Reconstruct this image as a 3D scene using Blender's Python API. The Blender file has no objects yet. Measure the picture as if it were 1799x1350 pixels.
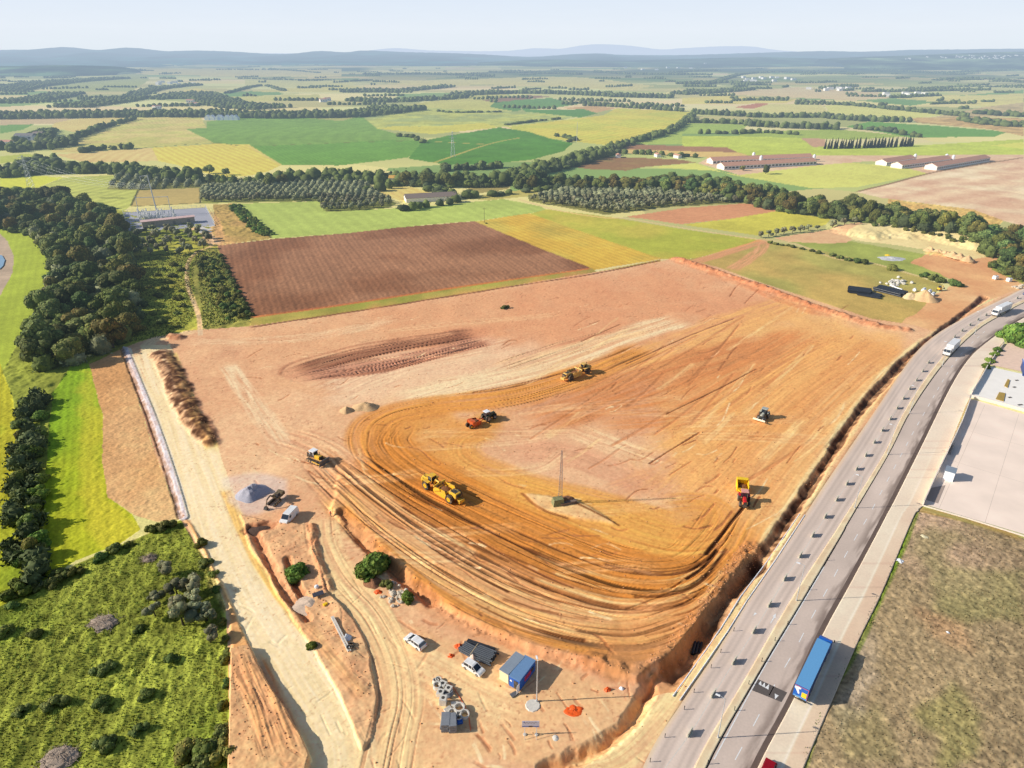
import bpy, bmesh, math, random
import numpy as np
from mathutils import Vector, Matrix
random.seed(11); RNG = np.random.default_rng(5)
SC = bpy.context.scene
COL = SC.collection
# ------------------------------------------------------------------ camera calibration (photo 1799 x 1350)
H = 105.0; F = 1199.0; PITCH = math.radians(25.93); CX, CY = 899.5, 675.0
SP, CP = math.sin(PITCH), math.cos(PITCH)
def world(u, v, z=0.0):
    dx = (u - CX) / F; y = -(v - CY) / F
    t = (z - H) / (-SP + y * CP)
    return dx * t, (CP + y * SP) * t
def project(x, y, z=0.0):
    x = np.asarray(x, float); y = np.asarray(y, float)
    d = y * CP - (z - H) * SP
    up = y * SP + (z - H) * CP
    return CX + F * x / d, CY - F * up / d
def WL(pts): return [world(*p) for p in pts]
cam = bpy.data.objects.new('camera', bpy.data.cameras.new('camera')); COL.objects.link(cam)
cam.location = (0, 0, H); cam.rotation_euler = (math.pi / 2 - PITCH, 0, 0)
cam.data.sensor_width = 36; cam.data.lens = 36 * F / 1799.0
cam.data.clip_start = 1; cam.data.clip_end = 120000
SC.camera = cam
SC.view_settings.view_transform = 'Standard'; SC.view_settings.look = 'None'; SC.view_settings.exposure = 0
SUN_EL = math.radians(27.5)
w = bpy.data.worlds.new('World'); SC.world = w; w.use_nodes = True
nt = w.node_tree; bg = nt.nodes['Background']
sky = nt.nodes.new('ShaderNodeTexSky'); sky.sky_type = 'NISHITA'; sky.sun_disc = False
sky.sun_elevation = SUN_EL; sky.sun_rotation = math.radians(-94)
sky.altitude = 100; sky.air_density = 1.0; sky.dust_density = 1.2; sky.ozone_density = 2.2
nt.links.new(sky.outputs[0], bg.inputs[0]); bg.inputs[1].default_value = 0.10
sd = bpy.data.lights.new('sun', 'SUN'); sd.energy = 5.0; sd.angle = math.radians(0.5); sd.color = (1.0, 0.93, 0.82)
sun = bpy.data.objects.new('sun', sd); COL.objects.link(sun)
ldir = Vector((math.cos(SUN_EL), 0.068 * math.cos(SUN_EL), -math.sin(SUN_EL)))
sun.rotation_euler = ldir.to_track_quat('-Z', 'Y').to_euler()
sun.location = (-200, 0, 200)

# ------------------------------------------------------------------ numpy noise
_T = RNG.random((256, 256)).astype(np.float32)
def vnoise(x, y, seed=0):
    x = np.asarray(x, np.float64) + seed * 17.31; y = np.asarray(y, np.float64) + seed * 9.77
    ix = np.floor(x).astype(np.int64); iy = np.floor(y).astype(np.int64)
    fx = (x - ix); fy = (y - iy); fx = fx * fx * (3 - 2 * fx); fy = fy * fy * (3 - 2 * fy)
    a = _T[ix & 255, iy & 255]; b = _T[(ix + 1) & 255, iy & 255]
    c = _T[ix & 255, (iy + 1) & 255]; d = _T[(ix + 1) & 255, (iy + 1) & 255]
    return (a * (1 - fx) + b * fx) * (1 - fy) + (c * (1 - fx) + d * fx) * fy
def fbm(x, y, seed=0, octv=4, gain=0.5):
    s = 0; a = 1; t = 0
    for k in range(octv):
        s = s + a * vnoise(x * 2 ** k, y * 2 ** k, seed + k * 3); t += a; a *= gain
    return s / t
def s2l(c):
    c = np.clip(np.asarray(c, float), 0, 1)
    return np.where(c <= 0.04045, c / 12.92, ((c + 0.055) / 1.055) ** 2.4)
def rgb(*c): return np.array(c, float) / 255.0
def lin(*c): return tuple(float(q) for q in s2l(np.array(c) / 255.0))

# ------------------------------------------------------------------ materials
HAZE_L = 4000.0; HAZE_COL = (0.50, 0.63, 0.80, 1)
def add_haze(nt, shader_out):  # haze painted in: emission mixed over surfaces with distance from the camera point
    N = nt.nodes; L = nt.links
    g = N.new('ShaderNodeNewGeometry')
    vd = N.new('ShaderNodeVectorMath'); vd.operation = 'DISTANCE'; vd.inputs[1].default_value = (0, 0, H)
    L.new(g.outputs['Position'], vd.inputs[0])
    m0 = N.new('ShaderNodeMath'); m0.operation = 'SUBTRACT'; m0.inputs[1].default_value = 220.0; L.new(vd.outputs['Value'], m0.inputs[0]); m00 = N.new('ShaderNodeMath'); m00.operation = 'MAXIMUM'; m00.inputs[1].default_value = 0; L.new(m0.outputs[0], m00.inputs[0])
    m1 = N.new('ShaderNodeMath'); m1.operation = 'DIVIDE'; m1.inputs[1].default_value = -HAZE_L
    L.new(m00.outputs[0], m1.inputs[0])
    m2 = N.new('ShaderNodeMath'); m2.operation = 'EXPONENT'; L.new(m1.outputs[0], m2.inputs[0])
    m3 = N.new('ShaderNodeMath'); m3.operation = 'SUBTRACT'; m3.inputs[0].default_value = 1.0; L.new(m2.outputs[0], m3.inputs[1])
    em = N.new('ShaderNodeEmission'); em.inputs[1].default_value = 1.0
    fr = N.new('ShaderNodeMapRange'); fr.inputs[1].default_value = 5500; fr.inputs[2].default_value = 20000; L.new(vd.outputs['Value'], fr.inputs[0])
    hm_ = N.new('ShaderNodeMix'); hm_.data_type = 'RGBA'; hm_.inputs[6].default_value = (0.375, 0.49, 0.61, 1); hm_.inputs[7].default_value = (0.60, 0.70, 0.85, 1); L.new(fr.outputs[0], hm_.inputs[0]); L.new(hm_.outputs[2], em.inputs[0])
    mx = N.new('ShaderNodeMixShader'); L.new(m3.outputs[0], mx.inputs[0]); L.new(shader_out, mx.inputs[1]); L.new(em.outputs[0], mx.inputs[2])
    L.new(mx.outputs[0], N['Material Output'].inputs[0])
MATS = {}
def mat(name, col=(0.5, 0.5, 0.5), rough=0.6, metal=0.0, noise=0.12, nscale=3.0, bump=0.0, attr=None, rnd=0.0, spec=0.5, haze=True, dirt=0.0):
    if name in MATS: return MATS[name]
    m = bpy.data.materials.new(name); m.use_nodes = True
    nt = m.node_tree; N = nt.nodes; L = nt.links
    b = N['Principled BSDF']; b.inputs['Roughness'].default_value = rough; b.inputs['Metallic'].default_value = metal
    b.inputs['Specular IOR Level'].default_value = spec
    tc = N.new('ShaderNodeTexCoord')
    no = N.new('ShaderNodeTexNoise'); no.inputs['Scale'].default_value = nscale; no.inputs['Detail'].default_value = 4
    L.new(tc.outputs['Object'], no.inputs['Vector'])
    mr = N.new('ShaderNodeMapRange'); mr.inputs[1].default_value = 0.25; mr.inputs[2].default_value = 0.75
    mr.inputs[3].default_value = 1 - noise; mr.inputs[4].default_value = 1 + noise; L.new(no.outputs[0], mr.inputs[0])
    if attr:
        a = N.new('ShaderNodeAttribute'); a.attribute_name = attr; cout = a.outputs['Color']
    else:
        r = N.new('ShaderNodeRGB'); r.outputs[0].default_value = (*col, 1); cout = r.outputs[0]
    if dirt > 0:
        n2 = N.new('ShaderNodeTexNoise'); n2.inputs['Scale'].default_value = 1.3; n2.inputs['Detail'].default_value = 6
        L.new(tc.outputs['Object'], n2.inputs['Vector'])
        m5 = N.new('ShaderNodeMapRange'); m5.inputs[1].default_value = 0.45; m5.inputs[2].default_value = 0.7; m5.inputs[3].default_value = 0; m5.inputs[4].default_value = dirt
        L.new(n2.outputs[0], m5.inputs[0])
        mm = N.new('ShaderNodeMix'); mm.data_type = 'RGBA'; L.new(m5.outputs[0], mm.inputs[0]); L.new(cout, mm.inputs[6]); mm.inputs[7].default_value = (0.42, 0.29, 0.17, 1)
        cout = mm.outputs[2]
    sc = N.new('ShaderNodeVectorMath'); sc.operation = 'SCALE'; L.new(cout, sc.inputs[0]); L.new(mr.outputs[0], sc.inputs['Scale'])
    last = sc.outputs[0]
    if rnd > 0:
        oi = N.new('ShaderNodeObjectInfo')
        hs = N.new('ShaderNodeHueSaturation')
        r1 = N.new('ShaderNodeMapRange'); r1.inputs[3].default_value = 1 - rnd; r1.inputs[4].default_value = 1 + rnd; L.new(oi.outputs['Random'], r1.inputs[0])
        L.new(r1.outputs[0], hs.inputs['Value'])
        r2 = N.new('ShaderNodeMath'); r2.operation = 'MULTIPLY'; r2.inputs[1].default_value = 7.13; L.new(oi.outputs['Random'], r2.inputs[0])
        r3 = N.new('ShaderNodeMath'); r3.operation = 'FRACT'; L.new(r2.outputs[0], r3.inputs[0])
        r4 = N.new('ShaderNodeMapRange'); r4.inputs[3].default_value = 0.5 - 0.035 * min(1, rnd * 4); r4.inputs[4].default_value = 0.5 + 0.02; L.new(r3.outputs[0], r4.inputs[0])
        L.new(r4.outputs[0], hs.inputs['Hue']); L.new(last, hs.inputs['Color']); last = hs.outputs[0]
    L.new(last, b.inputs['Base Color'])
    if bump > 0:
        bp = N.new('ShaderNodeBump'); bp.inputs['Strength'].default_value = bump; bp.inputs['Distance'].default_value = 0.1
        L.new(no.outputs[0], bp.inputs['Height']); L.new(bp.outputs[0], b.inputs['Normal'])
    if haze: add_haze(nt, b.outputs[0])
    MATS[name] = m
    return m

# ------------------------------------------------------------------ mesh helpers
def tag(o, label=None, cat=None, group=None, kind=None):
    if label: o['label'] = label
    if cat: o['category'] = cat
    if group: o['group'] = group
    if kind: o['kind'] = kind
    return o
def empty(name, loc, rz=0.0, s=1.0):
    o = bpy.data.objects.new(name, None); COL.objects.link(o); o.location = loc; o.rotation_euler = (0, 0, rz); o.scale = (s, s, s)
    o.empty_display_size = 0.5
    return o
def link(name, me, material=None, parent=None, loc=None, rz=None):
    o = bpy.data.objects.new(name, me); COL.objects.link(o)
    if material is not None and not me.materials: me.materials.append(material)
    if parent: o.parent = parent
    if loc: o.location = loc
    if rz is not None: o.rotation_euler = (0, 0, rz)
    return o
def np_mesh(name, V, Q, cols=None, normals=None, smooth=True, tri=False):
    V = np.ascontiguousarray(V, np.float32); Q = np.ascontiguousarray(Q, np.int32); k = Q.shape[1]
    me = bpy.data.meshes.new(name)
    me.vertices.add(len(V)); me.vertices.foreach_set('co', V.ravel())
    me.loops.add(Q.size); me.loops.foreach_set('vertex_index', Q.ravel())
    me.polygons.add(len(Q)); me.polygons.foreach_set('loop_start', np.arange(0, Q.size, k, dtype=np.int32))
    me.polygons.foreach_set('loop_total', np.full(len(Q), k, np.int32))
    me.update(calc_edges=True)
    if smooth: me.polygons.foreach_set('use_smooth', np.ones(len(Q), bool))
    if cols is not None:
        a = me.color_attributes.new('Col', 'FLOAT_COLOR', 'POINT')
        c = np.ones((len(V), 4), np.float32); c[:, :cols.shape[1]] = cols; a.data.foreach_set('color', c.ravel())
    if normals is not None: me.normals_split_custom_set_from_vertices(normals.astype(np.float32).tolist() if False else np.ascontiguousarray(normals, np.float32))
    return me
class MB:
    """collects simple shaped pieces and builds ONE mesh object"""
    def __init__(s): s.bm = bmesh.new()
    def _x(s, vs, M):
        for v in vs: v.co = M @ v.co
    def box(s, c, d, rz=0, ry=0, rx=0, bev=0.0, taper=None):
        r = bmesh.ops.create_cube(s.bm, size=1.0); vs = r['verts']
        for v in vs:
            if taper and v.co.z > 0: v.co.x *= taper[0]; v.co.y *= taper[1]
            v.co = Vector((v.co.x * d[0], v.co.y * d[1], v.co.z * d[2]))
        if bev > 0:
            es = list({e for v in vs for e in v.link_edges})
            r2 = bmesh.ops.bevel(s.bm, geom=es, offset=bev, segments=2, affect='EDGES', profile=0.6)
            vs = list({v for f in r2['faces'] for v in f.verts} | {v for v in vs if v.is_valid})
        M = Matrix.Translation(c) @ Matrix.Rotation(rz, 4, 'Z') @ Matrix.Rotation(ry, 4, 'Y') @ Matrix.Rotation(rx, 4, 'X')
        s._x(vs, M); return s
    def cyl(s, a, b, r, r2=None, seg=16, caps=True):
        a = Vector(a); b = Vector(b); r2 = r if r2 is None else r2; d = b - a
        rr = bmesh.ops.create_cone(s.bm, cap_ends=caps, segments=seg, radius1=r, radius2=r2, depth=d.length)
        M = Matrix.Translation((a + b) / 2) @ d.to_track_quat('Z', 'Y').to_matrix().to_4x4()
        s._x(rr['verts'], M); return s
    def tube(s, a, b, r, ri, seg=20):
        a = Vector(a); b = Vector(b); d = (b - a); q = d.to_track_quat('Z', 'Y').to_matrix(); rings = []
        for (p, rad) in ((a, r), (b, r), (b, ri), (a, ri)):
            rings.append([s.bm.verts.new(p + q @ Vector((math.cos(t) * rad, math.sin(t) * rad, 0))) for t in [2 * math.pi * i / seg for i in range(seg)]])
        for k in range(4):
            A, B = rings[k], rings[(k + 1) % 4]
            for i in range(seg): s.bm.faces.new((A[i], A[(i + 1) % seg], B[(i + 1) % seg], B[i]))
        return s
    def prism(s, prof, y0, y1, ytop=None, zs=0.0, ks=0.0, M=None):
        """side profile (x,z) extruded along y; above zs the sides lean in by ks per metre"""
        def yy(y, z): return y * (1 - ks * max(0, z - zs))
        A = [s.bm.verts.new((x, yy(y0, z), z)) for x, z in prof]; B = [s.bm.verts.new((x, yy(y1, z), z)) for x, z in prof]
        n = len(prof); fs = [s.bm.faces.new(A), s.bm.faces.new(B[::-1])]
        for i in range(n): fs.append(s.bm.faces.new((A[i], B[i], B[(i + 1) % n], A[(i + 1) % n])))
        if M: s._x(A + B, M)
        return s
    def quad(s, *p):
        s.bm.faces.new([s.bm.verts.new(q) for q in p]); return s
    def sphere(s, c, r, sub=2, noise=0.0, sc=(1, 1, 1), seed=0):
        rr = bmesh.ops.create_icosphere(s.bm, subdivisions=sub, radius=1.0); rd = random.Random(seed)
        for v in rr['verts']:
            k = 1 + noise * (rd.random() - 0.5) * 2
            v.co = Vector((v.co.x * r * sc[0] * k, v.co.y * r * sc[1] * k, v.co.z * r * sc[2] * k)) + Vector(c)
        return s
    def mesh(s, name, smooth=False):
        bmesh.ops.recalc_face_normals(s.bm, faces=s.bm.faces)
        me = bpy.data.meshes.new(name); s.bm.to_mesh(me); s.bm.free()
        if smooth: me.polygons.foreach_set('use_smooth', [True] * len(me.polygons))
        return me
    def build(s, name, material, parent=None, smooth=False, loc=None, rz=None):
        return link(name, s.mesh(name, smooth), material, parent, loc, rz)
KIDS = {}
def kids(o):
    return [c for c in bpy.data.objects if c.parent == o]
def copy_tree(o, loc, rz=None, s=None, label=None, group=None, name=None):
    c = o.copy(); COL.objects.link(c); c.location = loc
    if rz is not None: c.rotation_euler = (0, 0, rz)
    if s is not None: c.scale = (s, s, s)
    if label: c['label'] = label
    if group: c['group'] = group
    ks = KIDS.get(o.name)
    if ks is None: ks = [(k, kids(k)) for k in kids(o)]; KIDS[o.name] = ks
    for ch, gs in ks:
        d = ch.copy(); COL.objects.link(d); d.parent = c
        for g in gs:
            e = g.copy(); COL.objects.link(e); e.parent = d
    return c
# ================================================================== TERRAIN
def toalb(c):
    q = s2l(c) * np.array([1.42, 1.235, 1.13]); return np.where(q > .78, .78 + (q - .78) * .45, q)
vrows = np.arange(1500, 107, -1.3)
Yr = np.array([world(CX, v)[1] for v in vrows])
Yr = np.concatenate([Yr, np.geomspace(Yr[-1] * 1.04, 90000, 40)])
DU = 1.6; Ug = np.arange(-300, 2101, DU)
NV, NU = len(Yr), len(Ug)
dep = Yr * CP + H * SP
X = (Ug[None, :] - CX) / F * dep[:, None]
Y = np.repeat(Yr[:, None], NU, 1)
Vg = project(0 * Yr, Yr)[1]
U2 = np.repeat(Ug[None, :], NV, 0); V2 = np.repeat(Vg[:, None], NU, 1)
PXM = F / dep                                  # photo pixels per metre on each row
C = np.zeros((NV, NU, 3), np.float32); Z = np.zeros((NV, NU), np.float32); LAB = np.zeros((NV, NU), np.int16)
LABS = ['ground']
def lab(n):
    if n not in LABS: LABS.append(n)
    return LABS.index(n)
NZ = {}
def nz(s, seed, o=3):                            # world noise at scale s metres (cached)
    k = (s, seed, o)
    if k not in NZ: NZ[k] = fbm(X / s, Y / s, seed, o).astype(np.float32)
    return NZ[k]
# far patchwork of fields: jittered cells
def patch(px, py, sx, sy, seed):
    gx = px / sx; gy = py / sy; ix = np.floor(gx).astype(int); iy = np.floor(gy).astype(int)
    best = np.full(px.shape, 1e9); r = np.zeros(px.shape)
    for a in (-1, 0, 1):
        for b in (-1, 0, 1):
            jx = ix + a; jy = iy + b
            rx = _T[(jx + seed) & 255, jy & 255]; ry = _T[jy & 255, (jx + seed * 7) & 255]
            d = np.abs(jx + .15 + .7 * rx - gx) + np.abs(jy + .15 + .7 * ry - gy)
            m = d < best; best = np.where(m, d, best); r = np.where(m, _T[(jx * 3 + seed) & 255, (jy * 5 + 11) & 255], r)
    return r
r = patch(X, Y + 0.12 * X, 330, 190, 3)
pal = np.array([(178, 190, 122), (160, 180, 110), (208, 202, 134), (216, 204, 142), (118, 154, 88), (194, 204, 138), (172, 178, 118), (220, 198, 150), (150, 166, 104), (204, 200, 146)], np.float32) / 255
C[:] = pal[(r * 9.999).astype(int)] * (1 + .16 * (fbm(X / 160, Y / 90, 77, 3) - .5))[..., None] + .02
wood = np.clip((fbm(X / 900, Y / 650, 21, 3) - 0.56) * 14, 0, 1) * np.clip((Y - 2300) / 2500, 0, 1)
wood = np.maximum(wood, np.clip((Y - 6500) / 2500, 0, 1) * 0.9)
C[:] = C * (1 - wood[..., None]) + rgb(66, 88, 56) * wood[..., None]
del r

def catmull(P, n=8):
    P = np.array(P, float)
    if len(P) < 3: 
        t = np.linspace(0, 1, n * (len(P) - 1) + 1)[:, None]; return P[0] * (1 - t) + P[-1] * t
    Q = np.vstack([2 * P[0] - P[1], P, 2 * P[-1] - P[-2]]); out = []
    for i in range(1, len(Q) - 2):
        p0, p1, p2, p3 = Q[i - 1:i + 3]
        for t in np.linspace(0, 1, n, endpoint=False):
            out.append(0.5 * ((2 * p1) + (-p0 + p2) * t + (2 * p0 - 5 * p1 + 4 * p2 - p3) * t * t + (-p0 + 3 * p1 - 3 * p2 + p3) * t ** 3))
    out.append(P[-1]); return np.array(out)
def win_px(u0, u1, v0, v1):
    j = np.where((Ug >= u0 - 4) & (Ug <= u1 + 4))[0]; i = np.where((Vg >= v0 - 3) & (Vg <= v1 + 3))[0]
    if len(i) == 0 or len(j) == 0: return None
    return slice(i[0], i[-1] + 1), slice(j[0], j[-1] + 1)
def inpoly(px, py, poly):
    m = np.zeros(px.shape, bool); n = len(poly)
    for k in range(n):
        x1, y1 = poly[k]; x2, y2 = poly[(k + 1) % n]
        if y1 == y2: continue
        c = ((y1 > py) != (y2 > py)) & (px < (x2 - x1) * (py - y1) / (y2 - y1) + x1)
        m ^= c
    return m
def pmask(poly, jit=0.0, smooth=False):
    P = catmull(list(poly) + [poly[0]], 5)[:-1] if smooth else np.array(poly, float)
    w = win_px(P[:, 0].min() - jit * 9, P[:, 0].max() + jit * 9, P[:, 1].min() - jit * 6, P[:, 1].max() + jit * 6)
    if w is None: return None, None
    uu, vv = U2[w], V2[w]
    if jit:
        k = PXM[w[0]][:, None] * jit
        uu = uu + (nz(7, 31)[w] - .5) * 3 * k; vv = vv + (nz(7, 32)[w] - .5) * 2 * k
    return w, inpoly(uu, vv, P.tolist())
def blend(w, col, a):
    C[w] = C[w] * (1 - a[..., None]) + np.asarray(col, np.float32) * a[..., None]
def stripes(w, d, spacing, wob=0.3):
    """0..1 wave across direction d (px pair), faded where finer than the grid can show"""
    (x1, y1), (x2, y2) = world(*d[0]), world(*d[1]); L = math.hypot(x2 - x1, y2 - y1); nx, ny = -(y2 - y1) / L, (x2 - x1) / L
    t = X[w] * nx + Y[w] * ny + wob * (nz(18, 41)[w] - .5) * spacing
    fade = np.clip(spacing * PXM[w[0]][:, None] * (abs(nx) + abs(ny) * .45) / 7.0, 0.12, 1)
    s_ = np.sin(t / spacing * 2 * math.pi)
    return s_ * fade
def field(name, poly, col, amp=.06, rows=None, jit=.25, col2=None, patchy=0.0, smooth=False):
    w, m = pmask(poly, jit, smooth)
    if w is None: return
    base = np.broadcast_to(np.asarray(col, np.float32), (*m.shape, 3)).copy()
    if col2 is not None:
        k = np.clip((nz(38, 51)[w] - .38) * 4.5, 0, 1)[..., None]; base = base * (1 - k) + np.asarray(col2, np.float32) * k
    f = 1 + amp * 1.6 * (nz(55, 52)[w] - .5) + amp * 2.2 * (nz(2.2, 53)[w] - .5) + patchy * (nz(14, 54, 4)[w] - .5)
    if rows: 
        for (d, sp, am) in rows: f = f * (1 + am * stripes(w, d, sp))
    base *= f[..., None]
    C[w][m] = base[m]
    LAB[w][m] = lab(name)

G = rgb
# ---- far fields
field('yellow_crop_field', [(640,142),(770,140),(857,139),(933,135),(1027,138),(1150,153),(1100,160),(933,150),(833,149),(760,152)], G(192,190,122))
field('yellow_crop_field', [(430,140),(600,141),(630,146),(560,152),(430,150)], G(186,190,120))
field('green_crop_field', [(100,150),(210,130),(258,128),(262,142),(230,160),(150,160),(90,160)], G(140,165,104))
field('green_crop_field', [(235,122),(420,120),(600,122),(600,136),(420,134),(250,130)], G(176,186,128))
field('yellow_crop_field', [(323,157),(345,154),(372,160),(352,168),(325,166)], G(196,190,112))
field('green_crop_field', [(390,163),(480,157),(500,166),(400,170)], G(98,146,84))
field('yellow_crop_field', [(385,170),(560,166),(565,175),(500,179),(400,178)], G(182,186,110))
field('yellow_crop_field', [(440,160),(600,146),(640,152),(600,162),(480,162)], G(190,190,112))
field('yellow_crop_field', [(30,180),(60,165),(122,163),(122,176),(60,182)], G(165,175,100))
field('stubble_field', [(0,205),(60,203),(150,204),(95,217),(0,220)], G(186,172,130))
field('green_crop_field', [(0,220),(60,218),(40,228),(0,235)], G(94,146,72))
field('yellow_crop_field', [(95,216),(160,204),(232,206),(200,216),(165,226),(130,232),(90,224)], G(200,188,118))
field('yellow_crop_field', [(35,238),(75,226),(80,236),(60,244),(40,244)], G(160,170,90))
field('green_crop_field', [(670,192),(750,180),(850,165),(890,166),(900,176),(870,192),(800,196),(640,198)], G(160,178,106))
field('yellow_crop_field', [(740,182),(850,178),(905,192),(900,196),(720,196)], G(180,186,104))
field('brown_soil_field', [(845,177),(897,170),(930,167),(965,170),(900,178),(870,180)], G(136,112,86))
field('green_crop_field', [(897,177),(967,172),(1020,182),(985,188),(920,193)], G(88,140,74))
field('green_crop_field', [(870,180),(900,178),(918,193),(905,196),(860,188)], G(86,136,72))
field('brown_soil_field', [(985,190),(1040,186),(1083,190),(1050,198),(1010,192)], G(186,158,108))
field('green_crop_field', [(917,193),(1027,192),(1050,200),(1020,207),(933,200)], G(80,136,64))
field('mixed_pasture_field', [(600,200),(640,196),(750,190),(923,196),(1012,206),(967,214),(877,224),(760,236),(663,226),(633,203)], G(152,170,104), patchy=.25, col2=G(172,184,98))
field('yellow_crop_field', [(663,226),(760,236),(877,224),(850,216),(760,222),(690,222)], G(190,192,88))
field('yellow_crop_field', [(890,223),(1060,203),(1083,190),(1200,196),(1219,198),(1212,217),(1133,241),(1067,256),(967,244),(927,237)], G(196,192,86), rows=[(((890,223),(1083,195)), 14, .03)], col2=G(182,190,84))
field('green_crop_field', [(363,214),(437,203),(520,200),(600,199),(633,203),(663,226),(740,247),(747,253),(717,277),(600,291),(495,290),(440,257),(377,252),(327,227),(363,224)], G(104,152,72), rows=[(((440,257),(700,245)), 9, .025)], patchy=.14)
field('green_crop_field', [(440,257),(560,254),(680,246),(742,248),(747,254),(717,277),(600,291),(495,290)], G(92,148,62), rows=[(((495,290),(440,257)), 5, .05)], patchy=.14)
field('stubble_field', [(520,200),(600,200),(625,206),(600,213),(545,208)], G(158,166,96))
field('dark_green_crop_field', [(743,248),(790,238),(877,224),(930,232),(967,244),(1007,252),(990,266),(933,281),(860,288),(787,290),(717,279)], G(74,132,50), patchy=.2)
field('yellow_crop_field', [(93,268),(80,258),(133,233),(173,221),(233,207),(287,203),(353,205),(363,225),(327,227),(377,252),(267,259),(200,262),(150,268)], G(180,184,104), rows=[(((93,268),(340,210)), 7, .035)], patchy=.16, col2=G(194,186,116))
field('yellow_crop_field', [(267,260),(377,253),(437,254),(495,290),(470,302),(440,309),(400,311),(345,302),(310,290),(273,282)], G(206,194,92), rows=[(((433,300),(330,257)), 8, .05)])
field('stubble_field', [(97,272),(200,264),(267,260),(278,282),(233,285),(150,286)], G(204,184,120), rows=[(((97,272),(267,262)), 6, .03)])
field('green_crop_field', [(0,275),(50,270),(62,274),(30,284),(0,288)], G(150,178,84))
field('green_crop_field', [(40,290),(80,278),(110,284),(80,296),(50,300)], G(148,166,84))
field('yellow_crop_field', [(0,312),(60,309),(113,312),(85,322),(63,331),(0,337)], G(196,208,76))
field('green_crop_field', [(113,312),(207,308),(215,312),(187,333),(242,334),(230,362),(217,372),(210,395),(180,392),(150,360),(67,345),(63,331)], G(152,178,98), rows=[(((75,335),(190,312)), 12, .05)], patchy=.12)
field('stubble_field', [(242,335),(352,330),(353,358),(230,364)], G(170,158,98))
field('olive_grove_floor', [(187,333),(210,308),(350,319),(354,330),(242,335)], G(120,136,76), patchy=.3)
field('yellow_crop_field', [(360,318),(460,320),(453,326),(360,326)], G(218,198,104))
field('olive_grove_floor', [(354,326),(600,312),(640,320),(660,337),(697,358),(683,366),(600,373),(567,373),(560,354),(354,358)], G(112,132,72), patchy=.3)
field('yellow_crop_field', [(657,337),(700,328),(730,330),(768,344),(760,348),(712,356)], G(208,192,116), rows=[(((700,357),(665,338)), 7, .04)])
field('green_crop_field', [(745,322),(800,317),(880,315),(900,325),(820,328)], G(110,162,58))
field('stubble_field', [(820,328),(900,325),(890,333),(810,345),(830,340)], G(152,146,88))
field('green_crop_field', [(830,345),(950,330),(1060,329),(1150,331),(930,345),(860,352),(820,350)], G(160,172,104))
field('olive_grove_floor', [(927,343),(1000,332),(1150,335),(1199,338),(1330,356),(1170,364),(1065,378),(930,354)], G(110,124,72), patchy=.3)
field('pale_green_crop_field', [(413,358),(560,354),(573,373),(683,367),(760,362),(883,350),(950,363),(960,369),(927,376),(833,389),(760,394),(600,411),(477,419)], G(146,182,100), rows=[(((413,358),(477,418)), 9, .02)], patchy=.1)
# right-hand fields
field('green_crop_field', [(1199,240),(1406,240),(1440,246),(1429,258),(1632,255),(1799,245),(1799,273),(1632,274),(1449,279),(1309,274),(1276,259),(1199,257)], G(158,192,86), patchy=.16)
field('yellow_crop_field', [(1740,256),(1799,250),(1799,262)], G(200,206,96))
field('brown_soil_field', [(1404,241),(1450,240),(1449,258),(1429,259)], G(182,152,120))
field('green_crop_field', [(1199,217),(1316,220),(1296,234),(1199,236)], G(136,176,90))
field('green_crop_field', [(1290,232),(1470,228),(1600,240),(1500,246),(1300,240)], G(136,172,84))
field('dark_green_crop_field', [(1486,223),(1529,214),(1650,222),(1772,232),(1746,241),(1599,242)], G(92,150,70))
field('stubble_field', [(1215,205),(1320,205),(1330,213),(1225,212)], G(178,178,120))
field('pale_green_crop_field', [(1332,183),(1442,183),(1456,198),(1372,199),(1325,192)], G(176,192,130))
field('yellow_crop_field', [(1449,185),(1492,183),(1656,203),(1599,209),(1459,199)], G(196,202,118))
field('brown_soil_field', [(1289,188),(1332,181),(1352,182),(1322,191)], G(176,122,90))
field('yellow_crop_field', [(1199,172),(1270,168),(1400,175),(1380,181),(1199,183)], G(208,196,112))
field('stubble_field', [(1280,160),(1400,153),(1540,160),(1567,172),(1500,177),(1400,172),(1290,166)], G(210,190,142))
field('dark_green_crop_field', [(1520,178),(1560,174),(1646,179),(1600,186)], G(98,148,84))
field('yellow_crop_field', [(1566,172),(1640,166),(1799,164),(1799,190),(1732,188),(1646,178)], G(216,204,124), col2=G(196,194,120))
field('dark_green_crop_field', [(1680,168),(1799,158),(1799,164)], G(110,156,92))
field('stubble_field', [(1732,188),(1799,180),(1799,204),(1700,208),(1630,208)], G(178,166,118), patchy=.4)
field('scrub_ground', [(1600,208),(1700,206),(1799,208),(1799,240),(1740,228),(1610,216)], G(164,156,108), patchy=.5)
field('brown_soil_field', [(1062,261),(1110,254),(1199,257),(1276,259),(1296,268),(1200,266)], G(150,116,84))
field('yellow_crop_field', [(1062,262),(1200,266),(1296,268),(1314,273),(1312,279),(1199,275),(1070,268)], G(206,180,112))
field('green_crop_field', [(1133,241),(1212,218),(1199,236),(1199,254),(1100,254)], G(142,180,92))
field('brown_soil_field', [(993,292),(1040,274),(1200,281),(1222,286),(1130,294),(1100,300),(1040,298)], G(140,112,76), col2=G(150,140,82))
field('pale_green_crop_field', [(1140,294),(1222,287),(1282,307),(1346,318),(1426,331),(1506,329),(1632,305),(1599,297),(1499,286),(1386,292),(1299,308),(1250,300)], G(176,200,112), patchy=.08)
field('farm_yard', [(1226,287),(1299,308),(1432,291),(1532,283),(1599,297),(1632,306),(1799,278),(1799,272),(1632,273),(1432,273),(1246,277)], G(214,182,150), patchy=.2)
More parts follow.
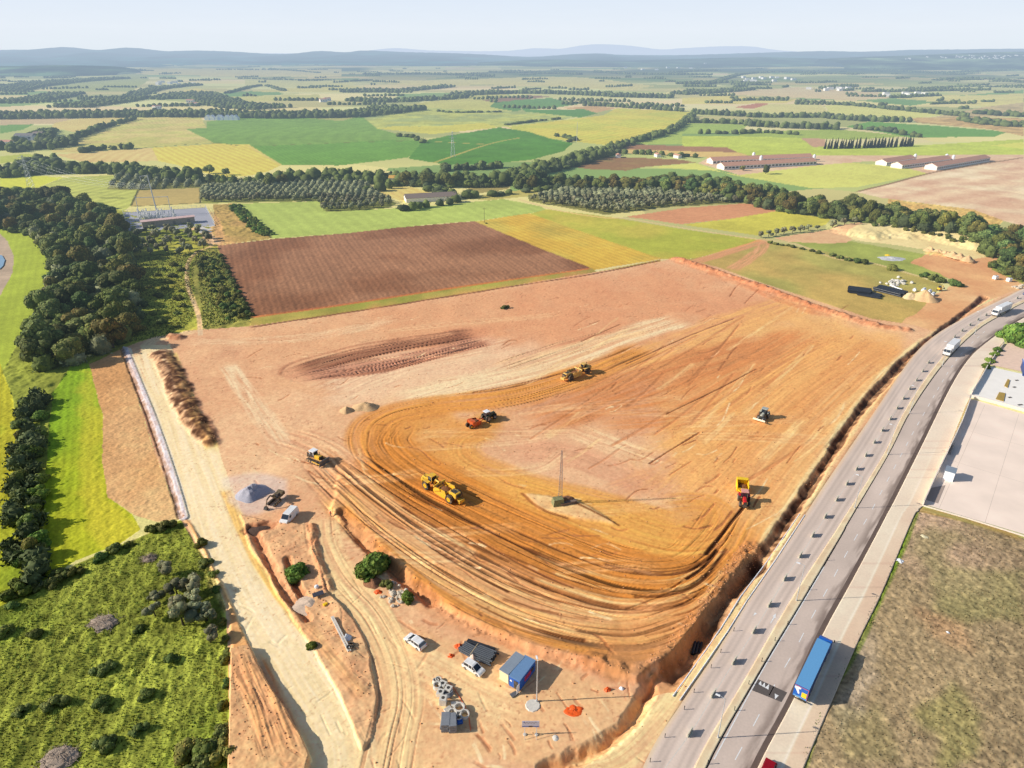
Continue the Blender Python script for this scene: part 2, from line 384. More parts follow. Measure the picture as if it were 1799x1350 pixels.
field('bare_pinkish_field', [(1506,338),(1632,306),(1799,277),(2100,262),(2100,480),(1799,398),(1762,388),(1709,368),(1549,348)], G(218,182,150), rows=[(((1506,338),(1799,290)), 26, .045)], patchy=.25, col2=G(232,202,168))
field('scrub_ground', [(1560,350),(1709,368),(1762,388),(1755,396),(1680,398),(1560,366)], G(186,172,108), patchy=.3)
field('brown_soil_field', [(1100,381),(1200,366),(1326,356),(1372,371),(1290,384),(1199,394)], G(192,142,104), rows=[(((1100,381),(1326,358)), 5, .03)])
field('green_crop_field', [(1199,395),(1290,384),(1372,370),(1459,385),(1450,396),(1400,404),(1332,414)], G(166,182,82), patchy=.15)
field('green_crop_field', [(930,376),(960,368),(1060,380),(1200,403),(1342,423),(1219,455),(1162,456)], G(146,170,72), patchy=.12, col2=G(160,172,80))
field('mustard_crop_field', [(833,390),(930,375),(1000,400),(1162,455),(1040,475),(950,438)], G(196,168,72), rows=[(((840,392),(1040,472)), 4, .05)], patchy=.25, col2=G(178,166,78))
field('ploughed_field', [(381,432),(480,420),(600,411),(700,400),(833,389),(950,437),(1038,471),(783,507),(640,530),(540,545),(440,557),(420,522),(397,478),(380,445)], G(128,92,66), rows=[(((520,535),(480,425)), 2.7, .05), (((520,535),(480,425)), 6.1, .025)], col2=G(148,112,84), patchy=.14)
field('dry_meadow_field', [(1346,425),(1440,440),(1526,460),(1616,487),(1655,500),(1630,535),(1608,576),(1530,565),(1440,540),(1340,508),(1262,480),(1190,458),(1219,455)], G(158,158,88), patchy=.22, col2=G(176,158,92), jit=.5)
field('meadow_field', [(1386,425),(1499,425),(1626,447),(1660,455),(1650,470),(1680,492),(1620,487),(1526,460),(1440,440)], G(146,162,82), patchy=.25, jit=.6)
field('bare_ground', [(1359,419),(1430,408),(1512,396),(1540,400),(1500,420),(1486,428),(1420,428),(1386,425)], G(216,176,134), patchy=.15, jit=.5)
field('bare_ground', [(1626,447),(1699,457),(1766,430),(1800,425),(1800,520),(1755,520),(1700,545),(1640,582),(1600,602),(1560,580),(1615,548),(1640,520),(1680,500),(1650,480),(1600,462)], G(224,178,132), patchy=.22, jit=.8, col2=G(208,158,112))
field('sandy_mound', [(1486,413),(1526,392),(1600,393),(1666,398),(1742,420),(1768,432),(1735,452),(1699,458),(1632,440),(1566,430),(1499,422)], G(238,208,152), patchy=.15, jit=.3)
field('meadow_field', [(1742,462),(1799,430),(1799,500),(1760,482),(1742,474)], G(140,150,72), patchy=.4)
# left side
field('scrub_ground', [(-300,330),(60,330),(220,372),(378,398),(382,432),(396,478),(420,522),(440,557),(440,572),(345,582),(270,600),(215,614),(157,640),(60,1060),(-300,1100)], G(116,140,60), patchy=.4, col2=G(142,158,70), jit=.5)
field('green_crop_field', [(-300,372),(0,387),(43,394),(67,428),(93,448),(88,480),(72,540),(40,590),(0,660),(-300,800)], G(140,174,66), rows=[(((50,560),(70,430)), 3.2, .02)], patchy=.15)
field('pond_bank', [(-300,400),(0,411),(14,425),(24,450),(22,480),(0,520),(-300,600)], G(170,158,138), patchy=.2)
field('grass_crop_field', [(127,640),(157,640),(163,667),(180,730),(180,813),(190,873),(233,903),(246,930),(205,958),(133,985),(66,1026),(78,960),(76,913),(82,813),(92,693)], G(112,160,40), rows=[(((95,980),(128,655)), 2.2, .05)], patchy=.16, col2=G(146,172,46))
field('yellow_grass_field', [(-300,640),(0,640),(22,697),(33,780),(36,880),(22,967),(48,1035),(0,1066),(-300,1120)], G(166,170,48), rows=[(((0,1000),(10,700)), 2.2, .05)], patchy=.25, col2=G(130,160,46))
field('dry_grass_strip', [(157,640),(213,613),(225,640),(270,790),(318,912),(275,917),(240,906),(190,873),(180,813),(180,730),(163,667)], G(188,148,100), patchy=.2, col2=G(206,170,122), jit=.3)
field('meadow_field', [(-300,1100),(0,1066),(70,1030),(135,990),(205,960),(318,914),(345,960),(372,1000),(396,1070),(402,1160),(404,1260),(404,1500),(-300,1500)], G(112,134,50), patchy=.4, col2=G(130,144,60), jit=.25)
field('green_verge', [(355,582),(440,557),(540,545),(640,530),(783,507),(1038,471),(1048,478),(1160,456),(1160,460),(890,504),(783,521),(600,551),(440,573)], G(140,146,80), patchy=.4, col2=G(120,138,66), jit=.1)
field('scrub_ground', [(352,440),(381,436),(398,480),(420,524),(440,560),(440,574),(356,582),(346,540),(336,480),(340,460)], G(116,132,68), patchy=.4, col2=G(136,150,78))
field('scrub_ground', [(375,360),(410,358),(477,417),(470,420),(381,432),(376,400)], G(150,146,88), patchy=.3, col2=G(168,152,104))
SITE = [(345,580),(440,573),(600,551),(783,521),(890,504),(1160,460),(1190,452),(1262,470),(1340,498),(1440,530),(1530,560),(1608,572),(1640,582),(1700,548),(1770,515),(1900,480),(2100,470),(2100,520),(1800,545),(1700,600),(1620,700),(1500,900),(1350,1190),(1250,1400),(1200,1500),(404,1500),(402,1160),(396,1060),(372,1000),(345,960),(318,914),(270,790),(225,640),(215,612),(270,592)]
field('construction_ground', SITE, G(224,176,138), amp=.05, patchy=.13, jit=.0, col2=G(214,166,128))
S_ID = lab('construction_ground')
field('scrub_lot', [(1607,893),(1799,947),(2100,1040),(2100,1500),(1380,1500),(1400,1380),(1500,1130),(1560,1010)], G(150,138,108), patchy=.3, col2=G(172,154,130), jit=.2)

# ---- tracks and streak bands (world metres)
def band(pts, hw, col, k=.8, streak=.5, xs=.7, ls=14.0, amp=.1, rut=0.0, soft=.35, only=None, seed=0, dark=0.0, lift=0.0, cap=True):
    P = np.array([world(*p) for p in catmull(pts, 7)])
    x0, y0 = P.min(0) - hw * 1.2; x1, y1 = P.max(0) + hw * 1.2
    cu, cv = project([x0, x1, x0, x1], [max(y0, 20), max(y0, 20), y1, y1])
    w = win_px(cu.min(), cu.max(), cv.min(), cv.max())
    if w is None: return
    xx, yy = X[w].astype(np.float32), Y[w].astype(np.float32)
    best = np.full(xx.shape, 1e9, np.float32); s_ = np.zeros_like(best); t_ = np.zeros_like(best); acc = 0; Ltot = np.hypot(*np.diff(P, axis=0).T).sum()
    for a, b in zip(P[:-1], P[1:]):
        d = b - a; L = float(np.hypot(*d)); 
        if L < 1e-6: continue
        lo = np.minimum(a, b) - hw * 1.3; hi = np.maximum(a, b) + hw * 1.3
        ii = np.where((Yr[w[0]] >= lo[1]) & (Yr[w[0]] <= hi[1]))[0]
        if len(ii) == 0: acc += L; continue
        sl = slice(ii[0], ii[-1] + 1)
        ax, ay = xx[sl] - a[0], yy[sl] - a[1]
        tt = np.clip((ax * d[0] + ay * d[1]) / L / L, 0, 1)
        dx, dy = ax - tt * d[0], ay - tt * d[1]; dd = np.hypot(dx, dy); sg = np.sign(ax * -d[1] + ay * d[0])
        m = dd < best[sl]
        best[sl] = np.where(m, dd, best[sl]); s_[sl] = np.where(m, acc + tt * L, s_[sl]); t_[sl] = np.where(m, dd * sg, t_[sl]); acc += L
    m = best < hw * 1.25
    if only is not None: m &= LAB[w] == only
    if not m.any(): return
    sm, tm = s_[m], t_[m]
    edge = 1 - np.clip((np.abs(tm) / hw - (1 - soft)) / soft + (fbm(sm / 9, tm / 3, seed + 5, 2) - .5) * 1.1 * soft / .35, 0, 1)
    if cap: edge = edge * np.clip(np.minimum(sm, Ltot - sm) / (hw * 1.2) + .15, 0, 1)
    n = fbm(sm / ls, tm / xs + 3 * (vnoise(sm / 40, tm * 0 + seed, seed) - .5), seed, 3, .65)
    a = np.clip(k * edge * (1 - streak + streak * 2 * np.clip((n - .25) * 1.7, 0, 1)), 0, 1)
    pix = np.clip(xs * (PXM[w[0]][:, None] * np.ones(best.shape))[m] / 3.0, .25, 1)
    cw = C[w]; cc = cw[m]
    cc = cc * (1 - a[:, None]) + np.asarray(col, np.float32) * a[:, None]
    n2 = vnoise(sm / (ls * 1.6), tm / xs * 1.9 + 9, seed + 11)
    cc *= (1 + amp * 2 * (n - .5) * edge * pix)[:, None]
    if dark > 0:
        g = np.clip((n2 - .72) * 7, 0, 1) * edge * dark; cc *= (1 - g)[:, None]  # rut shade painted in: soil colour darkened along the grooves
    cw[m] = cc
    if rut or lift:
        zw = Z[w]; zw[m] += (rut * edge * (n - .5) * 2 - (rut * 1.6 * np.clip((n2 - .7) * 6, 0, 1) * edge if dark > 0 else 0) + lift * edge); 
def zpoly(poly, dz, jit=0.0, blur=2, col=None, ca=1.0, rough=0.0, rs=3.0):
    w, m = pmask(poly, jit)
    if w is None: return
    a = m.astype(np.float32)
    for _ in range(blur):
        a[1:-1] = (a[:-2] + 2 * a[1:-1] + a[2:]) / 4; a[:, 1:-1] = (a[:, :-2] + 2 * a[:, 1:-1] + a[:, 2:]) / 4
    Z[w] += a * dz + a * rough * (nz(rs, 61, 4)[w] - .5) * 2
    if col is not None: blend(w, np.asarray(col, np.float32) * (1 + .3 * (nz(rs, 62)[w][..., None] - .5)), a * ca)
def ridge(pts, hw, h, rough=.5, rs=2.5, col=None, ca=.9, sharp=1.0, only=None, ns=60):
    """bank (h>0) or ditch (h<0) along a line"""
    P = np.array([world(*p) for p in catmull(pts, 6)])
    x0, y0 = P.min(0) - hw * 1.6; x1, y1 = P.max(0) + hw * 1.6
    cu, cv = project([x0, x1, x0, x1], [max(y0, 20), max(y0, 20), y1, y1]); w = win_px(cu.min(), cu.max(), cv.min(), cv.max())
    if w is None: return
    xx, yy = X[w], Y[w]; best = np.full(xx.shape, 1e9, np.float32)
    for a, b in zip(P[:-1], P[1:]):
        d = b - a; L2 = float(d @ d)
        if L2 < 1e-9: continue
        tt = np.clip(((xx - a[0]) * d[0] + (yy - a[1]) * d[1]) / L2, 0, 1)
        best = np.minimum(best, np.hypot(xx - a[0] - tt * d[0], yy - a[1] - tt * d[1]))
    best = best + (nz(rs * 1.5, 71)[w] - .5) * hw * .5 + (nz(rs * .5, 75)[w] - .5) * hw * .35 + (nz(17, 76)[w] - .5) * hw * .5
    a = np.clip(1 - best / hw, 0, 1) ** sharp; a = a * a * (3 - 2 * a)
    Z[w] += a * h * (1 + rough * 2 * (nz(rs, 72, 4)[w] - .5))
    if col is not None:
        ce = np.clip(a * 2.2, 0, 1) * ca * np.clip(.75 + (nz(rs * .6, 73)[w] - .5) * 1.6, 0, 1); blend(w, np.asarray(col, np.float32) * (1 + .35 * (nz(1.6, 74)[w][..., None] - .5)), ce)
def tint(poly, col, a, jit=4.0, blur=40):
    w, m = pmask(poly, jit)
    k = m.astype(np.float32)
    for _ in range(blur):
        k[1:-1] = (k[:-2] + 2 * k[1:-1] + k[2:]) / 4; k[:, 1:-1] = (k[:, :-2] + 2 * k[:, 1:-1] + k[:, 2:]) / 4
    blend(w, col, k * a * np.clip(.5 + nz(9, 81)[w], 0, 1))
# dark-green field paths, farm tracks
band([(743,248),(800,251),(857,254)], 2.2, G(170,170,96), streak=.2); band([(760,287),(857,254),(915,242)], 2.5, G(170,170,96), streak=.2)
band([(493,290),(437,257)], 2.0, G(196,186,110), streak=.1); band([(150,268),(267,259),(377,252),(440,257),(600,251),(742,247)], 1.2, G(96,110,60), streak=.1)
band([(910,350),(950,362),(1000,374),(1065,383),(1100,384),(1200,401),(1345,423)], 1.4, G(214,186,140), streak=.1)
band([(1345,422),(1290,440),(1219,462)], 4.5, G(196,146,108), k=.9, streak=.3); band([(1345,423),(1330,445),(1285,475)], 4.5, G(196,150,110), k=.9, streak=.5, amp=.2)
band([(1345,421),(1400,430),(1470,455),(1530,462),(1620,487),(1680,500)], 1.2, G(208,186,140), streak=.2)
band([(378,430),(345,445),(330,465),(330,500),(340,530),(350,560),(352,590)], 1.3, G(206,184,150), streak=.1, k=.95)
band([(378,430),(346,446),(332,465),(333,500),(342,530)], .35, G(120,130,80), streak=.1)
band([(362,372),(380,400),(378,432)], 5, G(190,164,120), k=.7, streak=.3)
band([(330,405),(352,402),(368,418),(378,430)], 4, G(196,176,150), k=.9)
for a, b in (((230,362),(243,334)), ((352,357),(352,330)), ((413,358),(477,418)), ((381,445),(440,557)), ((232,363),(355,357)), ((75,346),(240,349))):
    band([a, b], 1.0, G(60,70,40), streak=.1, k=.8)
band([(1506,337),(1560,324),(1632,305),(1700,293),(1799,277)], 2, G(120,100,76), streak=.1)
band([(440,575),(600,551),(783,522),(890,505),(1040,482),(1160,458)], 1.1, G(84,60,42), streak=.3, k=.9, lift=-.1)
band([(440,558),(600,536),(783,508),(1038,472)], 1.6, G(172,104,66), streak=.1, k=.7)
# ---- site: big colour areas
tint([(640,545),(1160,462),(1300,500),(1440,545),(1300,580),(1100,610),(900,640),(700,620)], G(206,144,104), .6)
tint([(440,575),(900,506),(900,560),(600,640),(420,640)], G(212,162,122), .55)
tint([(560,640),(860,600),(1000,610),(880,680),(700,700),(600,720)], G(232,190,158), .7)
tint([(930,760),(1180,740),(1240,800),(1200,870),(1100,880),(1000,850),(880,800)], G(224,178,142), .6)
band([(880,790),(1000,800),(1130,850),(1220,870)], 7, G(196,146,116), k=.5, streak=1, xs=1.1, ls=16, amp=.2, seed=63)
band([(1000,750),(1100,790),(1200,820)], 6, G(234,190,150), k=.6, streak=1, xs=.8, ls=16, amp=.15, seed=64)
band([(1060,870),(1160,830),(1260,770)], 5, G(206,150,110), k=.5, streak=1, xs=.8, ls=16, amp=.15, seed=65)
tint([(1140,640),(1380,530),(1590,600),(1540,680),(1420,860),(1300,1000),(1230,1080),(1160,1010),(1240,900),(1180,820)], G(236,176,112), .85)
tint([(640,740),(760,715),(900,740),(820,790),(900,850),(1180,900),(1280,880),(1250,1000),(1200,1050),(1020,1030),(860,950),(720,870)], G(206,148,76), .85)
tint([(560,800),(640,810),(860,950),(1040,1040),(1200,1060),(1240,1050),(1190,1110),(1060,1130),(900,1080),(740,1000),(600,890)], G(206,152,98), .7)
tint([(404,1160),(560,1160),(640,1350),(1100,1350),(1130,1230),(1000,1180),(700,1100),(560,1080),(430,1000)], G(226,180,130), .5)
# streak bands
band([(1000,690),(1150,630),(1280,575),(1400,530)], 13, G(224,164,104), k=.8, streak=.7, xs=.9, ls=22, amp=.12, rut=.05)
band([(930,745),(1080,690),(1220,640),(1360,600)], 12, G(176,120,76), k=.75, streak=.7, xs=1.0, ls=25, amp=.16, rut=.08, seed=2)
band([(1040,735),(1180,720),(1300,660),(1430,580)], 14, G(186,128,80), k=.7, streak=.9, xs=.9, ls=25, amp=.18, rut=.08, seed=3)
band([(1180,820),(1300,740),(1420,650),(1540,590)], 16, G(226,162,100), k=.8, streak=.8, xs=.8, ls=28, amp=.13, rut=.05, seed=4)
band([(1200,900),(1310,790),(1430,690),(1560,610)], 16, G(226,164,104), k=.75, streak=.8, xs=.8, ls=30, amp=.12, rut=.05, seed=5)
band([(1260,960),(1350,850),(1450,740),(1565,640)], 10, G(232,176,120), k=.75, streak=.8, xs=.8, ls=30, amp=.12, rut=.05, seed=6)
band([(1300,880),(1360,780),(1440,700),(1560,600)], 9, G(206,144,90), k=.4, streak=1., xs=.7, ls=20, amp=.15, seed=60)
band([(700,705),(830,672),(960,640),(1100,590),(1200,560)], 9, G(240,204,164), k=.85, streak=.6, xs=.8, ls=26, amp=.08, rut=.05, seed=7)
band([(560,700),(680,650),(800,625),(930,600)], 12, G(228,186,152), k=.6, streak=.9, xs=1.0, ls=18, amp=.12, rut=.06, seed=8)
band([(880,650),(1000,610),(1140,575)], 7, G(226,180,136), k=.6, streak=.9, xs=1.3, ls=34, amp=.16, rut=.16, seed=61, dark=.45)
# dark brown torn patch
band([(520,655),(600,630),(700,608),(835,585)], 7, G(132,92,70), k=.95, streak=.5, xs=.9, ls=14, amp=.25, rut=.25, seed=9, dark=.4)
band([(560,660),(650,650),(760,625),(860,600)], 4.5, G(148,104,80), k=.9, streak=.9, xs=.8, ls=14, amp=.25, rut=.25, seed=10, dark=.4)
band([(530,664),(620,648),(720,628),(850,598)], 6, G(172,128,104), k=.85, streak=.8, xs=.8, ls=12, amp=.25, rut=.2, seed=62, dark=.3)
band([(490,660),(500,645),(540,630),(640,605),(740,590),(832,580)], 1.1, G(120,84,64), k=.45, streak=.6, rut=.1, seed=12)
band([(480,650),(500,672),(560,690),(610,690)], 3, G(206,158,120), k=.4, streak=.9, amp=.1, seed=13)
# ochre loop
band([(1140,610),(1000,668),(880,700),(770,712),(690,728),(655,755),(668,800),(740,850),(850,902),(980,960),(1110,1005),(1205,1003),(1262,960),(1300,900)], 9, G(204,142,74), k=.9, streak=.55, xs=.9, ls=30, amp=.16, rut=.14, seed=14, dark=.35)
band([(700,752),(690,780),(740,825),(860,885),(980,940),(1100,985),(1200,985),(1250,940)], 8, G(186,126,58), k=.75, streak=.8, xs=.8, ls=30, amp=.16, rut=.10, seed=15, dark=.3)
band([(860,755),(815,775),(820,805),(890,835),(1010,872),(1120,900),(1200,925)], 6, G(212,154,86), k=.85, streak=.6, xs=.7, ls=25, amp=.12, rut=.07, seed=16)
band([(870,850),(1000,890),(1110,930),(1200,950),(1260,930)], 8, G(222,162,84), k=.8, streak=.6, xs=.8, ls=30, amp=.1, rut=.05, seed=17)
band([(1180,935),(1225,945),(1262,925),(1262,895),(1225,880),(1160,885)], 5, G(206,146,78), k=.7, streak=.8, xs=.6, ls=20, amp=.15, seed=18)
# lower ruts
band([(600,815),(690,878),(800,945),(930,1015),(1060,1062),(1180,1068),(1245,1030)], 6.5, G(172,116,58), k=.9, streak=.7, xs=1.0, ls=34, amp=.2, rut=.22, seed=19, dark=.6)
band([(640,800),(740,868),(860,930),(990,990),(1100,1030),(1200,1035),(1262,990)], 5, G(184,124,58), k=.85, streak=.7, xs=1.0, ls=34, amp=.2, rut=.18, seed=20, dark=.55)
band([(560,815),(640,890),(740,965),(860,1035),(980,1085),(1110,1105),(1220,1070)], 8, G(214,162,112), k=.8, streak=.7, xs=.9, ls=34, amp=.16, rut=.18, seed=21, dark=.5)
band([(580,870),(650,945),(740,1010),(850,1075),(980,1120),(1110,1135),(1210,1110)], 5, G(216,166,106), k=.8, streak=.6, xs=.8, ls=30, amp=.14, rut=.14, seed=22, dark=.4)
band([(600,895),(660,955),(740,1025),(840,1090),(960,1135),(1090,1160),(1160,1150)], 1.6, G(196,138,72), k=.9, streak=.4, rut=.1, seed=23)
GA = catmull([(575,868),(650,948),(740,1016),(850,1080),(980,1124),(1110,1138),(1215,1105),(1262,1040)], 4); GB = catmull([(660,735),(655,790),(745,852),(860,905),(990,962),(1110,1002),(1215,1000),(1285,925)], 4)
ru = random.Random(5)
for i in range(32):
    k = ru.random() ** .8; a0 = ru.uniform(0, .75); a1 = min(1, a0 + ru.uniform(.12, .5)); n_ = len(GA) - 1
    ks = k + np.linspace(0, ru.gauss(0, .03), 6); qs = np.linspace(a0, a1, 6) * n_
    P_ = [tuple(np.array([np.interp(q, range(n_ + 1), GA[:, c]) * (1 - kk) + np.interp(q, range(n_ + 1), GB[:, c]) * kk for c in (0, 1)])) for q, kk in zip(qs, ks)]
    dk = ru.random() < .7
    band(P_, ru.uniform(.28, .6) if dk else ru.uniform(.5, 1.4), G(92,58,32) if dk else G(240,196,136), k=ru.uniform(.4, .8) if dk else .5, streak=.75, ls=ru.uniform(4, 16), amp=.1, rut=0, lift=-.08 if dk else .03, seed=i)  # dark lines paint the ruts' shadow into the soil colour
for i in range(26):
    u0, v0 = ru.uniform(900, 1420), ru.uniform(600, 900); a_ = ru.uniform(.35, .75) + (u0 - 1000) / 1500; L_ = ru.uniform(60, 220)
    dk = ru.random() < .45
    band([(u0, v0), (u0 + L_ * .5 * math.cos(a_), v0 - L_ * .5 * math.sin(a_) + 2), (u0 + L_ * math.cos(a_), v0 - L_ * math.sin(a_))], ru.uniform(.3, .7) if dk else ru.uniform(.6, 2), G(158,108,70) if dk else G(246,200,144), k=.4, streak=.7, ls=ru.uniform(6, 20), amp=.1, lift=-.06 if dk else 0, seed=i, only=S_ID)
band([(470,760),(560,790),(620,840)], 8, G(218,170,132), k=.6, streak=1, xs=.9, ls=14, amp=.2, rut=.1, seed=24)
band([(400,640),(440,700),(480,760),(500,790)], 4, G(232,196,160), k=.7, streak=.8, xs=.8, amp=.1, seed=25)
band([(330,600),(420,600),(560,590),(700,560)], 5, G(226,184,146), k=.6, streak=.8, amp=.1, seed=26)
rq = random.Random(21)
for _ in range(280):
    u0, v0 = rq.uniform(420, 1500), rq.uniform(520, 1120)
    if not inpoly(np.array([u0]), np.array([v0]), SITE)[0] or (u0 < 620 and v0 > 860): continue
    east = np.clip((u0 - 850) / 300, 0, 1) * np.clip((980 - v0) / 200 + .6, 0, 1); ang = -.5 * east + (1 - east) * (.45 if v0 > 760 else -.25) + rq.gauss(0, .16) - (.35 if u0 > 1250 else 0)
    ln = rq.uniform(8, 60) * (v0 / 900); du, dv = math.cos(ang) * ln, math.sin(ang) * ln; cv_ = rq.gauss(0, .08) * ln
    lt = rq.random() < .35
    band([(u0, v0), (u0 + du / 2, v0 + dv / 2 + cv_), (u0 + du, v0 + dv)], rq.uniform(.2, .45), G(246,208,164) if lt else G(142,94,62), k=rq.uniform(.35, .8), streak=.6, ls=2.5, amp=.1, rut=0, lift=0 if lt else -.08, seed=rq.randint(0, 50))
for _ in range(260):
    u0, v0 = rq.uniform(410, 1130), rq.uniform(900, 1350)
    if not inpoly(np.array([u0]), np.array([v0]), SITE)[0] or inpoly(np.array([u0]), np.array([v0]), [(600,880),(740,1020),(900,1110),(1100,1170),(1140,900)])[0]: continue
    ang = rq.choice((1.15, 1.15, .5, -.3, -.9)) + rq.gauss(0, .2); ln = rq.uniform(8, 50); lt = rq.random() < .45
    band([(u0, v0), (u0 + math.cos(ang) * ln * .5 + rq.gauss(0, 2), v0 + math.sin(ang) * ln * .5), (u0 + math.cos(ang) * ln, v0 + math.sin(ang) * ln)], rq.uniform(.12, .4), G(248,210,168) if lt else G(150,106,74), k=rq.uniform(.3, .7), streak=.7, ls=2, amp=.1, lift=0 if lt else -.06, seed=rq.randint(0, 50))
for _ in range(16):
    u0, v0 = rq.uniform(460, 1350), rq.uniform(560, 1000)
    if inpoly(np.array([u0]), np.array([v0]), SITE)[0]: band([(u0, v0), (u0 + rq.uniform(30, 160), v0 - 6), (u0 + rq.uniform(170, 320), v0 + rq.uniform(-50, 10))], rq.uniform(2, 4), G(236,192,148), k=.22, streak=.9, xs=.6, ls=20, amp=.15, seed=rq.randint(0, 50))
# haul road
field('haul_road', [(246,606),(300,606),(312,650),(345,735),(385,790),(410,860),(440,930),(470,990),(520,1060),(590,1160),(640,1240),(655,1350),(655,1500),(560,1500),(545,1345),(520,1275),(485,1200),(450,1145),(405,1050),(372,985),(335,920),(300,820),(262,700)], G(250,212,164), amp=.04, patchy=.1, jit=.35)
HR = lab('haul_road')
band([(262,612),(290,690),(330,790),(365,880),(405,970),(460,1080),(530,1190),(600,1300),(610,1400)], 7, G(254,222,178), k=.8, streak=.6, xs=.9, ls=30, amp=.08, rut=.03, seed=27)
band([(300,620),(330,700),(375,790)], 2.4, G(240,198,124), k=.9, streak=.4, seed=28)
band([(395,860),(430,940),(480,1030),(560,1130),(640,1230)], 1.6, G(236,182,108), k=.9, streak=.4, seed=29, rut=.1)
band([(345,580),(310,590),(270,598),(255,610)], 3, G(232,196,152), k=.9, streak=.4, seed=30)
# dirt track in the middle foreground
band([(560,905),(568,960),(600,1020),(655,1080),(695,1160),(705,1230),(690,1300),(670,1400)], 5.5, G(234,192,144), k=.9, streak=.6, xs=.8, ls=24, amp=.12, rut=.06, seed=31, dark=.2)
band([(700,1150),(760,1180),(850,1230),(930,1260)], 6, G(236,194,148), k=.7, streak=.5, seed=32)
band([(1000,1350),(1080,1330),(1150,1260),(1220,1160),(1300,1040),(1400,890),(1500,735),(1600,620),(1700,560)], 3.2, G(240,204,152), k=.9, streak=.5, xs=.6, amp=.12, seed=33)
# ---- relief
ridge([(1190,456),(1262,480),(1340,506),(1440,542),(1530,570),(1590,580)], 4.2, 1.2, rough=.9, rs=2.2, col=G(150,102,72), ca=.8)
ridge([(1190,456),(1262,482),(1340,512),(1440,550)], 7, .3, rough=.7, rs=3.5, col=G(188,118,76), ca=.5)
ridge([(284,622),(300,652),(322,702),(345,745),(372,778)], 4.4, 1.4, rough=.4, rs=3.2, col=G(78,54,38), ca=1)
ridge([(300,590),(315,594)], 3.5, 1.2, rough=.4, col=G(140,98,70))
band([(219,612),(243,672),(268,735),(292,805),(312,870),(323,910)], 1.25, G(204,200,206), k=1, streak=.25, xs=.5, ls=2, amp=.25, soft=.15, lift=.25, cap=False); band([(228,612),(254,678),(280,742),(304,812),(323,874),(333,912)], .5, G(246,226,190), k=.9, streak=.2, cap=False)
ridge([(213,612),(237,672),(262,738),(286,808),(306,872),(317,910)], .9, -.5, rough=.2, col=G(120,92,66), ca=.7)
ridge([(1730,522),(1700,545),(1645,588),(1605,618),(1565,660),(1510,722),(1465,790),(1415,868),(1378,920),(1330,990),(1290,1040)], 2.0, -1.45, rough=.2, rs=4, col=G(84,60,44), ca=.95)  # ditch shadow painted in as a darker soil colour
ridge([(1330,990),(1290,1035),(1255,1085),(1215,1140),(1180,1180)], 2.9, -1.4, rough=.2, rs=3.5, col=G(70,50,38), ca=1)  # same painted shadow, darker still where the ditch widens
zpoly([(1232,1090),(1262,1092),(1240,1140),(1190,1214),(1128,1222),(1150,1190)], -1.1, jit=.3, blur=2, col=G(176,136,96), ca=.6)
ridge([(1140,1205),(1110,1262),(1060,1308),(1000,1338),(960,1350)], 2.2, -1.8, rough=.3, col=G(196,150,100), ca=.6)
ridge([(1320,960),(1260,1050),(1200,1125),(1150,1175),(1100,1180),(1040,1165)], 2.6, .35, rough=1.6, rs=1.6, col=G(150,108,68), ca=.75)
# platform edge: raised earthwork above the office pad
PLAT = [(580,900),(660,968),(740,1036),(830,1098),(920,1140),(1040,1172),(1120,1200),(1180,1160),(1250,1070),(1320,970),(1300,800),(900,700),(700,780),(600,820)]
wp, mp_ = pmask(PLAT, .4); kp = mp_.astype(np.float32)
for _ in range(5):
    kp[1:-1] = (kp[:-2] + 2 * kp[1:-1] + kp[2:]) / 4; kp[:, 1:-1] = (kp[:, :-2] + 2 * kp[:, 1:-1] + kp[:, 2:]) / 4
PE = np.array([world(*p) for p in catmull([(580,900),(660,968),(740,1036),(830,1098),(920,1140),(1040,1172),(1120,1200),(1180,1160),(1245,1080)], 4)])
dp = np.full(kp.shape, 1e9)
for a_, b_ in zip(PE[:-1], PE[1:]):
    d_ = b_ - a_; tq = np.clip(((X[wp] - a_[0]) * d_[0] + (Y[wp] - a_[1]) * d_[1]) / (d_ @ d_), 0, 1); dp = np.minimum(dp, np.hypot(X[wp] - a_[0] - tq * d_[0], Y[wp] - a_[1] - tq * d_[1]))
Z[wp] += 1.25 * kp * np.clip(1 - dp / 26, 0, 1) ** 1.2
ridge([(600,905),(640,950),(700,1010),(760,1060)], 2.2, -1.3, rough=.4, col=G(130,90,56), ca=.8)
ridge([(740,1040),(800,1085),(880,1125),(980,1158),(1060,1180)], 2.2, .12, rough=2.5, rs=1.4, col=G(176,124,84), ca=.6)
# bank between haul road and track
BK = [(425,905),(470,915),(540,925),(556,980),(575,1040),(620,1090),(650,1150),(665,1230),(655,1300),(640,1320),(600,1230),(540,1130),(480,1030),(440,960)]
zpoly(BK, .55, jit=.4, blur=1, col=G(212,166,124), ca=.8, rough=.45, rs=4)
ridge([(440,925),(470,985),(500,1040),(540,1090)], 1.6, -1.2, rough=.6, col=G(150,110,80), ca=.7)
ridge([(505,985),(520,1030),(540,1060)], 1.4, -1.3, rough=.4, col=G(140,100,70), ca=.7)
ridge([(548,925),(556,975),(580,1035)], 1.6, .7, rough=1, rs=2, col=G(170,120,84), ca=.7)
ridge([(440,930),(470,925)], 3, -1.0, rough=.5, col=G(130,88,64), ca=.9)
BK2 = [(404,1150),(440,1140),(462,1190),(500,1250),(530,1300),(545,1336),(530,1400),(404,1400)]
zpoly(BK2, 1.7, jit=.3, blur=1, col=G(214,170,122), ca=.8, rough=.3, rs=3)
band([(430,1160),(470,1250),(500,1340)], 4, G(200,150,104), k=.8, streak=.9, xs=.7, ls=12, amp=.2, rut=.3, seed=35)
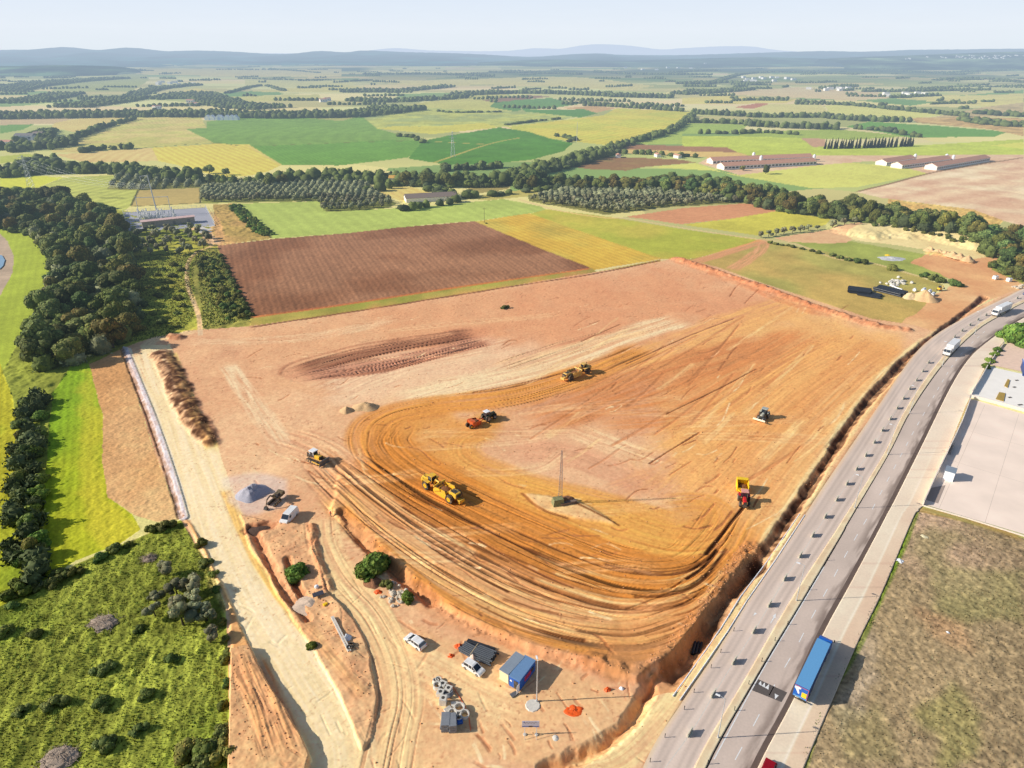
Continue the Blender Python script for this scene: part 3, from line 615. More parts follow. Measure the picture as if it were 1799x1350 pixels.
zpoly([(325,914),(345,950),(372,1000),(402,1070),(408,1150),(440,1140),(400,1050),(370,985),(338,925)], .4, jit=.3, col=G(206,156,100), ca=.8, rough=.2)
# mast island
zpoly([(917,868),(960,872),(1015,880),(1085,922),(1010,912),(950,896)], 0.45, jit=.3, blur=3, col=G(226,184,138), ca=.85)
band([(915,866),(950,895),(1000,912)], .5, G(120,80,44), streak=.1); band([(1010,885),(1050,905),(1090,925)], .5, G(110,74,40), streak=.1)
# east rut lines
for L_ in ([(1308,890),(1275,930),(1240,975)], [(1262,965),(1235,1000),(1205,1022)]): band(L_, .5, G(84,56,34), streak=.1, k=.95, lift=-.3)
for L_ in ([(830,690),(920,672),(1020,648)], [(1170,728),(1250,690),(1330,648)], [(840,950),(930,1000),(1010,1035)], [(1140,815),(1180,790),(1230,760)], [(1020,600),(1090,570)], [(1100,640),(1200,595),(1290,560)]):
    band(L_, .35, G(120,78,50), streak=.5, k=.8, lift=-.15, ls=6)
# gravel stain round the grey heap, yard stains
tint([(395,840),(440,830),(500,838),(500,885),(440,905),(400,880)], G(204,190,184), .7, jit=1, blur=12)
tint([(1300,980),(1330,1000),(1200,1150),(1140,1205),(1040,1185),(1100,1150),(1180,1130)], G(166,130,94), .7, jit=3, blur=14)
tint([(600,900),(740,1040),(860,1110),(1000,1160),(990,1175),(840,1125),(700,1045),(600,930)], G(190,148,108), .6, jit=2, blur=10)
tint([(1110,1080),(1240,1050),(1235,1120),(1160,1185),(1100,1190),(1020,1168)], G(190,136,82), .5)
tint([(1500,1130),(1540,1100),(1530,1250),(1480,1300)], G(176,168,150), .6, jit=3); tint([(1600,990),(1799,1000),(1799,1090),(1680,1080)], G(120,130,78), .4, jit=4); tint([(1560,960),(1640,930),(1700,960),(1620,1000)], G(124,130,80), .35, jit=4)
tint([(1600,1050),(1700,1080),(1720,1160),(1640,1120)], G(180,148,112), .6, jit=3); tint([(1620,1240),(1700,1200),(1740,1260),(1700,1350),(1640,1350)], G(126,134,74), .45, jit=3); tint([(1480,1250),(1560,1230),(1580,1340),(1470,1350)], G(128,128,86), .4, jit=3)
band([(1607,895),(1560,1012),(1500,1135),(1440,1240),(1400,1360)], 1.4, G(104,132,48), k=.85, streak=.6, seed=40)
band([(1607,893),(1700,915),(1799,948)], 1.6, G(150,132,82), k=.8, streak=.6, seed=41)
# sandy mound on the right, pond hollow, meadow bumps, undulation
ridge([(1510,406),(1570,406),(1640,410),(1715,426)], 21, 3.2, rough=.12, rs=9, sharp=.6)
ridge([(1632,446),(1670,452),(1702,462)], 3, 1.8, rough=.8, rs=3, col=G(206,164,104), ca=.8)
for i_, n_ in enumerate(LABS):
    if any(k_ in n_ for k_ in ('green', 'grass_crop', 'olive', 'scrub_ground')): C[LAB == i_] *= np.array([1.11, 1.02, .97], np.float32)
C[..., 0] *= np.where((LAB == 0) & (Y > 500), 1.03, 1)
wm, mm = pmask([(-300,1100),(0,1066),(70,1030),(205,960),(318,914),(345,960),(396,1070),(404,1500),(-300,1500)])
Z[wm] += mm * ((nz(3.2, 91, 3)[wm] - .5) * .7 + (nz(1.0, 92, 3)[wm] - .5) * .35)
wv = fbm(X[wm] / 1.1 + Y[wm] / 3.5, Y[wm] / 4.0 - X[wm] / 6, 93, 3); Z[wm] += mm * (wv - .5) * .3
C[wm] *= (1 + mm[..., None] * ((wv - .5)[..., None] * .6 + .35 * (nz(1.0, 92, 3)[wm] - .5)[..., None])).astype(np.float32)
sid = LAB == S_ID
cr_ = nz(.38, 111, 2); sp_ = np.clip((nz(.55, 112, 2) - .66) * 6, 0, 1) * np.clip(nz(6, 113, 2) * 2.4 - .8, 0, 1)
C *= np.where(sid | (LAB == HR), 1 + (cr_ - .5) * .12 - sp_ * .2, 1)[..., None]
C *= np.where(LAB == lab('ploughed_field'), 1 + (cr_ - .5) * .12, 1)[..., None]
del cr_, sp_
Z += (sid | (LAB == HR)) * ((nz(1.4, 95, 3) - .5) * .07 + (nz(9, 96, 2) - .5) * .3)
C *= np.where(sid, 1 + (nz(.8, 97, 3) - .5) * .09, 1)[..., None]
sc_ = LAB == lab('scrub_lot'); Z += sc_ * (nz(1.2, 98, 3) - .5) * .35; C *= np.where(sc_, 1 + (nz(.7, 99, 3) - .5) * .55, 1)[..., None]
sb = LAB == lab('scrub_ground'); Z += sb * (nz(3.0, 98, 3) - .5) * 1.2 * (Y < 700)
for nm_ in ('grass_crop_field', 'yellow_grass_field', 'dry_grass_strip', 'ploughed_field'):
    q_ = LAB == lab(nm_); Z += q_ * (nz(1.2, 98, 3) - .5) * .3
C += np.where(LAB == lab('grass_crop_field'), 1, 0)[..., None] * 0
# flatten under the paved surfaces (built separately as sheets)
EDGE_L = [(1080,1500),(1133,1340),(1199,1233),(1262,1140),(1309,1060),(1386,945),(1412,908),(1452,847),(1532,730),(1599,632),(1642,590),(1699,556),(1766,523),(1799,507),(1900,470)]
MED_L = [(1170,1500),(1219,1350),(1309,1193),(1386,1060),(1466,937),(1478,918),(1552,800),(1590,722),(1646,640),(1706,580),(1758,548),(1799,527),(1900,488)]
MED_R = [(1190,1500),(1240,1350),(1327,1193),(1407,1060),(1480,937),(1490,918),(1560,800),(1600,722),(1657,640),(1717,580),(1767,550),(1799,532),(1900,492)]
EDGE_R = [(1262,1500),(1322,1350),(1386,1230),(1439,1113),(1492,1017),(1550,910),(1616,780),(1666,680),(1699,630),(1732,601),(1766,577),(1799,557),(1900,512)]
WALK_R = [(1355,1500),(1412,1350),(1499,1147),(1549,1043),(1606,907),(1621,890),(1669,783),(1699,710),(1733,643),(1762,603),(1799,580),(1900,530)]
PAVED = EDGE_L + WALK_R[::-1]
YARD = [(1617,886),(1669,783),(1699,705),(1736,640),(1762,605),(1799,590),(1900,560),(2100,560),(2100,1040),(1900,975),(1799,943)]
for p_ in (PAVED, YARD):
    w_, m_ = pmask(p_); zz = Z[w_]; a_ = m_.astype(np.float32)
    for _ in range(2):
        a_[1:-1] = (a_[:-2] + a_[1:-1] * 2 + a_[2:]) / 4; a_[:, 1:-1] = (a_[:, :-2] + 2 * a_[:, 1:-1] + a_[:, 2:]) / 4
    m2 = np.clip(a_ * 2, 0, 1); Z[w_] = zz * (1 - m2) + (-0.12) * m2
w_, m_ = pmask([(150,640),(163,667),(180,730),(180,813),(190,873),(233,903),(246,930),(205,958),(170,970),(150,900),(140,800),(138,700)], 2)
kk_ = m_.astype(np.float32)
for _ in range(30): kk_[:, 1:-1] = (kk_[:, :-2] + 2 * kk_[:, 1:-1] + kk_[:, 2:]) / 4
blend(w_, G(196,186,66), kk_ * .5 * (LAB[w_] == lab('grass_crop_field')))
# gentle distant undulation
Z += np.clip((Y - 700) / 1500, 0, 1) * (fbm(X / 600, Y / 500, 101, 3) - .5) * np.clip(Y / 250, 0, 34)
Z -= np.clip((Y - 30000) / 60000, 0, 1) * 0
def height(x, y):
    u, v = project(x, y); j = (float(u) - Ug[0]) / DU; i = np.searchsorted(Yr, float(y)) - 1
    i = int(np.clip(i, 0, NV - 2)); fi = min(max((float(y) - Yr[i]) / (Yr[i + 1] - Yr[i]), 0), 1)
    j = min(max(j, 0), NU - 2.001); j0 = int(j); fj = j - j0
    return float((Z[i, j0] * (1 - fj) + Z[i, j0 + 1] * fj) * (1 - fi) + (Z[i + 1, j0] * (1 - fj) + Z[i + 1, j0 + 1] * fj) * fi)
def gp(u, v):
    x, y = world(u, v); z = height(x, y); return Vector((x, y, z))
# ---- build the sheets
Clin = toalb(C).astype(np.float32)
Pn = np.stack([X, Y, Z], -1).astype(np.float32)
dx = np.zeros_like(Pn); dy = np.zeros_like(Pn)
dx[:, 1:-1] = Pn[:, 2:] - Pn[:, :-2]; dx[:, 0] = Pn[:, 1] - Pn[:, 0]; dx[:, -1] = Pn[:, -1] - Pn[:, -2]
dy[1:-1] = Pn[2:] - Pn[:-2]; dy[0] = Pn[1] - Pn[0]; dy[-1] = Pn[-1] - Pn[-2]
Nn = np.cross(dx, dy); Nn /= np.linalg.norm(Nn, axis=-1, keepdims=True) + 1e-9
gm = mat('ground_surface', attr='Col', rough=.95, noise=.10, nscale=.9, bump=.35, spec=.12)
gv = mat('vegetated_surface', attr='Col', rough=.95, noise=.2, nscale=1.4, bump=.9, spec=.08)
idx = np.arange(NV * NU).reshape(NV, NU)
Q = np.stack([idx[:-1, :-1], idx[:-1, 1:], idx[1:, 1:], idx[1:, :-1]], -1).reshape(-1, 4)
FL = LAB[:-1, :-1].reshape(-1)
Pf, Cf, Nf = Pn.reshape(-1, 3), Clin.reshape(-1, 3), Nn.reshape(-1, 3)
BARE = ('construction_ground', 'haul_road', 'ploughed_field', 'bare_ground', 'sandy_mound', 'bare_pinkish_field', 'brown_soil_field', 'farm_yard', 'pond_bank', 'stubble_field')
for li, nm in enumerate(LABS):
    q = Q[FL == li]
    if len(q) == 0: continue
    uq, inv = np.unique(q, return_inverse=True)
    me = np_mesh(nm, Pf[uq], inv.reshape(-1, 4), Cf[uq], Nf[uq])
    o = link(nm, me, gm if nm in BARE else gv); tag(o, kind='structure')
del NZ
# ================================================================== PAVED SURFACES, SKY, HILLS
def ufun(P):
    P = catmull(P, 6); o = np.argsort(P[:, 1]); return lambda v: np.interp(v, P[o, 1], P[o, 0])
fEL, fML, fMR, fER, fWR = map(ufun, (EDGE_L, MED_L, MED_R, EDGE_R, WALK_R))
vv_ = np.concatenate([np.arange(1480, 900, -3.0), np.arange(900, 640, -2.0), np.arange(640, 490, -1.0)])
def sheet(name, fa, fb, z, colfun, material, nc=24, skirt=0.0, curb=None):
    rows = []; cols = []
    t = np.linspace(0, 1, nc)
    s_acc = 0; prev = None
    for v in vv_:
        ua, ub = fa(v), fb(v); a = np.array(world(ua, v)); b = np.array(world(ub, v))
        if prev is not None: s_acc += np.hypot(*(a - prev))
        prev = a
        p = a[None] * (1 - t[:, None]) + b[None] * t[:, None]
        rows.append(np.column_stack([p, np.full(nc, z)])); cols.append(colfun(p[:, 0], p[:, 1], t, s_acc))
    V = np.array(rows); Cc = np.array(cols)
    if skirt:
        l = V[:, :1].copy(); l[..., 2] -= skirt; r_ = V[:, -1:].copy(); r_[..., 2] -= skirt
        V = np.concatenate([l, V, r_], 1); Cc = np.concatenate([Cc[:, :1], Cc, Cc[:, -1:]], 1)
    n, k = V.shape[:2]; ix = np.arange(n * k).reshape(n, k)
    Qd = np.stack([ix[:-1, :-1], ix[:-1, 1:], ix[1:, 1:], ix[1:, :-1]], -1).reshape(-1, 4)
    me = np_mesh(name, V.reshape(-1, 3), Qd, toalb(Cc.reshape(-1, 3)), smooth=False)
    o = link(name, me, material); tag(o, kind='structure'); return o
pv = mat('asphalt_and_paving', attr='Col', rough=.9, noise=.06, nscale=2.2, bump=.15, spec=.2)
def cA(x, y, t, s):
    n = fbm(x / 9 + t * 4, y / 9, 7, 3); st = vnoise(t * 14, np.full_like(t, s / 60), 3)
    tyre = np.exp(-((t - .22) / .05) ** 2) + np.exp(-((t - .36) / .05) ** 2) + np.exp(-((t - .7) / .05) ** 2) + np.exp(-((t - .86) / .05) ** 2)
    b = 1 + .10 * (n - .5) + .06 * (st - .5) - (.06 + .04 * st) * tyre
    dust = np.exp(-(t / .08) ** 2)[:, None] * .6
    c = rgb(192, 185, 177)[None] * b[:, None]; return c * (1 - dust) + rgb(222, 190, 152) * dust
def cB(x, y, t, s):
    n = fbm(x / 7, y / 7, 9, 4); n2 = fbm(t * 5 + 0 * x, np.full_like(t, s / 7.0), 10, 4)
    stain = np.clip((t - .60) / .3, 0, 1) * np.clip((n2 - .36) * 5, 0, 1) * .75
    pat = (vnoise(np.full_like(t, s / 26), t * 2, 12) - .5) * .08
    c = rgb(182, 176, 169)[None] * (1 + .1 * (n - .5) + pat)[:, None]
    return c * (1 - stain[:, None]) + rgb(112, 104, 99) * stain[:, None]
def cM(x, y, t, s):
    n = fbm(x / 2, y / 2, 13, 3); c = rgb(202, 188, 158)[None] * (1 + .25 * (n - .5))[:, None]
    e = (np.exp(-((t - .8) / .15) ** 2) * .5)[:, None]; return c * (1 - e) + rgb(224, 212, 186) * e
def cW(x, y, t, s):
    n = fbm(x / 6, y / 6, 14, 4); k = np.clip((t - .52) / .04, 0, 1)[:, None]
    base = rgb(216, 200, 182) * (1 - k) + rgb(206, 186, 164) * k
    jt = 1 - .06 * (np.abs((s / 5.0) % 1 - .5) < .02)
    line = np.exp(-((t - .52) / .035) ** 2)[:, None] * .8
    base = base * (1 - line) + rgb(242, 230, 208) * line
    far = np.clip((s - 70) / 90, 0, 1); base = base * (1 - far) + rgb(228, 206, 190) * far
    return base * ((1 + .12 * (n - .5)) * jt)[:, None]
flat = lambda c: (lambda x, y, t, s: rgb(*c)[None] * (1 + .15 * (fbm(x, y, 15, 3) - .5))[:, None])
mix_ = lambda f, g, k: (lambda v: f(v) * (1 - k) + g(v) * k)
sheet('road', fEL, fML, 0.0, cA, pv, 40)
sheet('median_strip', fML, fMR, 0.10, cM, pv, 8, skirt=.14)
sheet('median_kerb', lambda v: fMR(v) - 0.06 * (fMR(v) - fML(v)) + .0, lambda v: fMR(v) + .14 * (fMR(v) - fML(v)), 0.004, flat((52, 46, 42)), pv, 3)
sheet('road', lambda v: fMR(v) + .14 * (fMR(v) - fML(v)), mix_(fMR, fER, .95), 0.0, cB, pv, 40)
sheet('road_edge_strip', mix_(fMR, fER, .95), lambda v: fER(v) + .10 * (fWR(v) - fER(v)), 0.006, flat((92, 84, 80)), pv, 4)  # dark strip along the right edge of the carriageway
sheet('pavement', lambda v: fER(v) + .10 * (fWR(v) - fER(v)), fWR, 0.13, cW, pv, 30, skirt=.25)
white = mat('road_paint', (.82, .82, .80), rough=.7, noise=.15, nscale=2)
cream = mat('faded_road_paint', lin(216, 210, 200), rough=.8, noise=.2, nscale=2)
def poly_sheet(name, pts, z, m, kind='structure', px=True, th=0.0):
    P = [world(*p) for p in pts] if px else pts
    bm = bmesh.new(); vs = [bm.verts.new((x, y, z)) for x, y in P]; f = bm.faces.new(vs)
    if f.normal.z < 0: f.normal_flip()
    if th:
        r = bmesh.ops.extrude_face_region(bm, geom=[f]); [setattr(v.co, 'z', z - th) for v in r['geom'] if isinstance(v, bmesh.types.BMVert)]
    bmesh.ops.triangulate(bm, faces=bm.faces[:])
    me = bpy.data.meshes.new(name); bm.to_mesh(me); bm.free()
    o = link(name, me, m)
    if kind: tag(o, kind=kind)
    return o
def dashes(name, pts, length, gap, wd, z, m, start=0.0):
    P = np.array([world(*p) for p in catmull(pts, 6)]); sg = np.hypot(*np.diff(P, axis=0).T); S = np.concatenate([[0], np.cumsum(sg)])
    bm = bmesh.new(); s = start
    at = lambda q: np.array([np.interp(q, S, P[:, 0]), np.interp(q, S, P[:, 1])])
    while s < S[-1] - length:
        k = max(1, int(length / 3)); 
        for i in range(k):
            a, b = at(s + length * i / k), at(s + length * (i + 1) / k); d = (b - a) / np.hypot(*(b - a)); n = np.array([-d[1], d[0]]) * wd / 2
            bm.faces.new([bm.verts.new((*q, z)) for q in (a - n, b - n, b + n, a + n)])
        s += length + gap
    for f in bm.faces:
        f.normal_update()
        if f.normal.z < 0: f.normal_flip()
    me = bpy.data.meshes.new(name); bm.to_mesh(me); bm.free(); return tag(link(name, me, m), kind='structure')
dashes('lane_marking', [(1255,1400),(1289,1340),(1329,1265),(1364,1198),(1396,1143),(1422,1093),(1459,1025),(1482,982),(1509,935),(1527,905),(1547,867),(1576,813),(1606,757),(1629,717),(1650,680),(1675,640),(1700,610),(1735,578)], 3.0, 5.0, .16, .006, white)
dashes('lane_marking', [(1130,1400),(1212,1290),(1253,1222),(1290,1163),(1325,1109),(1379,1018),(1429,942),(1470,879),(1522,802),(1564,738),(1598,684),(1630,639),(1678,592),(1718,563),(1773,533)], 60, .5, .10, .006, cream)
dashes('kerb_marking', [(1240+6,1350),(1331,1193),(1410,1060),(1483,937)], 60, 0.1, .18, .008, white, 2)
ht = mat('speed_table_asphalt', lin(96, 88, 84), rough=.9, noise=.15, nscale=1)
poly_sheet('speed_table', [(1331,1193),(1383,1217),(1373,1234),(1321,1213)], .006, ht)
for T in ([(1332,1202),(1337,1196.5),(1338,1205.4)], [(1338,1205.4),(1344,1199),(1344,1208.7)], [(1344,1208.7),(1351.5,1202),(1350,1212)], [(1361,1218.5),(1368,1222.5),(1361.5,1229)]):
    poly_sheet('yield_marking', T, .012, white)
poly_sheet('arrow_marking', [(1353,1095),(1359,1084),(1357,1083),(1363,1078),(1363,1087),(1361,1085.5),(1354,1096)], .008, white)
poly_sheet('arrow_marking', [(1323,1082),(1326,1076),(1330,1078),(1326,1081)], .008, white)
peach = mat('yard_concrete', (.98, .80, .66), rough=.9, noise=.09, nscale=.12); whitec = mat('white_concrete', (.97, .92, .84), rough=.85, noise=.04, nscale=.4)
pinkc = mat('pinkish_gravel', (.86, .62, .47), rough=.95, noise=.1, nscale=.8)
poly_sheet('yard_paving', [(1622,886),(1672,783),(1706,701),(1799,728),(2100,812),(2100,1030),(1799,939)], .03, peach)
poly_sheet('white_yard_paving', [(1706,695),(1736,644),(1799,658),(2100,725),(2100,806),(1799,723)], .036, whitec)
poly_sheet('gravel_lot', [(1738,641),(1764,606),(1799,592),(1900,575),(2100,700),(2100,716),(1799,654)], .03, pinkc)
def box_between(mb, a, b, h, t, z0=0.0):
    ax, ay = world(*a); bx, by = world(*b); d = Vector((bx - ax, by - ay, 0))
    mb.box(((ax + bx) / 2, (ay + by) / 2, z0 + h / 2), (d.length, t, h), rz=math.atan2(d.y, d.x))
jm = mat('slab_joint', (.62, .50, .40), rough=.95)
for a_, b_ in (((1683,752),(1900,812)), ((1660,806),(1900,880)), ((1730,712),(1650,893)), ((1790,728),(1730,920)), ((1860,748),(1820,950))):
    A_, B_ = Vector(world(*a_)), Vector(world(*b_)); d_ = B_ - A_; jb = MB(); jb.box(((A_.x+B_.x)/2, (A_.y+B_.y)/2, .034), (d_.length, .07, .004), rz=math.atan2(d_.y, d_.x)); tag(jb.build('slab_joint', jm), kind='structure')
# sky backdrop
R_ = 80000; n = 96; m_ = 24; V = []; cols = []
for j in range(m_ + 1):
    e = j / m_; z = -2500 + e * 26000
    for i in range(n + 1):
        a = math.radians(-20 + 220 * i / n); V.append((R_ * math.cos(a), R_ * math.sin(a), z))
ix = np.arange((m_ + 1) * (n + 1)).reshape(m_ + 1, n + 1)
me = np_mesh('sky', np.array(V), np.stack([ix[:-1, :-1], ix[:-1, 1:], ix[1:, 1:], ix[1:, :-1]], -1).reshape(-1, 4))
sm = bpy.data.materials.new('sky_gradient'); sm.use_nodes = True; nt = sm.node_tree; N = nt.nodes; L = nt.links; N.remove(N['Principled BSDF'])
em = N.new('ShaderNodeEmission'); g = N.new('ShaderNodeNewGeometry'); sx = N.new('ShaderNodeSeparateXYZ'); L.new(g.outputs['Position'], sx.inputs[0])
mr = N.new('ShaderNodeMapRange'); mr.inputs[1].default_value = 0; mr.inputs[2].default_value = 9000; L.new(sx.outputs[2], mr.inputs[0])
cr = N.new('ShaderNodeValToRGB'); cr.color_ramp.elements[0].color = (*lin(228, 237, 245), 1); cr.color_ramp.elements[1].color = (*lin(214, 230, 250), 1)
e_ = cr.color_ramp.elements.new(.25); e_.color = (*lin(232, 240, 249), 1)
tn = N.new('ShaderNodeTexNoise'); mp = N.new('ShaderNodeMapping'); mp.inputs['Scale'].default_value = (.00006, .00006, .0004); tcn = N.new('ShaderNodeTexCoord')
L.new(tcn.outputs['Object'], mp.inputs[0]); L.new(mp.outputs[0], tn.inputs['Vector']); mr2 = N.new('ShaderNodeMapRange'); mr2.inputs[3].default_value = .99; mr2.inputs[4].default_value = 1.01; L.new(tn.outputs[0], mr2.inputs[0])
L.new(mr.outputs[0], cr.inputs[0]); L.new(cr.outputs[0], em.inputs[0]); L.new(mr2.outputs[0], em.inputs[1]); L.new(em.outputs[0], N['Material Output'].inputs[0])
tag(link('sky', me, sm), kind='structure')
# hills
def hill(name, ridge_px, foot_v, Dc, Df, col, seed, hazeM, rough=1.0):
    us = np.linspace(ridge_px[0][0], ridge_px[-1][0], 420); P = catmull(ridge_px, 8); vt = np.interp(us, P[:, 0], P[:, 1]); rows = []
    nr = 26
    for k in range(nr + 1):
        t = k / nr; D = Df * (1 - t) + Dc * t
        depth_c = Dc * CP + 0; y = -(vt - CY) / F; slope = (-SP + y * CP) / (CP + y * SP); ztop = H + slope * Dc
        x = (us - CX) / F * (D * CP + H * SP) ; xt = (us - CX) / F * (Dc / (CP + y * SP)); x = x * (1 - t) + xt * t
        prof = t ** .8 * (.75 + .25 * t) * (1 - .28 * np.clip(fbm(us / 55 + t * 1.5, np.full_like(us, t * 2.2), seed + 2, 3) * 1.6 - .5, 0, 1) * (1 - t ** 3))
        nzv = (fbm(us / 60 + seed, np.full_like(us, t * 6), seed, 4) - .5) * (1 - t) * t * 4 * (abs(ztop.mean()) + 60) * .30 * rough
        z = -25 * (1 - t) + (ztop) * prof + nzv
        if k == nr: z = ztop + (vnoise(us * 1.3, us * 0, seed) - .5) * Dc * .00045
        rows.append(np.column_stack([x, np.full_like(us, D), z]))
    bk = rows[-1].copy(); bk[:, 1] += 900; bk[:, 2] -= 300; rows.append(bk)
    V = np.array(rows); n_, k_ = V.shape[:2]; ix = np.arange(n_ * k_).reshape(n_, k_)
    cc = np.asarray(col)[None] * np.clip(1 + 3.2 * (fbm(V[..., 0].ravel() / (Dc * .03), V[..., 1].ravel() / (Dc * .05) + V[..., 2].ravel() / (Dc * .004), seed, 5)[:, None] - .45), .35, 3.4)
    me = np_mesh(name, V.reshape(-1, 3), np.stack([ix[:-1, :-1], ix[:-1, 1:], ix[1:, 1:], ix[1:, :-1]], -1).reshape(-1, 4), s2l(cc))
    tag(link(name, me, hazeM), kind='structure')
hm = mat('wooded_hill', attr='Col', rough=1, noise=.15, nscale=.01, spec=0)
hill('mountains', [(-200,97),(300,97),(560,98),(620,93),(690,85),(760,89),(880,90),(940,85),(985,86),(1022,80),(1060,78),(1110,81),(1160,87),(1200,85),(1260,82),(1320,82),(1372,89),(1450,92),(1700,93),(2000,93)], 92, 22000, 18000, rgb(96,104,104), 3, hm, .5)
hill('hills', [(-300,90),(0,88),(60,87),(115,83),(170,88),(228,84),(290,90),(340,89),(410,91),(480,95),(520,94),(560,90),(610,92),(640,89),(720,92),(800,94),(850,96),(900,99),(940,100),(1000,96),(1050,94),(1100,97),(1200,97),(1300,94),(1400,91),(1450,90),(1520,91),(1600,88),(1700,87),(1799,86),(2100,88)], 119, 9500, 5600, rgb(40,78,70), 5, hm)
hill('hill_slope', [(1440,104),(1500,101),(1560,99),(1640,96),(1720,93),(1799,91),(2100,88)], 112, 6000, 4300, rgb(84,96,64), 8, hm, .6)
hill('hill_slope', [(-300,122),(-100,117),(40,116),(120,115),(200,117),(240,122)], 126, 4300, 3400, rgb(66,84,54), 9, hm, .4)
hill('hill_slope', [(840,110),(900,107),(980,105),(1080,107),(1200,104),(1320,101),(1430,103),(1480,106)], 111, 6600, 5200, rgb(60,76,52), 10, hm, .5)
# ================================================================== PLANTS
def ico(sub):
    bm = bmesh.new(); bmesh.ops.create_icosphere(bm, subdivisions=sub, radius=1); V = np.array([v.co[:] for v in bm.verts]); Fc = np.array([[v.index for v in f.verts] for f in bm.faces]); bm.free(); return V, Fc
I1, I2, I3 = ico(1), ico(2), ico(3)
def crown_arrays(seed, R, Hc, z0, nl, leaves, leaf, col, lobe=.46, flatb=.3, ico_=I2, squash=.85, cone=False):
    r = np.random.default_rng(seed); Vs, Fs, Cs = [], [], []; base = 0; cen = []
    for k in range(nl):
        if cone:
            zz = k / max(nl - 1, 1); rad = R * (1 - zz ** 1.4 * .85); c = np.array([0, 0, z0 + Hc * (.06 + .86 * zz)]); lr = rad * .95; sq = Hc / nl / max(lr, .01) * 1.4
            c[:2] += r.normal(0, R * .12, 2)
        else:
            a = r.random() * 6.283; e = r.uniform(-.75, 1.0) if k else 1.0; rr = math.sqrt(max(0, 1 - e * e)) * r.uniform(.35, .95) * R
            c = np.array([math.cos(a) * rr, math.sin(a) * rr, z0 + Hc * (.5 + .33 * e)]); lr = R * lobe * r.uniform(.5, 1.2); sq = squash
        cen.append((c, lr, sq)); v, f = ico_
        d = 1 + .34 * (r.random(len(v)) - .5); p = v * d[:, None] * lr; p[:, 2] *= sq; p += c
        Vs.append(p); Fs.append(np.column_stack([f, f[:, -1]]) + base); base += len(v)
        sh = (.72 + .35 * np.clip((p[:, 2] - z0) / Hc, 0, 1)) * (.92 + .16 * r.random(len(p))) * r.uniform(.85, 1.12)  # shade painted in: lobes darken towards the crown base
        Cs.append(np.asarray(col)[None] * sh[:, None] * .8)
    if leaves:
        ci = r.integers(0, nl, leaves); C0 = np.array([cen[i][0] for i in ci]); lr = np.array([cen[i][1] for i in ci]); sq = np.array([cen[i][2] for i in ci])
        n = r.normal(size=(leaves, 3)); n[:, 2] = n[:, 2] * .8 + .25; n /= np.linalg.norm(n, axis=1)[:, None]
        P = C0 + n * lr[:, None] * np.column_stack([np.ones(leaves), np.ones(leaves), sq]) * r.uniform(.92, 1.22, leaves)[:, None]
        t1 = np.cross(n, r.normal(size=(leaves, 3))); t1 /= np.linalg.norm(t1, axis=1)[:, None] + 1e-9; t2 = np.cross(n, t1) + n * r.uniform(-.7, .7, (leaves, 1))
        s = leaf * r.uniform(.5, 1.3, leaves)[:, None]
        q = np.stack([P - t1 * s, P - t2 * s * .7, P + t1 * s, P + t2 * s * .7], 1).reshape(-1, 3)
        Vs.append(q); Fs.append(np.arange(len(q)).reshape(-1, 4) + base); base += len(q)
        sh = (.75 + .55 * np.clip((P[:, 2] - z0) / Hc, 0, 1)) * r.uniform(.65, 1.35, leaves)  # leaf flecks carry painted shade too, darker low in the crown
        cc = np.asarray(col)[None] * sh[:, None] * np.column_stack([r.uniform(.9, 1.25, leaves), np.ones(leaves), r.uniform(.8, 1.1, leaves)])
        Cs.append(np.repeat(cc, 4, 0))
    return np.concatenate(Vs), np.concatenate(Fs), np.concatenate(Cs)
def fmesh(name, V, Fq, Cc):
    tri = Fq[:, 2] == Fq[:, 3]; me = bpy.data.meshes.new(name); faces = [f[:3] for f in Fq[tri].tolist()] + Fq[~tri].tolist()
    n = np.array([len(f) for f in faces]); lv = np.concatenate([np.array(f) for f in faces]) if len(faces) < 2 else np.concatenate([Fq[tri][:, :3].ravel(), Fq[~tri].ravel()])
    me.vertices.add(len(V)); me.vertices.foreach_set('co', V.astype(np.float32).ravel()); me.loops.add(len(lv)); me.loops.foreach_set('vertex_index', lv.astype(np.int32))
    me.polygons.add(len(n)); me.polygons.foreach_set('loop_start', np.concatenate([[0], np.cumsum(n)[:-1]]).astype(np.int32)); me.polygons.foreach_set('loop_total', n.astype(np.int32)); me.update(calc_edges=True)
    a = me.color_attributes.new('Col', 'FLOAT_COLOR', 'POINT'); c = np.ones((len(V), 4), np.float32); c[:, :3] = Cc; a.data.foreach_set('color', c.ravel()); return me
leafm = mat('foliage', attr='Col', rough=.8, noise=.15, nscale=.8, rnd=.38, spec=.15)
leafm2 = mat('far_foliage', attr='Col', rough=.9, noise=.1, nscale=.05, spec=.05)
bark = mat('bark', (.10, .075, .05), rough=.95, noise=.3, nscale=5)
def trunk_bm(mb, R, Hc, z0, seed):
    rd = random.Random(seed); mb.cyl((0, 0, -.4), (rd.uniform(-.1, .1), rd.uniform(-.1, .1), z0 + Hc * .35), R * .09, R * .05, 8)
    for k in range(5):
        a = rd.random() * 6.28; mb.cyl((0, 0, z0 * .8 + k * .1), (math.cos(a) * R * .55, math.sin(a) * R * .55, z0 + Hc * rd.uniform(.4, .7)), R * .04, R * .012, 6)
    return mb
GREENS = {'oak': (.125, .155, .044), 'olive': (.235, .245, .130), 'shrub': (.125, .155, .042), 'bright': (.125, .200, .036), 'cyp': (.042, .052, .024)}
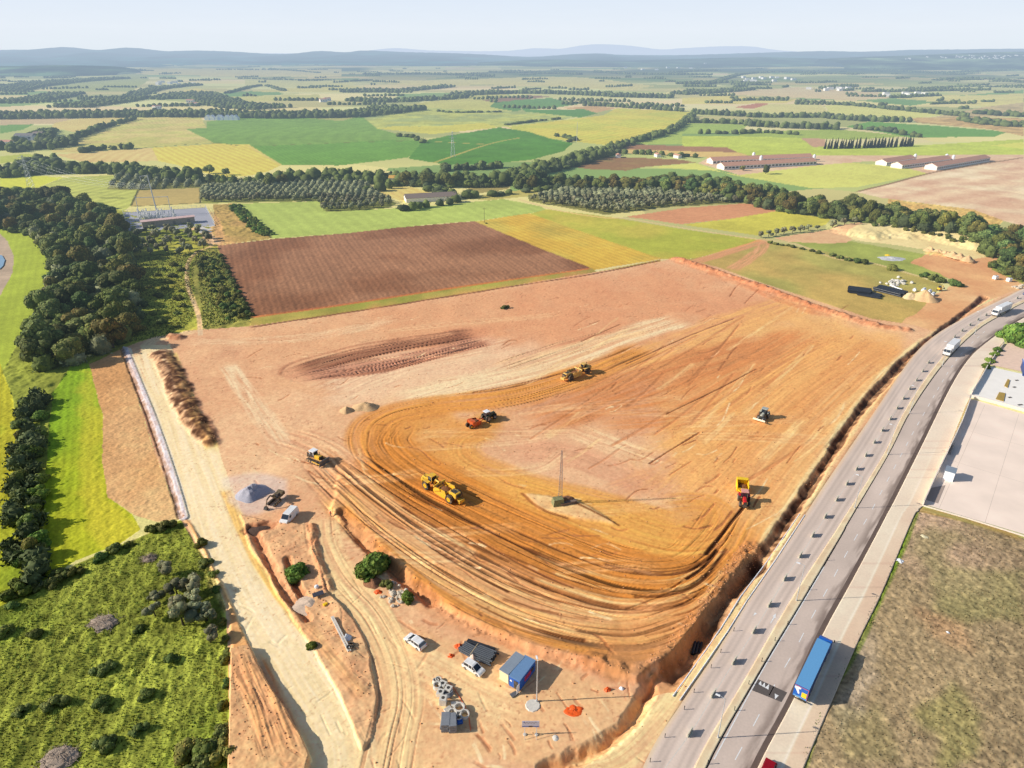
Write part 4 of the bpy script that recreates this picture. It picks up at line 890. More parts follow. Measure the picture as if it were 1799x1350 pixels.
def plant_mesh(name, kind, seed, with_trunk=True):
    if kind == 'oak': V, Fq, Cc = crown_arrays(seed, 4.6, 7.0, 1.5, 17, 2600, .42, np.array(GREENS['oak']) * [(1, 1, 1), (1.25, 1.1, .9), (.85, 1.05, 1.1), (1.25, 1.3, 1.1), (1.3, 1.0, .85)][seed % 5], ico_=I3)
    elif kind == 'olive': V, Fq, Cc = crown_arrays(seed, 2.4, 3.2, .9, 9, 420, .22, GREENS['olive'], lobe=.42)
    elif kind == 'shrub': V, Fq, Cc = crown_arrays(seed, 2.1, 2.2, -.6, 12, 1300, .2, np.array(GREENS['shrub']) * [(1, 1, 1), (1.2, 1.1, .9), (.9, 1.1, 1)][seed % 3], lobe=.42)
    elif kind == 'bright': V, Fq, Cc = crown_arrays(seed, 2.3, 2.3, -.5, 14, 2400, .24, GREENS['bright'], lobe=.40)
    elif kind == 'cyp': V, Fq, Cc = crown_arrays(seed, 1.5, 10, .3, 9, 300, .3, GREENS['cyp'], cone=True)
    if with_trunk and kind in ('olive',):
        v, f = ico(1); 
        tv = np.array([[math.cos(a) * r_, math.sin(a) * r_, z] for z, r_ in ((-.3, .22), (1.6, .16)) for a in np.linspace(0, 6.283, 7)[:-1]]); tf = np.array([[i, (i + 1) % 6, (i + 1) % 6 + 6, i + 6] for i in range(6)])
        Fq = np.concatenate([Fq, tf + len(V)]); Cc = np.concatenate([Cc, np.tile([[.09, .07, .05]], (12, 1))]); V = np.concatenate([V, tv])
    return fmesh(name, V, Fq, Cc)
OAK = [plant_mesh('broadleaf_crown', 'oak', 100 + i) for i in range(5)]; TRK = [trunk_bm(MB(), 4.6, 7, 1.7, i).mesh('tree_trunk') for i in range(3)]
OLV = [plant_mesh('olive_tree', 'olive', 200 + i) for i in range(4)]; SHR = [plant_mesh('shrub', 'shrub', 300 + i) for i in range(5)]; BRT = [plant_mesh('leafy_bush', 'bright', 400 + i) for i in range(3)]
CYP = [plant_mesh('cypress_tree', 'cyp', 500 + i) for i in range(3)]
rd = random.Random(3)
def single(me, name, x, y, s, label, cat, group, sz=None, zoff=0.0):
    o = link(name, me, leafm, loc=(x, y, height(x, y) + zoff), rz=rd.random() * 6.28); k = sz or s * rd.uniform(.9, 1.1); o.scale = (s, s * rd.uniform(.9, 1.1), k)
    return tag(o, label, cat, group)
def bigtree(x, y, s, label, group):
    t = empty('broadleaf_tree', (x, y, height(x, y)), rd.random() * 6.28, s); tag(t, label, 'tree', group)
    link('crown', rd.choice(OAK), leafm, t).scale = (rd.uniform(.8, 1.25), rd.uniform(.8, 1.25), rd.uniform(.8, 1.3)); link('trunk', rd.choice(TRK), bark, t); return t
def poisson(polys, dmin, n, jit_seed):
    r = random.Random(jit_seed); out = []
    for poly in polys:
        W = [world(*p) for p in poly]; xs = [p[0] for p in W]; ys = [p[1] for p in W]; cell = {}
        for _ in range(n * 12):
            x, y = r.uniform(min(xs), max(xs)), r.uniform(min(ys), max(ys))
            if not inpoly(np.array([x]), np.array([y]), W)[0]: continue
            c = (int(x // dmin), int(y // dmin))
            if any((x - a) ** 2 + (y - b) ** 2 < dmin * dmin for i in (-1, 0, 1) for j in (-1, 0, 1) for a, b in cell.get((c[0] + i, c[1] + j), [])): continue
            cell.setdefault(c, []).append((x, y)); out.append((x, y))
    return out
def along(pts, width, dmin, seed, dens=1.0):
    r = random.Random(seed); P = np.array([world(*p) for p in catmull(pts, 5)]); sg = np.hypot(*np.diff(P, axis=0).T); S = np.concatenate([[0], np.cumsum(sg)]); out = []; cell = {}
    n = int(S[-1] * max(width, dmin) / dmin ** 2 * 6 * dens) + 4; tgt = max(2, int(S[-1] * max(width, dmin * .8) / dmin ** 2 * dens))
    for _ in range(n):
        s = r.uniform(0, S[-1]); x, y = np.interp(s, S, P[:, 0]), np.interp(s, S, P[:, 1]); i = min(int(np.searchsorted(S, s)), len(P) - 1) or 1; d = P[i] - P[i - 1]; d = d / (np.hypot(*d) + 1e-9)
        o = r.uniform(-.5, .5) * width; x -= d[1] * o; y += d[0] * o; c = (int(x // dmin), int(y // dmin))
        if any((x - a) ** 2 + (y - b) ** 2 < dmin * dmin for i2 in (-1, 0, 1) for j in (-1, 0, 1) for a, b in cell.get((c[0] + i2, c[1] + j), [])): continue
        cell.setdefault(c, []).append((x, y)); out.append((float(x), float(y)))
        if len(out) >= tgt: break
    return out
STUFF = []          # x, y, radius, height, tint
# --- the left-hand wood
belt = [(0,352),(60,345),(112,360),(165,370),(210,400),(228,440),(236,500),(240,560),(228,600),(190,618),(150,634),(110,645),(72,650),(58,600),(84,545),(96,490),(95,455),(70,428),(50,412),(-40,400),(-120,380),(-60,350)]
trees = [(x, y, rd.uniform(.75, 1.25), 'crowded broadleaf tree with a dark rounded crown in the wood left of the site', 'trees of the wood left of the site') for x, y in poisson([belt], 9.5, 900, 4)]
for P_, wd, sc, sd_ in (([(205,598),(225,585)], 6, .85, 1), ([(60,700),(52,740),(48,790),(50,830),(42,880),(46,930),(40,1000)], 4, .42, 2)):
    trees += [(x, y, sc * rd.uniform(.7, 1.2), 'low rounded tree in the strip between the green field and the yellow field', 'trees between the two left-hand fields') for x, y in along(P_, wd, 6.5, sd_, .7)]
mid = []
MID = [([(0,312),(60,304),(130,302),(210,303),(290,312),(335,318)], 26, 8.5, 1.0), ([(460,325),(540,319),(640,318),(740,322),(830,324),(890,322)], 34, 8.5, 1.05), ([(780,300),(830,298),(880,296)], 10, 9, .8),
       ([(880,322),(930,306),(975,296),(1020,284),(1062,270)], 24, 8.5, .95), ([(910,326),(1020,330),(1120,334),(1220,338),(1320,352),(1420,372),(1520,385),(1620,402),(1700,412)], 34, 8.5, 1.1),
       ([(1700,412),(1745,425),(1790,455),(1830,480)], 30, 8.5, .95), ([(345,321),(400,322),(450,324)], 6, 7, .7), ([(1180,322),(1220,322),(1260,328)], 16, 9, .9)]
for P_, wd, dm, sc in MID:
    mid += [(x, y, sc * rd.uniform(.75, 1.2)) for x, y in along(P_, wd, dm, len(P_))]
mid.sort(key=lambda t: t[1])
room = max(0, 292 - len(trees))
for t in mid[:room]: trees.append((*t, 'broadleaf tree with a dark domed crown in the long belt behind the near fields', 'trees of the belt behind the near fields'))
for x, y, s in mid[room:]: STUFF.append((x, y, 4.6 * s, 8.4 * s, 0))
for x, y, s, lb, gpn in trees: bigtree(x, y, s, lb, gpn)
# named single trees
for u, v, s, lb in ((205,600,1.05,'round dark tree at the corner where the wood meets the haul road'), (1785,492,.9,'dark tree leaning over the far bend of the road behind the white tanks'), (1305,300,.55,'round tree in front of the left pair of long barns, the left one'), (1345,306,.75,'taller round tree in front of the left pair of long barns, the right one'),
                    (368,305,.9,'loose pale tree standing clear of the belt before the yellow field'), (398,308,.7,'thin leaning tree beside the loose pale tree before the yellow field')):
    x, y = world(u, v); bigtree(x, y, s, lb, None)
# olives
OL = []
def rowgrid(poly, dirpx, sx, sy, seed, j=.5):
    r = random.Random(seed); W = [world(*p) for p in poly]; (ax, ay), (bx, by) = world(*dirpx[0]), world(*dirpx[1]); L = math.hypot(bx - ax, by - ay); dx, dy = (bx - ax) / L, (by - ay) / L; out = []
    for i in range(-90, 90):
        for k in range(-90, 90):
            x = W[0][0] + dx * i * sx - dy * k * sy + r.uniform(-j, j); y = W[0][1] + dy * i * sx + dx * k * sy + r.uniform(-j, j)
            if inpoly(np.array([x]), np.array([y]), W)[0]: out.append((x, y))
    return out
OL += [(x, y, rd.uniform(.85, 1.2), 'grey green olive tree standing in the planted rows of a grove beyond the near fields') for x, y in rowgrid([(356,330),(600,316),(640,324),(656,338),(690,358),(683,364),(600,372),(568,371),(560,353),(356,357)], ((356,357),(560,352)), 5.2, 6.5, 1)]
OL += [(x, y, rd.uniform(.75, 1.15), 'grey green olive tree standing in the planted rows of a grove beyond the near fields') for x, y in rowgrid([(190,332),(212,310),(350,320),(352,329),(242,334)], ((190,332),(212,310)), 6.5, 9, 2)]
OL += [(x, y, rd.uniform(.9, 1.35), 'grey green olive tree standing in the planted rows of a grove beyond the near fields') for x, y in rowgrid([(928,350),(1000,336),(1150,338),(1199,341),(1322,356),(1180,362),(1068,376),(960,360)], ((928,352),(1066,376)), 5.8, 7, 3)]
OL.sort(key=lambda t: t[1])
near_ol = [(x, y, s, 'small olive tree standing on the grass between the substation and the wood') for x, y in poisson([[(225,408),(300,408),(350,402),(372,432),(345,445),(320,452),(250,448),(228,430)]], 6.8, 60, 6) for s in (rd.uniform(.8, 1.3),)]
near_ol += [(*world(u, v), s, 'round olive tree in the clump near the right edge of the foreground meadow') for u, v, s in ((293,1012,.9),(312,1048,.95),(277,1062,.8),(345,1040,1.0),(349,1060,.95),(318,1072,.9),(355,1080,.95),(273,1083,.75),(322,1098,1.15),(370,1128,.8),(330,1040,.8),(364,1090,.9))]
near_ol += [(*world(u, v), s, 'round olive tree in the row beside the bare patch left of the sandy mound') for u, v, s in ((1337,418,.9),(1350,416,1.0),(1363,414,.95),(1377,412,1.05),(1392,410,1.0),(1406,408,1.05),(1420,406,1.0),(1436,404,.8),(1462,402,1.1),(1482,401,1.1),(1500,400,1.0))]
for x, y, s, lb in near_ol: single(rd.choice(OLV), 'olive_tree', x, y, s, lb, 'olive tree', 'olive trees: ' + lb.split(' in the ')[-1].split(' on the ')[-1][:40])
k_ = 298 - len(near_ol)
for x, y, s, lb in OL[:k_]: single(rd.choice(OLV), 'olive_tree', x, y, s, lb, 'olive tree', 'olive trees in the planted groves')
for x, y, s, lb in OL[k_:]: STUFF.append((x, y, 2.3 * s, 4 * s, 1))
# cypress windbreak
for i, (x, y) in enumerate(along([(1448,262),(1500,261),(1560,259),(1600,257)], 5, 3.6, 9, 1.4)):
    single(rd.choice(CYP), 'cypress_tree', x, y, 1.0, 'tall narrow cypress tree in the dark windbreak on the green field', 'cypress tree', 'cypresses of the windbreak', sz=rd.uniform(.95, 1.2))
# shrubs
SH = []
def shr(lst, lb, s0, s1, kind=SHR): 
    for x, y in lst: SH.append((x, y, rd.uniform(s0, s1), lb, kind))
shr(along([(362,455),(372,490),(395,520),(418,560)], 8, 4.2, 21, .8), 'dense green shrub on the strip between the narrow track and the ploughed field', .6, 1.1)
shr(along([(385,448),(400,482),(424,526),(441,556)], 2, 3.0, 22), 'dark shrub at the left edge of the ploughed field', .6, .95)
shr(along([(412,362),(430,380),(450,400),(470,415)], 8, 3.2, 23), 'bright green shrub on the bank beside the pale green field', .6, 1.1, BRT)
shr(poisson([[(236,470),(320,462),(328,500),(336,560),(300,590),(250,596),(240,540)]], 9, 60, 24), 'low shrub scattered on the grass between the wood and the narrow track', .6, 1.3)
shr(along([(310,918),(285,928),(262,938)], 2, 2.4, 25), 'dark shrub in the hedge at the top of the foreground meadow', .6, 1.0)
shr(along([(235,952),(190,972),(140,998),(100,1018),(60,1036)], 2.5, 2.6, 26), 'dark shrub in the hedge at the top of the foreground meadow', .55, .95)
shr(along([(340,945),(372,1010),(392,1065),(400,1130),(398,1200),(400,1280),(398,1345)], 1.5, 4.2, 27, .8), 'shrub at the right edge of the foreground meadow above the dirt bank', .4, .8)
shr([world(u, v) for u, v in ((243,1107),(180,1178),(257,1222),(177,1240),(300,1162),(247,1285),(13,1112),(60,1118),(20,1068),(187,1312),(40,1250),(100,1240))], 'lone rounded shrub in the long grass of the foreground meadow', .55, .95)
shr([world(u, v) for u, v in ((385,1298),(360,1318),(335,1322),(392,1330),(350,1345))], 'large dark shrub in the bottom right corner of the foreground meadow', .9, 1.3)
shr([world(u, v) for u, v in ((70,735),(62,770),(56,800),(70,845),(52,905),(66,960),(45,985),(60,1010),(38,1040),(62,875))], 'leafy bush in the strip between the green field and the yellow field', .9, 1.4, BRT)
shr(along([(1352,428),(1390,434),(1425,442),(1445,448)], 2, 3.4, 28), 'green shrub in the hedge crossing the dry field right of the site', .6, .9)
shr([world(u, v) for u, v in ((1462,450),(1475,454),(1490,458),(1505,461),(1518,463))], 'green shrub in the hedge crossing the dry field right of the site', .9, 1.5)
shr([world(1567, 474)], 'round dark bush alone beside the thin path right of the site', 1.5, 1.5)
shr([world(u, v) for u, v in ((1625,488),(1640,492),(1652,496),(1672,500),(1682,503))], 'dark bush in the group at the end of the thin path near the dirt yard', 1.1, 1.8)
shr(along([(1532,404),(1580,408),(1640,418),(1690,430)], 7, 4.2, 29), 'grey green shrub on top of the sandy mound', .7, 1.1)
shr(along([(1745,462),(1765,475),(1790,490)], 10, 5, 30), 'pale shrub on the slope below the belt at the right edge', .9, 1.5)
shr([world(u, v) for u, v in ((1746,624),(1740,636),(1732,646),(1752,616))], 'yellow green bush along the wall of the gravel lot', .55, .8, BRT)
for x, y, s, lb, kd in SH: single(rd.choice(kd), 'shrub' if kd is SHR else 'leafy_bush', x, y, s, lb, 'shrub' if kd is SHR else 'bush', 'shrubs: ' + lb[:44])
for u, v, s, lb, kd in ((655,1003,1.75,'large bright green bush beside the dirt track above the rubble', BRT), (522,1010,1.25,'dark green bush in the hollow left of the dirt track', BRT), (716,1052,.7,'small bright green bush right of the rubble heap', BRT), (548,1138,.5,'tiny green weed tuft on the bare bank', BRT), (680,1030,.7,'small bush between the large green bush and the rubble', SHR), (1786,600,3.3,'big leafy light green tree overhanging the bend of the road', BRT), (888,542,.8,'single dark bush left standing on the bare ground', SHR), (854,393,.4,'small dark clump at the top edge of the ploughed field', SHR),
                        (195,262,1.0,'dark round tree between the pale field and the stubble strip, the left one', OLV)):
    x, y = world(u, v); single(kd[0], 'leafy_bush' if kd is BRT else 'bush', x, y, s, lb, 'bush', None)
# --- far belts: a mass nobody could count
FAR = [([(-80,208),(120,205),(235,203),(330,203),(480,205),(600,204),(650,200),(720,192)], 85, 9, 1.0), ([(120,190),(200,180),(235,172)], 90, 10, .9), ([(-50,182),(60,176),(120,165)], 90, 10, .9), ([(0,160),(100,146),(205,138)], 140, 12, 1.0), ([(235,168),(280,156),(345,150)], 50, 10, .9),
       ([(300,175),(340,165),(400,185),(480,192)], 90, 10, .9), ([(0,128),(110,126),(230,127)], 240, 18, 1.1), ([(610,178),(700,180),(820,172)], 40, 10, 1), ([(600,162),(700,160),(790,152)], 50, 11, 1), ([(800,168),(900,164),(1000,166),(1100,170),(1180,172)], 50, 10, 1.15), ([(640,130),(760,131),(860,134)], 60, 14, 1.1),
       ([(1020,181),(1080,188),(1140,192),(1200,196)], 14, 8, .8), ([(1216,200),(1280,203),(1340,206),(1440,206)], 26, 8, .9), ([(1212,216),(1310,219),(1316,222)], 14, 8, .8), ([(1320,222),(1400,226),(1475,228)], 24, 8, .95), ([(1445,206),(1500,212),(1600,215)], 26, 8, .95), ([(1500,228),(1560,232),(1610,242)], 12, 8, .7),
       ([(1400,180),(1480,184),(1560,192),(1640,200),(1700,206)], 14, 8, .85), ([(1700,212),(1760,220),(1799,222),(1830,222)], 50, 10, .7), ([(1720,200),(1799,206)], 30, 10, .9), ([(1190,166),(1240,163),(1312,157)], 60, 10, 1), ([(1200,150),(1280,146),(1330,150)], 60, 12, 1), ([(1445,156),(1500,152)], 30, 9, 1.0), ([(1515,160),(1600,160),(1735,158)], 26, 9, 1.0), ([(1565,172),(1600,170),(1650,168)], 14, 8, .9),
       ([(1290,118),(1400,116),(1440,118)], 90, 14, 1.1), ([(1050,128),(1160,132),(1250,133)], 60, 14, 1), ([(860,128),(960,129),(1020,132)], 40, 14, 1), ([(1060,268),(1100,256),(1130,247),(1180,232),(1216,205)], 10, 7, .75), ([(92,264),(130,246),(180,226),(238,210)], 8, 7, .75), ([(84,232),(84,250),(120,256),(60,262),(20,268)], 18, 8, .85), ([(0,262),(40,262)], 30, 8, .9),
       ([(143,269),(180,264),(232,262)], 8, 7, .65), ([(0,302),(30,296),(80,284),(100,290)], 16, 8, .8), ([(30,250),(60,238),(95,230)], 10, 8, .6), ([(1225,236),(1290,236),(1330,234),(1400,238)], 8, 8, .6), ([(1070,270),(1140,272),(1230,278)], 6, 7, .5), ([(860,345),(920,338),(980,334)], 6, 7, .5), ([(640,342),(700,326)], 6, 7, .7), ([(730,320),(760,334),(800,348),(830,346)], 10, 7, .6), ([(700,372),(760,364),(806,356)], 5, 6, .6), ([(400,164),(460,150),(500,160)], 14, 10, .7), ([(420,138),(500,140),(590,141)], 12, 10, .6),
       ([(890,220),(940,214),(980,210)], 4, 8, .4), ([(700,240),(725,242),(745,252)], 5, 7, .45), ([(980,240),(1010,246),(1000,250)], 5, 7, .45), ([(770,196),(800,198),(880,197)], 3, 9, .35), ([(1240,150),(1330,128),(1500,132)], 30, 18, .9), ([(1500,120),(1640,128),(1799,124)], 50, 16, .9), ([(1640,142),(1720,140),(1799,146)], 30, 14, .9), ([(1600,160),(1680,152),(1799,154)], 12, 10, .7), ([(380,125),(480,124),(560,128)], 16, 14, .8), ([(1180,128),(1260,126)], 40, 14, 1)]
for i, (P_, wd, dm, sc) in enumerate(FAR):
    for x, y in along(P_, wd, dm, 50 + i): STUFF.append((x, y, dm * .62 * rd.uniform(.7, 1.2), 9 * sc * rd.uniform(.7, 1.2), rd.choice((0, 0, 0, 2))))
rr_ = random.Random(77)
for _ in range(260):       # loose hedges across the far plain
    u = rr_.uniform(-60, 1860); v = 112 + 80 * rr_.random() ** 1.5; x, y = world(u, v); n_ = rr_.randint(2, 12); a = rr_.gauss(0, .35)
    for k in range(n_): STUFF.append((x + k * 11 * math.cos(a), y + k * 11 * math.sin(a), rr_.uniform(4, 7), rr_.uniform(5, 9), 0))
def stuff_mesh(lst, icoA):
    v, f = icoA; n = len(lst); A = np.array([l[:4] for l in lst]); r = np.random.default_rng(8); zz = np.array([height(x, y) for x, y in A[:, :2]])
    P = v[None] * (1 + .45 * (r.random((n, len(v), 1)) - .5)) * np.column_stack([A[:, 2], A[:, 2], A[:, 3] * .62])[:, None, :]; P += np.column_stack([A[:, 0], A[:, 1], zz + A[:, 3] * .42])[:, None, :]
    base = np.array([{0: GREENS['oak'], 1: GREENS['olive'], 2: (.085, .105, .045)}[l[4]] for l in lst]) * r.uniform(.75, 1.3, (n, 1)); cc = base[:, None, :] * (.75 + .4 * (v[None, :, 2:] * .5 + .5)) * r.uniform(.8, 1.2, (n, len(v), 1))  # shade painted into the clump colour, darker undersides
    Fq = (f[None] + (np.arange(n) * len(v))[:, None, None]).reshape(-1, 3); return P.reshape(-1, 3), Fq, cc.reshape(-1, 3)
UND = [(x, y, rd.uniform(2.5, 4.5), rd.uniform(3.5, 7.5), rd.choice((0, 0, 2, 0, 1))) for x, y in poisson([belt], 6.2, 1300, 44)] + [(x, y, rd.uniform(1.2, 2.6), rd.uniform(1.5, 3.5), 2) for x, y in along([(60,690),(52,740),(48,790),(50,830),(42,880),(46,930),(40,1000),(60,1030)], 6, 3.6, 45, .6)]
for P_, wd, dm, sc in MID: UND += [(x, y, rd.uniform(2.5, 4.5), rd.uniform(3, 7), rd.choice((0, 2, 0))) for x, y in along(P_, wd * 1.1, dm * .8, 46)]
nearS = [s for s in STUFF if s[1] < 1500]; farS = [s for s in STUFF if s[1] >= 1500]
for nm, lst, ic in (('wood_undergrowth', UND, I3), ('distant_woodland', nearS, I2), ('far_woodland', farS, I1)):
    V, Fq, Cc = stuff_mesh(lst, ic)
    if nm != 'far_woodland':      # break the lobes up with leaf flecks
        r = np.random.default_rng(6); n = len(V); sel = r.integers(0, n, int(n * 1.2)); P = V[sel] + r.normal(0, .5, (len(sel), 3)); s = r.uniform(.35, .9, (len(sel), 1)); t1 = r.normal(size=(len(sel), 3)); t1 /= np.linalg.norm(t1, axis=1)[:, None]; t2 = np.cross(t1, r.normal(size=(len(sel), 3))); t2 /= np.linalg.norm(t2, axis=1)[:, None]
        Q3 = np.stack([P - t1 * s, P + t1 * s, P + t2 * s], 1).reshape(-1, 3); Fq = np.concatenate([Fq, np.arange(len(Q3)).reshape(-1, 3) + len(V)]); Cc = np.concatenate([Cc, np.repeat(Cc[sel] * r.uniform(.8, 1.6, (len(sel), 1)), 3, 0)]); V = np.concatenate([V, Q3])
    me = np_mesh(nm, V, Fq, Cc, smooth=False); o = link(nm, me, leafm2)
    tag(o, {'wood_undergrowth': 'bushy undergrowth filling the gaps between the trunks of the woods', 'distant_woodland': 'belts and hedges of dark trees between the fields in the middle distance', 'far_woodland': 'scattered hedges and woods across the hazy far plain'}[nm], 'woodland', kind='stuff')
# tall grass of the foreground meadow + weeds
def tufts(name, polys, n, h, col, label, seed, wdt=.05):
    r = np.random.default_rng(seed); pts = []
    for poly in polys:
        W = [world(*p) for p in poly]; xs = [p[0] for p in W]; ys = [p[1] for p in W]; x = r.uniform(min(xs), max(xs), n * 3); y = r.uniform(min(ys), max(ys), n * 3); m = inpoly(x, y, W); pts.append(np.column_stack([x[m], y[m]])[:n])
    P = np.concatenate(pts); zz = np.array([height(a, b) for a, b in P]); N_ = len(P); clump = fbm(P[:, 0] / 2.5, P[:, 1] / 2.5, 5, 3)
    V = []; a = r.random(N_) * 6.283; hh = h * (.4 + 1.3 * clump) * r.uniform(.5, 1.3, N_); w_ = wdt * r.uniform(.6, 1.6, N_)
    b = np.column_stack([P, zz - .03]); d = np.column_stack([np.cos(a), np.sin(a), 0 * a]) * w_[:, None]; top = b + np.column_stack([r.normal(.25, .3, N_) * hh, r.normal(.1, .3, N_) * hh, hh])
    V = np.stack([b - d, b + d, top], 1).reshape(-1, 3); cc = np.asarray(col)[None] * r.uniform(.6, 1.5, (N_, 1)) * np.column_stack([r.uniform(.8, 1.35, N_), np.ones(N_), r.uniform(.7, 1.1, N_)])
    o = link(name, np_mesh(name, V, np.arange(len(V)).reshape(-1, 3), np.repeat(cc, 3, 0), np.tile([[-.25, -.1, .96]], (len(V), 1)), smooth=True), leafm2); tag(o, label, 'grass', kind='stuff')
MEAD = [(0,1070),(70,1034),(135,994),(205,964),(316,920),(345,962),(370,1002),(392,1070),(398,1160),(400,1350),(-60,1380),(-60,1090)]
tufts('meadow_grass', [MEAD], 26000, .26, (.20, .27, .058), 'rough tangled green and yellow grass covering the foreground meadow', 1, .09)
tufts('verge_weeds', [[(1607,895),(1612,895),(1505,1140),(1450,1250),(1405,1360),(1396,1360),(1440,1250),(1496,1135),(1556,1012)]], 5000, .5, (.15, .22, .05), 'green weeds along the outer edge of the pavement', 2, .08)
tufts('lot_weeds', [[(1607,895),(1799,950),(1799,1350),(1405,1350),(1505,1140)]], 9000, .2, (.34, .29, .17), 'dry and green weeds scattered over the vacant lot', 3, .07)
tufts('scrub_grass', [[(236,450),(372,440),(340,470),(340,560),(300,590),(236,600)], [(345,450),(380,440),(440,560),(356,580)]], 9000, .5, (.22, .28, .07), 'green undergrowth between the wood and the ploughed field', 4, .22)
# ================================================================== VEHICLES, MACHINES, SITE THINGS
def M_(n, c, **k): return mat(n, lin(*c), **k)
wpaint = M_('white_vehicle_paint', (240,240,238), rough=.3, noise=.05, dirt=.25); glass = mat('dark_glass', (.02, .03, .045), rough=.08, noise=0, spec=.8)
tyre = mat('tyre_rubber', (.03, .028, .026), rough=.9, noise=.2, dirt=.5); rimm = M_('wheel_rim', (170,170,172), rough=.4, metal=.6); yrim = M_('yellow_rim', (236,184,40), rough=.5)
yell = M_('machine_yellow', (244,190,50), rough=.45, noise=.08, dirt=.45); yell2 = M_('dusty_machine_yellow', (234,190,98), rough=.7, noise=.12, dirt=.5)
dark = mat('dark_machinery', (.045, .042, .038), rough=.7, noise=.3, dirt=.35); greym = M_('grey_steel', (120,120,122), rough=.45, metal=.5, dirt=.2); redp = M_('red_paint', (206,34,42), rough=.35, dirt=.15)
orng = M_('orange_paint', (214,92,36), rough=.5, dirt=.4); dkgr = M_('dark_green_paint', (58,72,58), rough=.5, dirt=.3); bluec = M_('blue_panel', (30,98,190), rough=.4); lblue = M_('light_blue_roof', (104,164,212), rough=.5, noise=.04); navy = M_('navy_side', (26,62,120), rough=.5)
conc = M_('pale_concrete', (214,208,196), rough=.9, noise=.12, bump=.2); conc2 = M_('grey_concrete', (128,132,138), rough=.9, noise=.15, bump=.2); steelp = M_('galvanised_steel', (196,200,202), rough=.5, metal=.3); blackp = M_('black_plastic_pipe', (34,38,46), rough=.45, noise=.2)
orangenet = M_('orange_plastic', (242,96,24), rough=.6, noise=.2); creamp = M_('cream_panel', (242,228,184), rough=.6); roofg = M_('grey_sheet_roof', (140,152,164), rough=.5, noise=.05, nscale=1); earth = M_('loose_earth', (140,92,54), rough=1, noise=.25, bump=.6)
yel2 = M_('yellow_panel', (250,206,40), rough=.5); wht = M_('white_plastic', (238,240,242), rough=.5); wood = M_('weathered_timber', (200,176,140), rough=.9, noise=.2)
def pose(pb, pf, z=0.0):
    a = Vector((*world(*pb, z), 0)); b = Vector((*world(*pf, z), 0)); d = b - a; m = (a + b) / 2
    return m, math.atan2(d.y, d.x), d.length
def put(name, pb, pf, L, label, cat, z=0.0, smin=.85, smax=1.25, ground=None):
    m, rz, ln = pose(pb, pf, z); s = min(max(ln / L, smin), smax); gz = height(m.x, m.y) if ground is None else ground
    t = empty(name, (m.x, m.y, gz), rz, s); return tag(t, label, cat)
def wheel(par, x, y, r, wd, rm=None, z=None):
    z = r if z is None else z; mb = MB(); mb.cyl((x, y - wd / 2, z), (x, y + wd / 2, z), r, seg=20); w_ = mb.build('wheel', tyre, par)
    m2 = MB(); s = 1 if y > 0 else -1; m2.cyl((x, y + s * wd / 2 - s * .02, z), (x, y + s * (wd / 2 + .03), z), r * .55, seg=14); m2.build('rim', rm or rimm, w_); return w_
def bar(par, name, pts, r, m, seg=8):
    mb = MB()
    for a, b in zip(pts[:-1], pts[1:]): mb.cyl(a, b, r, seg=seg)
    return mb.build(name, m, par)
# ---- cars and vans
def make_car(t, L=4.3, W=1.75, Ht=1.55, paint=None, van=False):
    paint = paint or wpaint; b = MB()
    if van:
        b.prism([(-L/2,.35),(-L/2,Ht*.55),(-L/2+.06,Ht-.12),(-L/2+.2,Ht),(L*.14,Ht),(L*.2,Ht-.05),(L*.36,Ht*.58),(L*.47,Ht*.5),(L/2,Ht*.4),(L/2,.35)], -W/2, W/2, zs=1.0, ks=.09); b.build('body', paint, t)
        g = MB(); g.quad((L*.215,-W*.41,Ht-.08),(L*.215,W*.41,Ht-.08),(L*.365,W*.45,Ht*.6),(L*.365,-W*.45,Ht*.6)); o = g.build('windscreen', glass, t); o.location = (.03, 0, .04)
        for s in (-1, 1): g = MB(); g.box((L*.14, s*W*.475, Ht*.7), (L*.14, .05, Ht*.2)); g.build('side_window', glass, t)
    else:
        b.prism([(-L/2,.32),(-L/2,.85),(-L/2+.08,1.0),(L*.27,.98),(L*.43,.86),(L/2-.03,.7),(L/2,.32)], -W/2, W/2, zs=.7, ks=.12); b.build('body', paint, t)
        g = MB(); g.prism([(-L/2+.12,.97),(-L/2+.42,Ht-.07),(L*.06,Ht-.07),(L*.29,.97)], -W*.46, W*.46, zs=.9, ks=.28); g.build('window_glass', glass, t)
        r = MB(); r.prism([(-L/2+.40,Ht-.09),(-L/2+.5,Ht),(L*.02,Ht),(L*.09,Ht-.09)], -W*.40, W*.40, zs=Ht-.1, ks=.5); r.build('roof', paint, t)
        p = MB()
        for s in (-1, 1):
            for x in (-L*.40, -L*.13, L*.05): p.cyl((x, s*W*.455, .95), (x*.93-.02, s*W*.395, Ht-.06), .06, seg=6)
            p.cyl((L*.285, s*W*.44, .97), (L*.08, s*W*.39, Ht-.06), .05, seg=6)
        p.build('window_pillars', paint, t)
    for s in (-1, 1):
        for x in (-L*.31, L*.32): wheel(t, x, s*(W/2-.1), .33, .22)
        h = MB(); h.box((L/2-.05, s*W*.34, .68 if not van else Ht*.4), (.14, .3, .15), bev=.03); h.build('headlight', steelp, t)
        h = MB(); h.box((-L/2, s*W*.42, .8), (.06, .14, .3)); h.build('tail_light', redp, t)
        h = MB(); h.box((L*.19, s*(W/2+.08), 1.0 if not van else Ht*.62), (.12, .2, .14)); h.build('wing_mirror', dark, t)
def carat(name, pb, pf, label, cat, **k):
    L = k.get('L', 4.3); t = put(name, pb, pf, L, label, cat, z=.7, smin=.95, smax=1.1); make_car(t, **k); return t
carat('parked_van', (519,897), (497,920), 'white panel van parked on bare earth below the grey gravel heap', 'van', L=5.4, W=2.0, Ht=2.3, van=True)
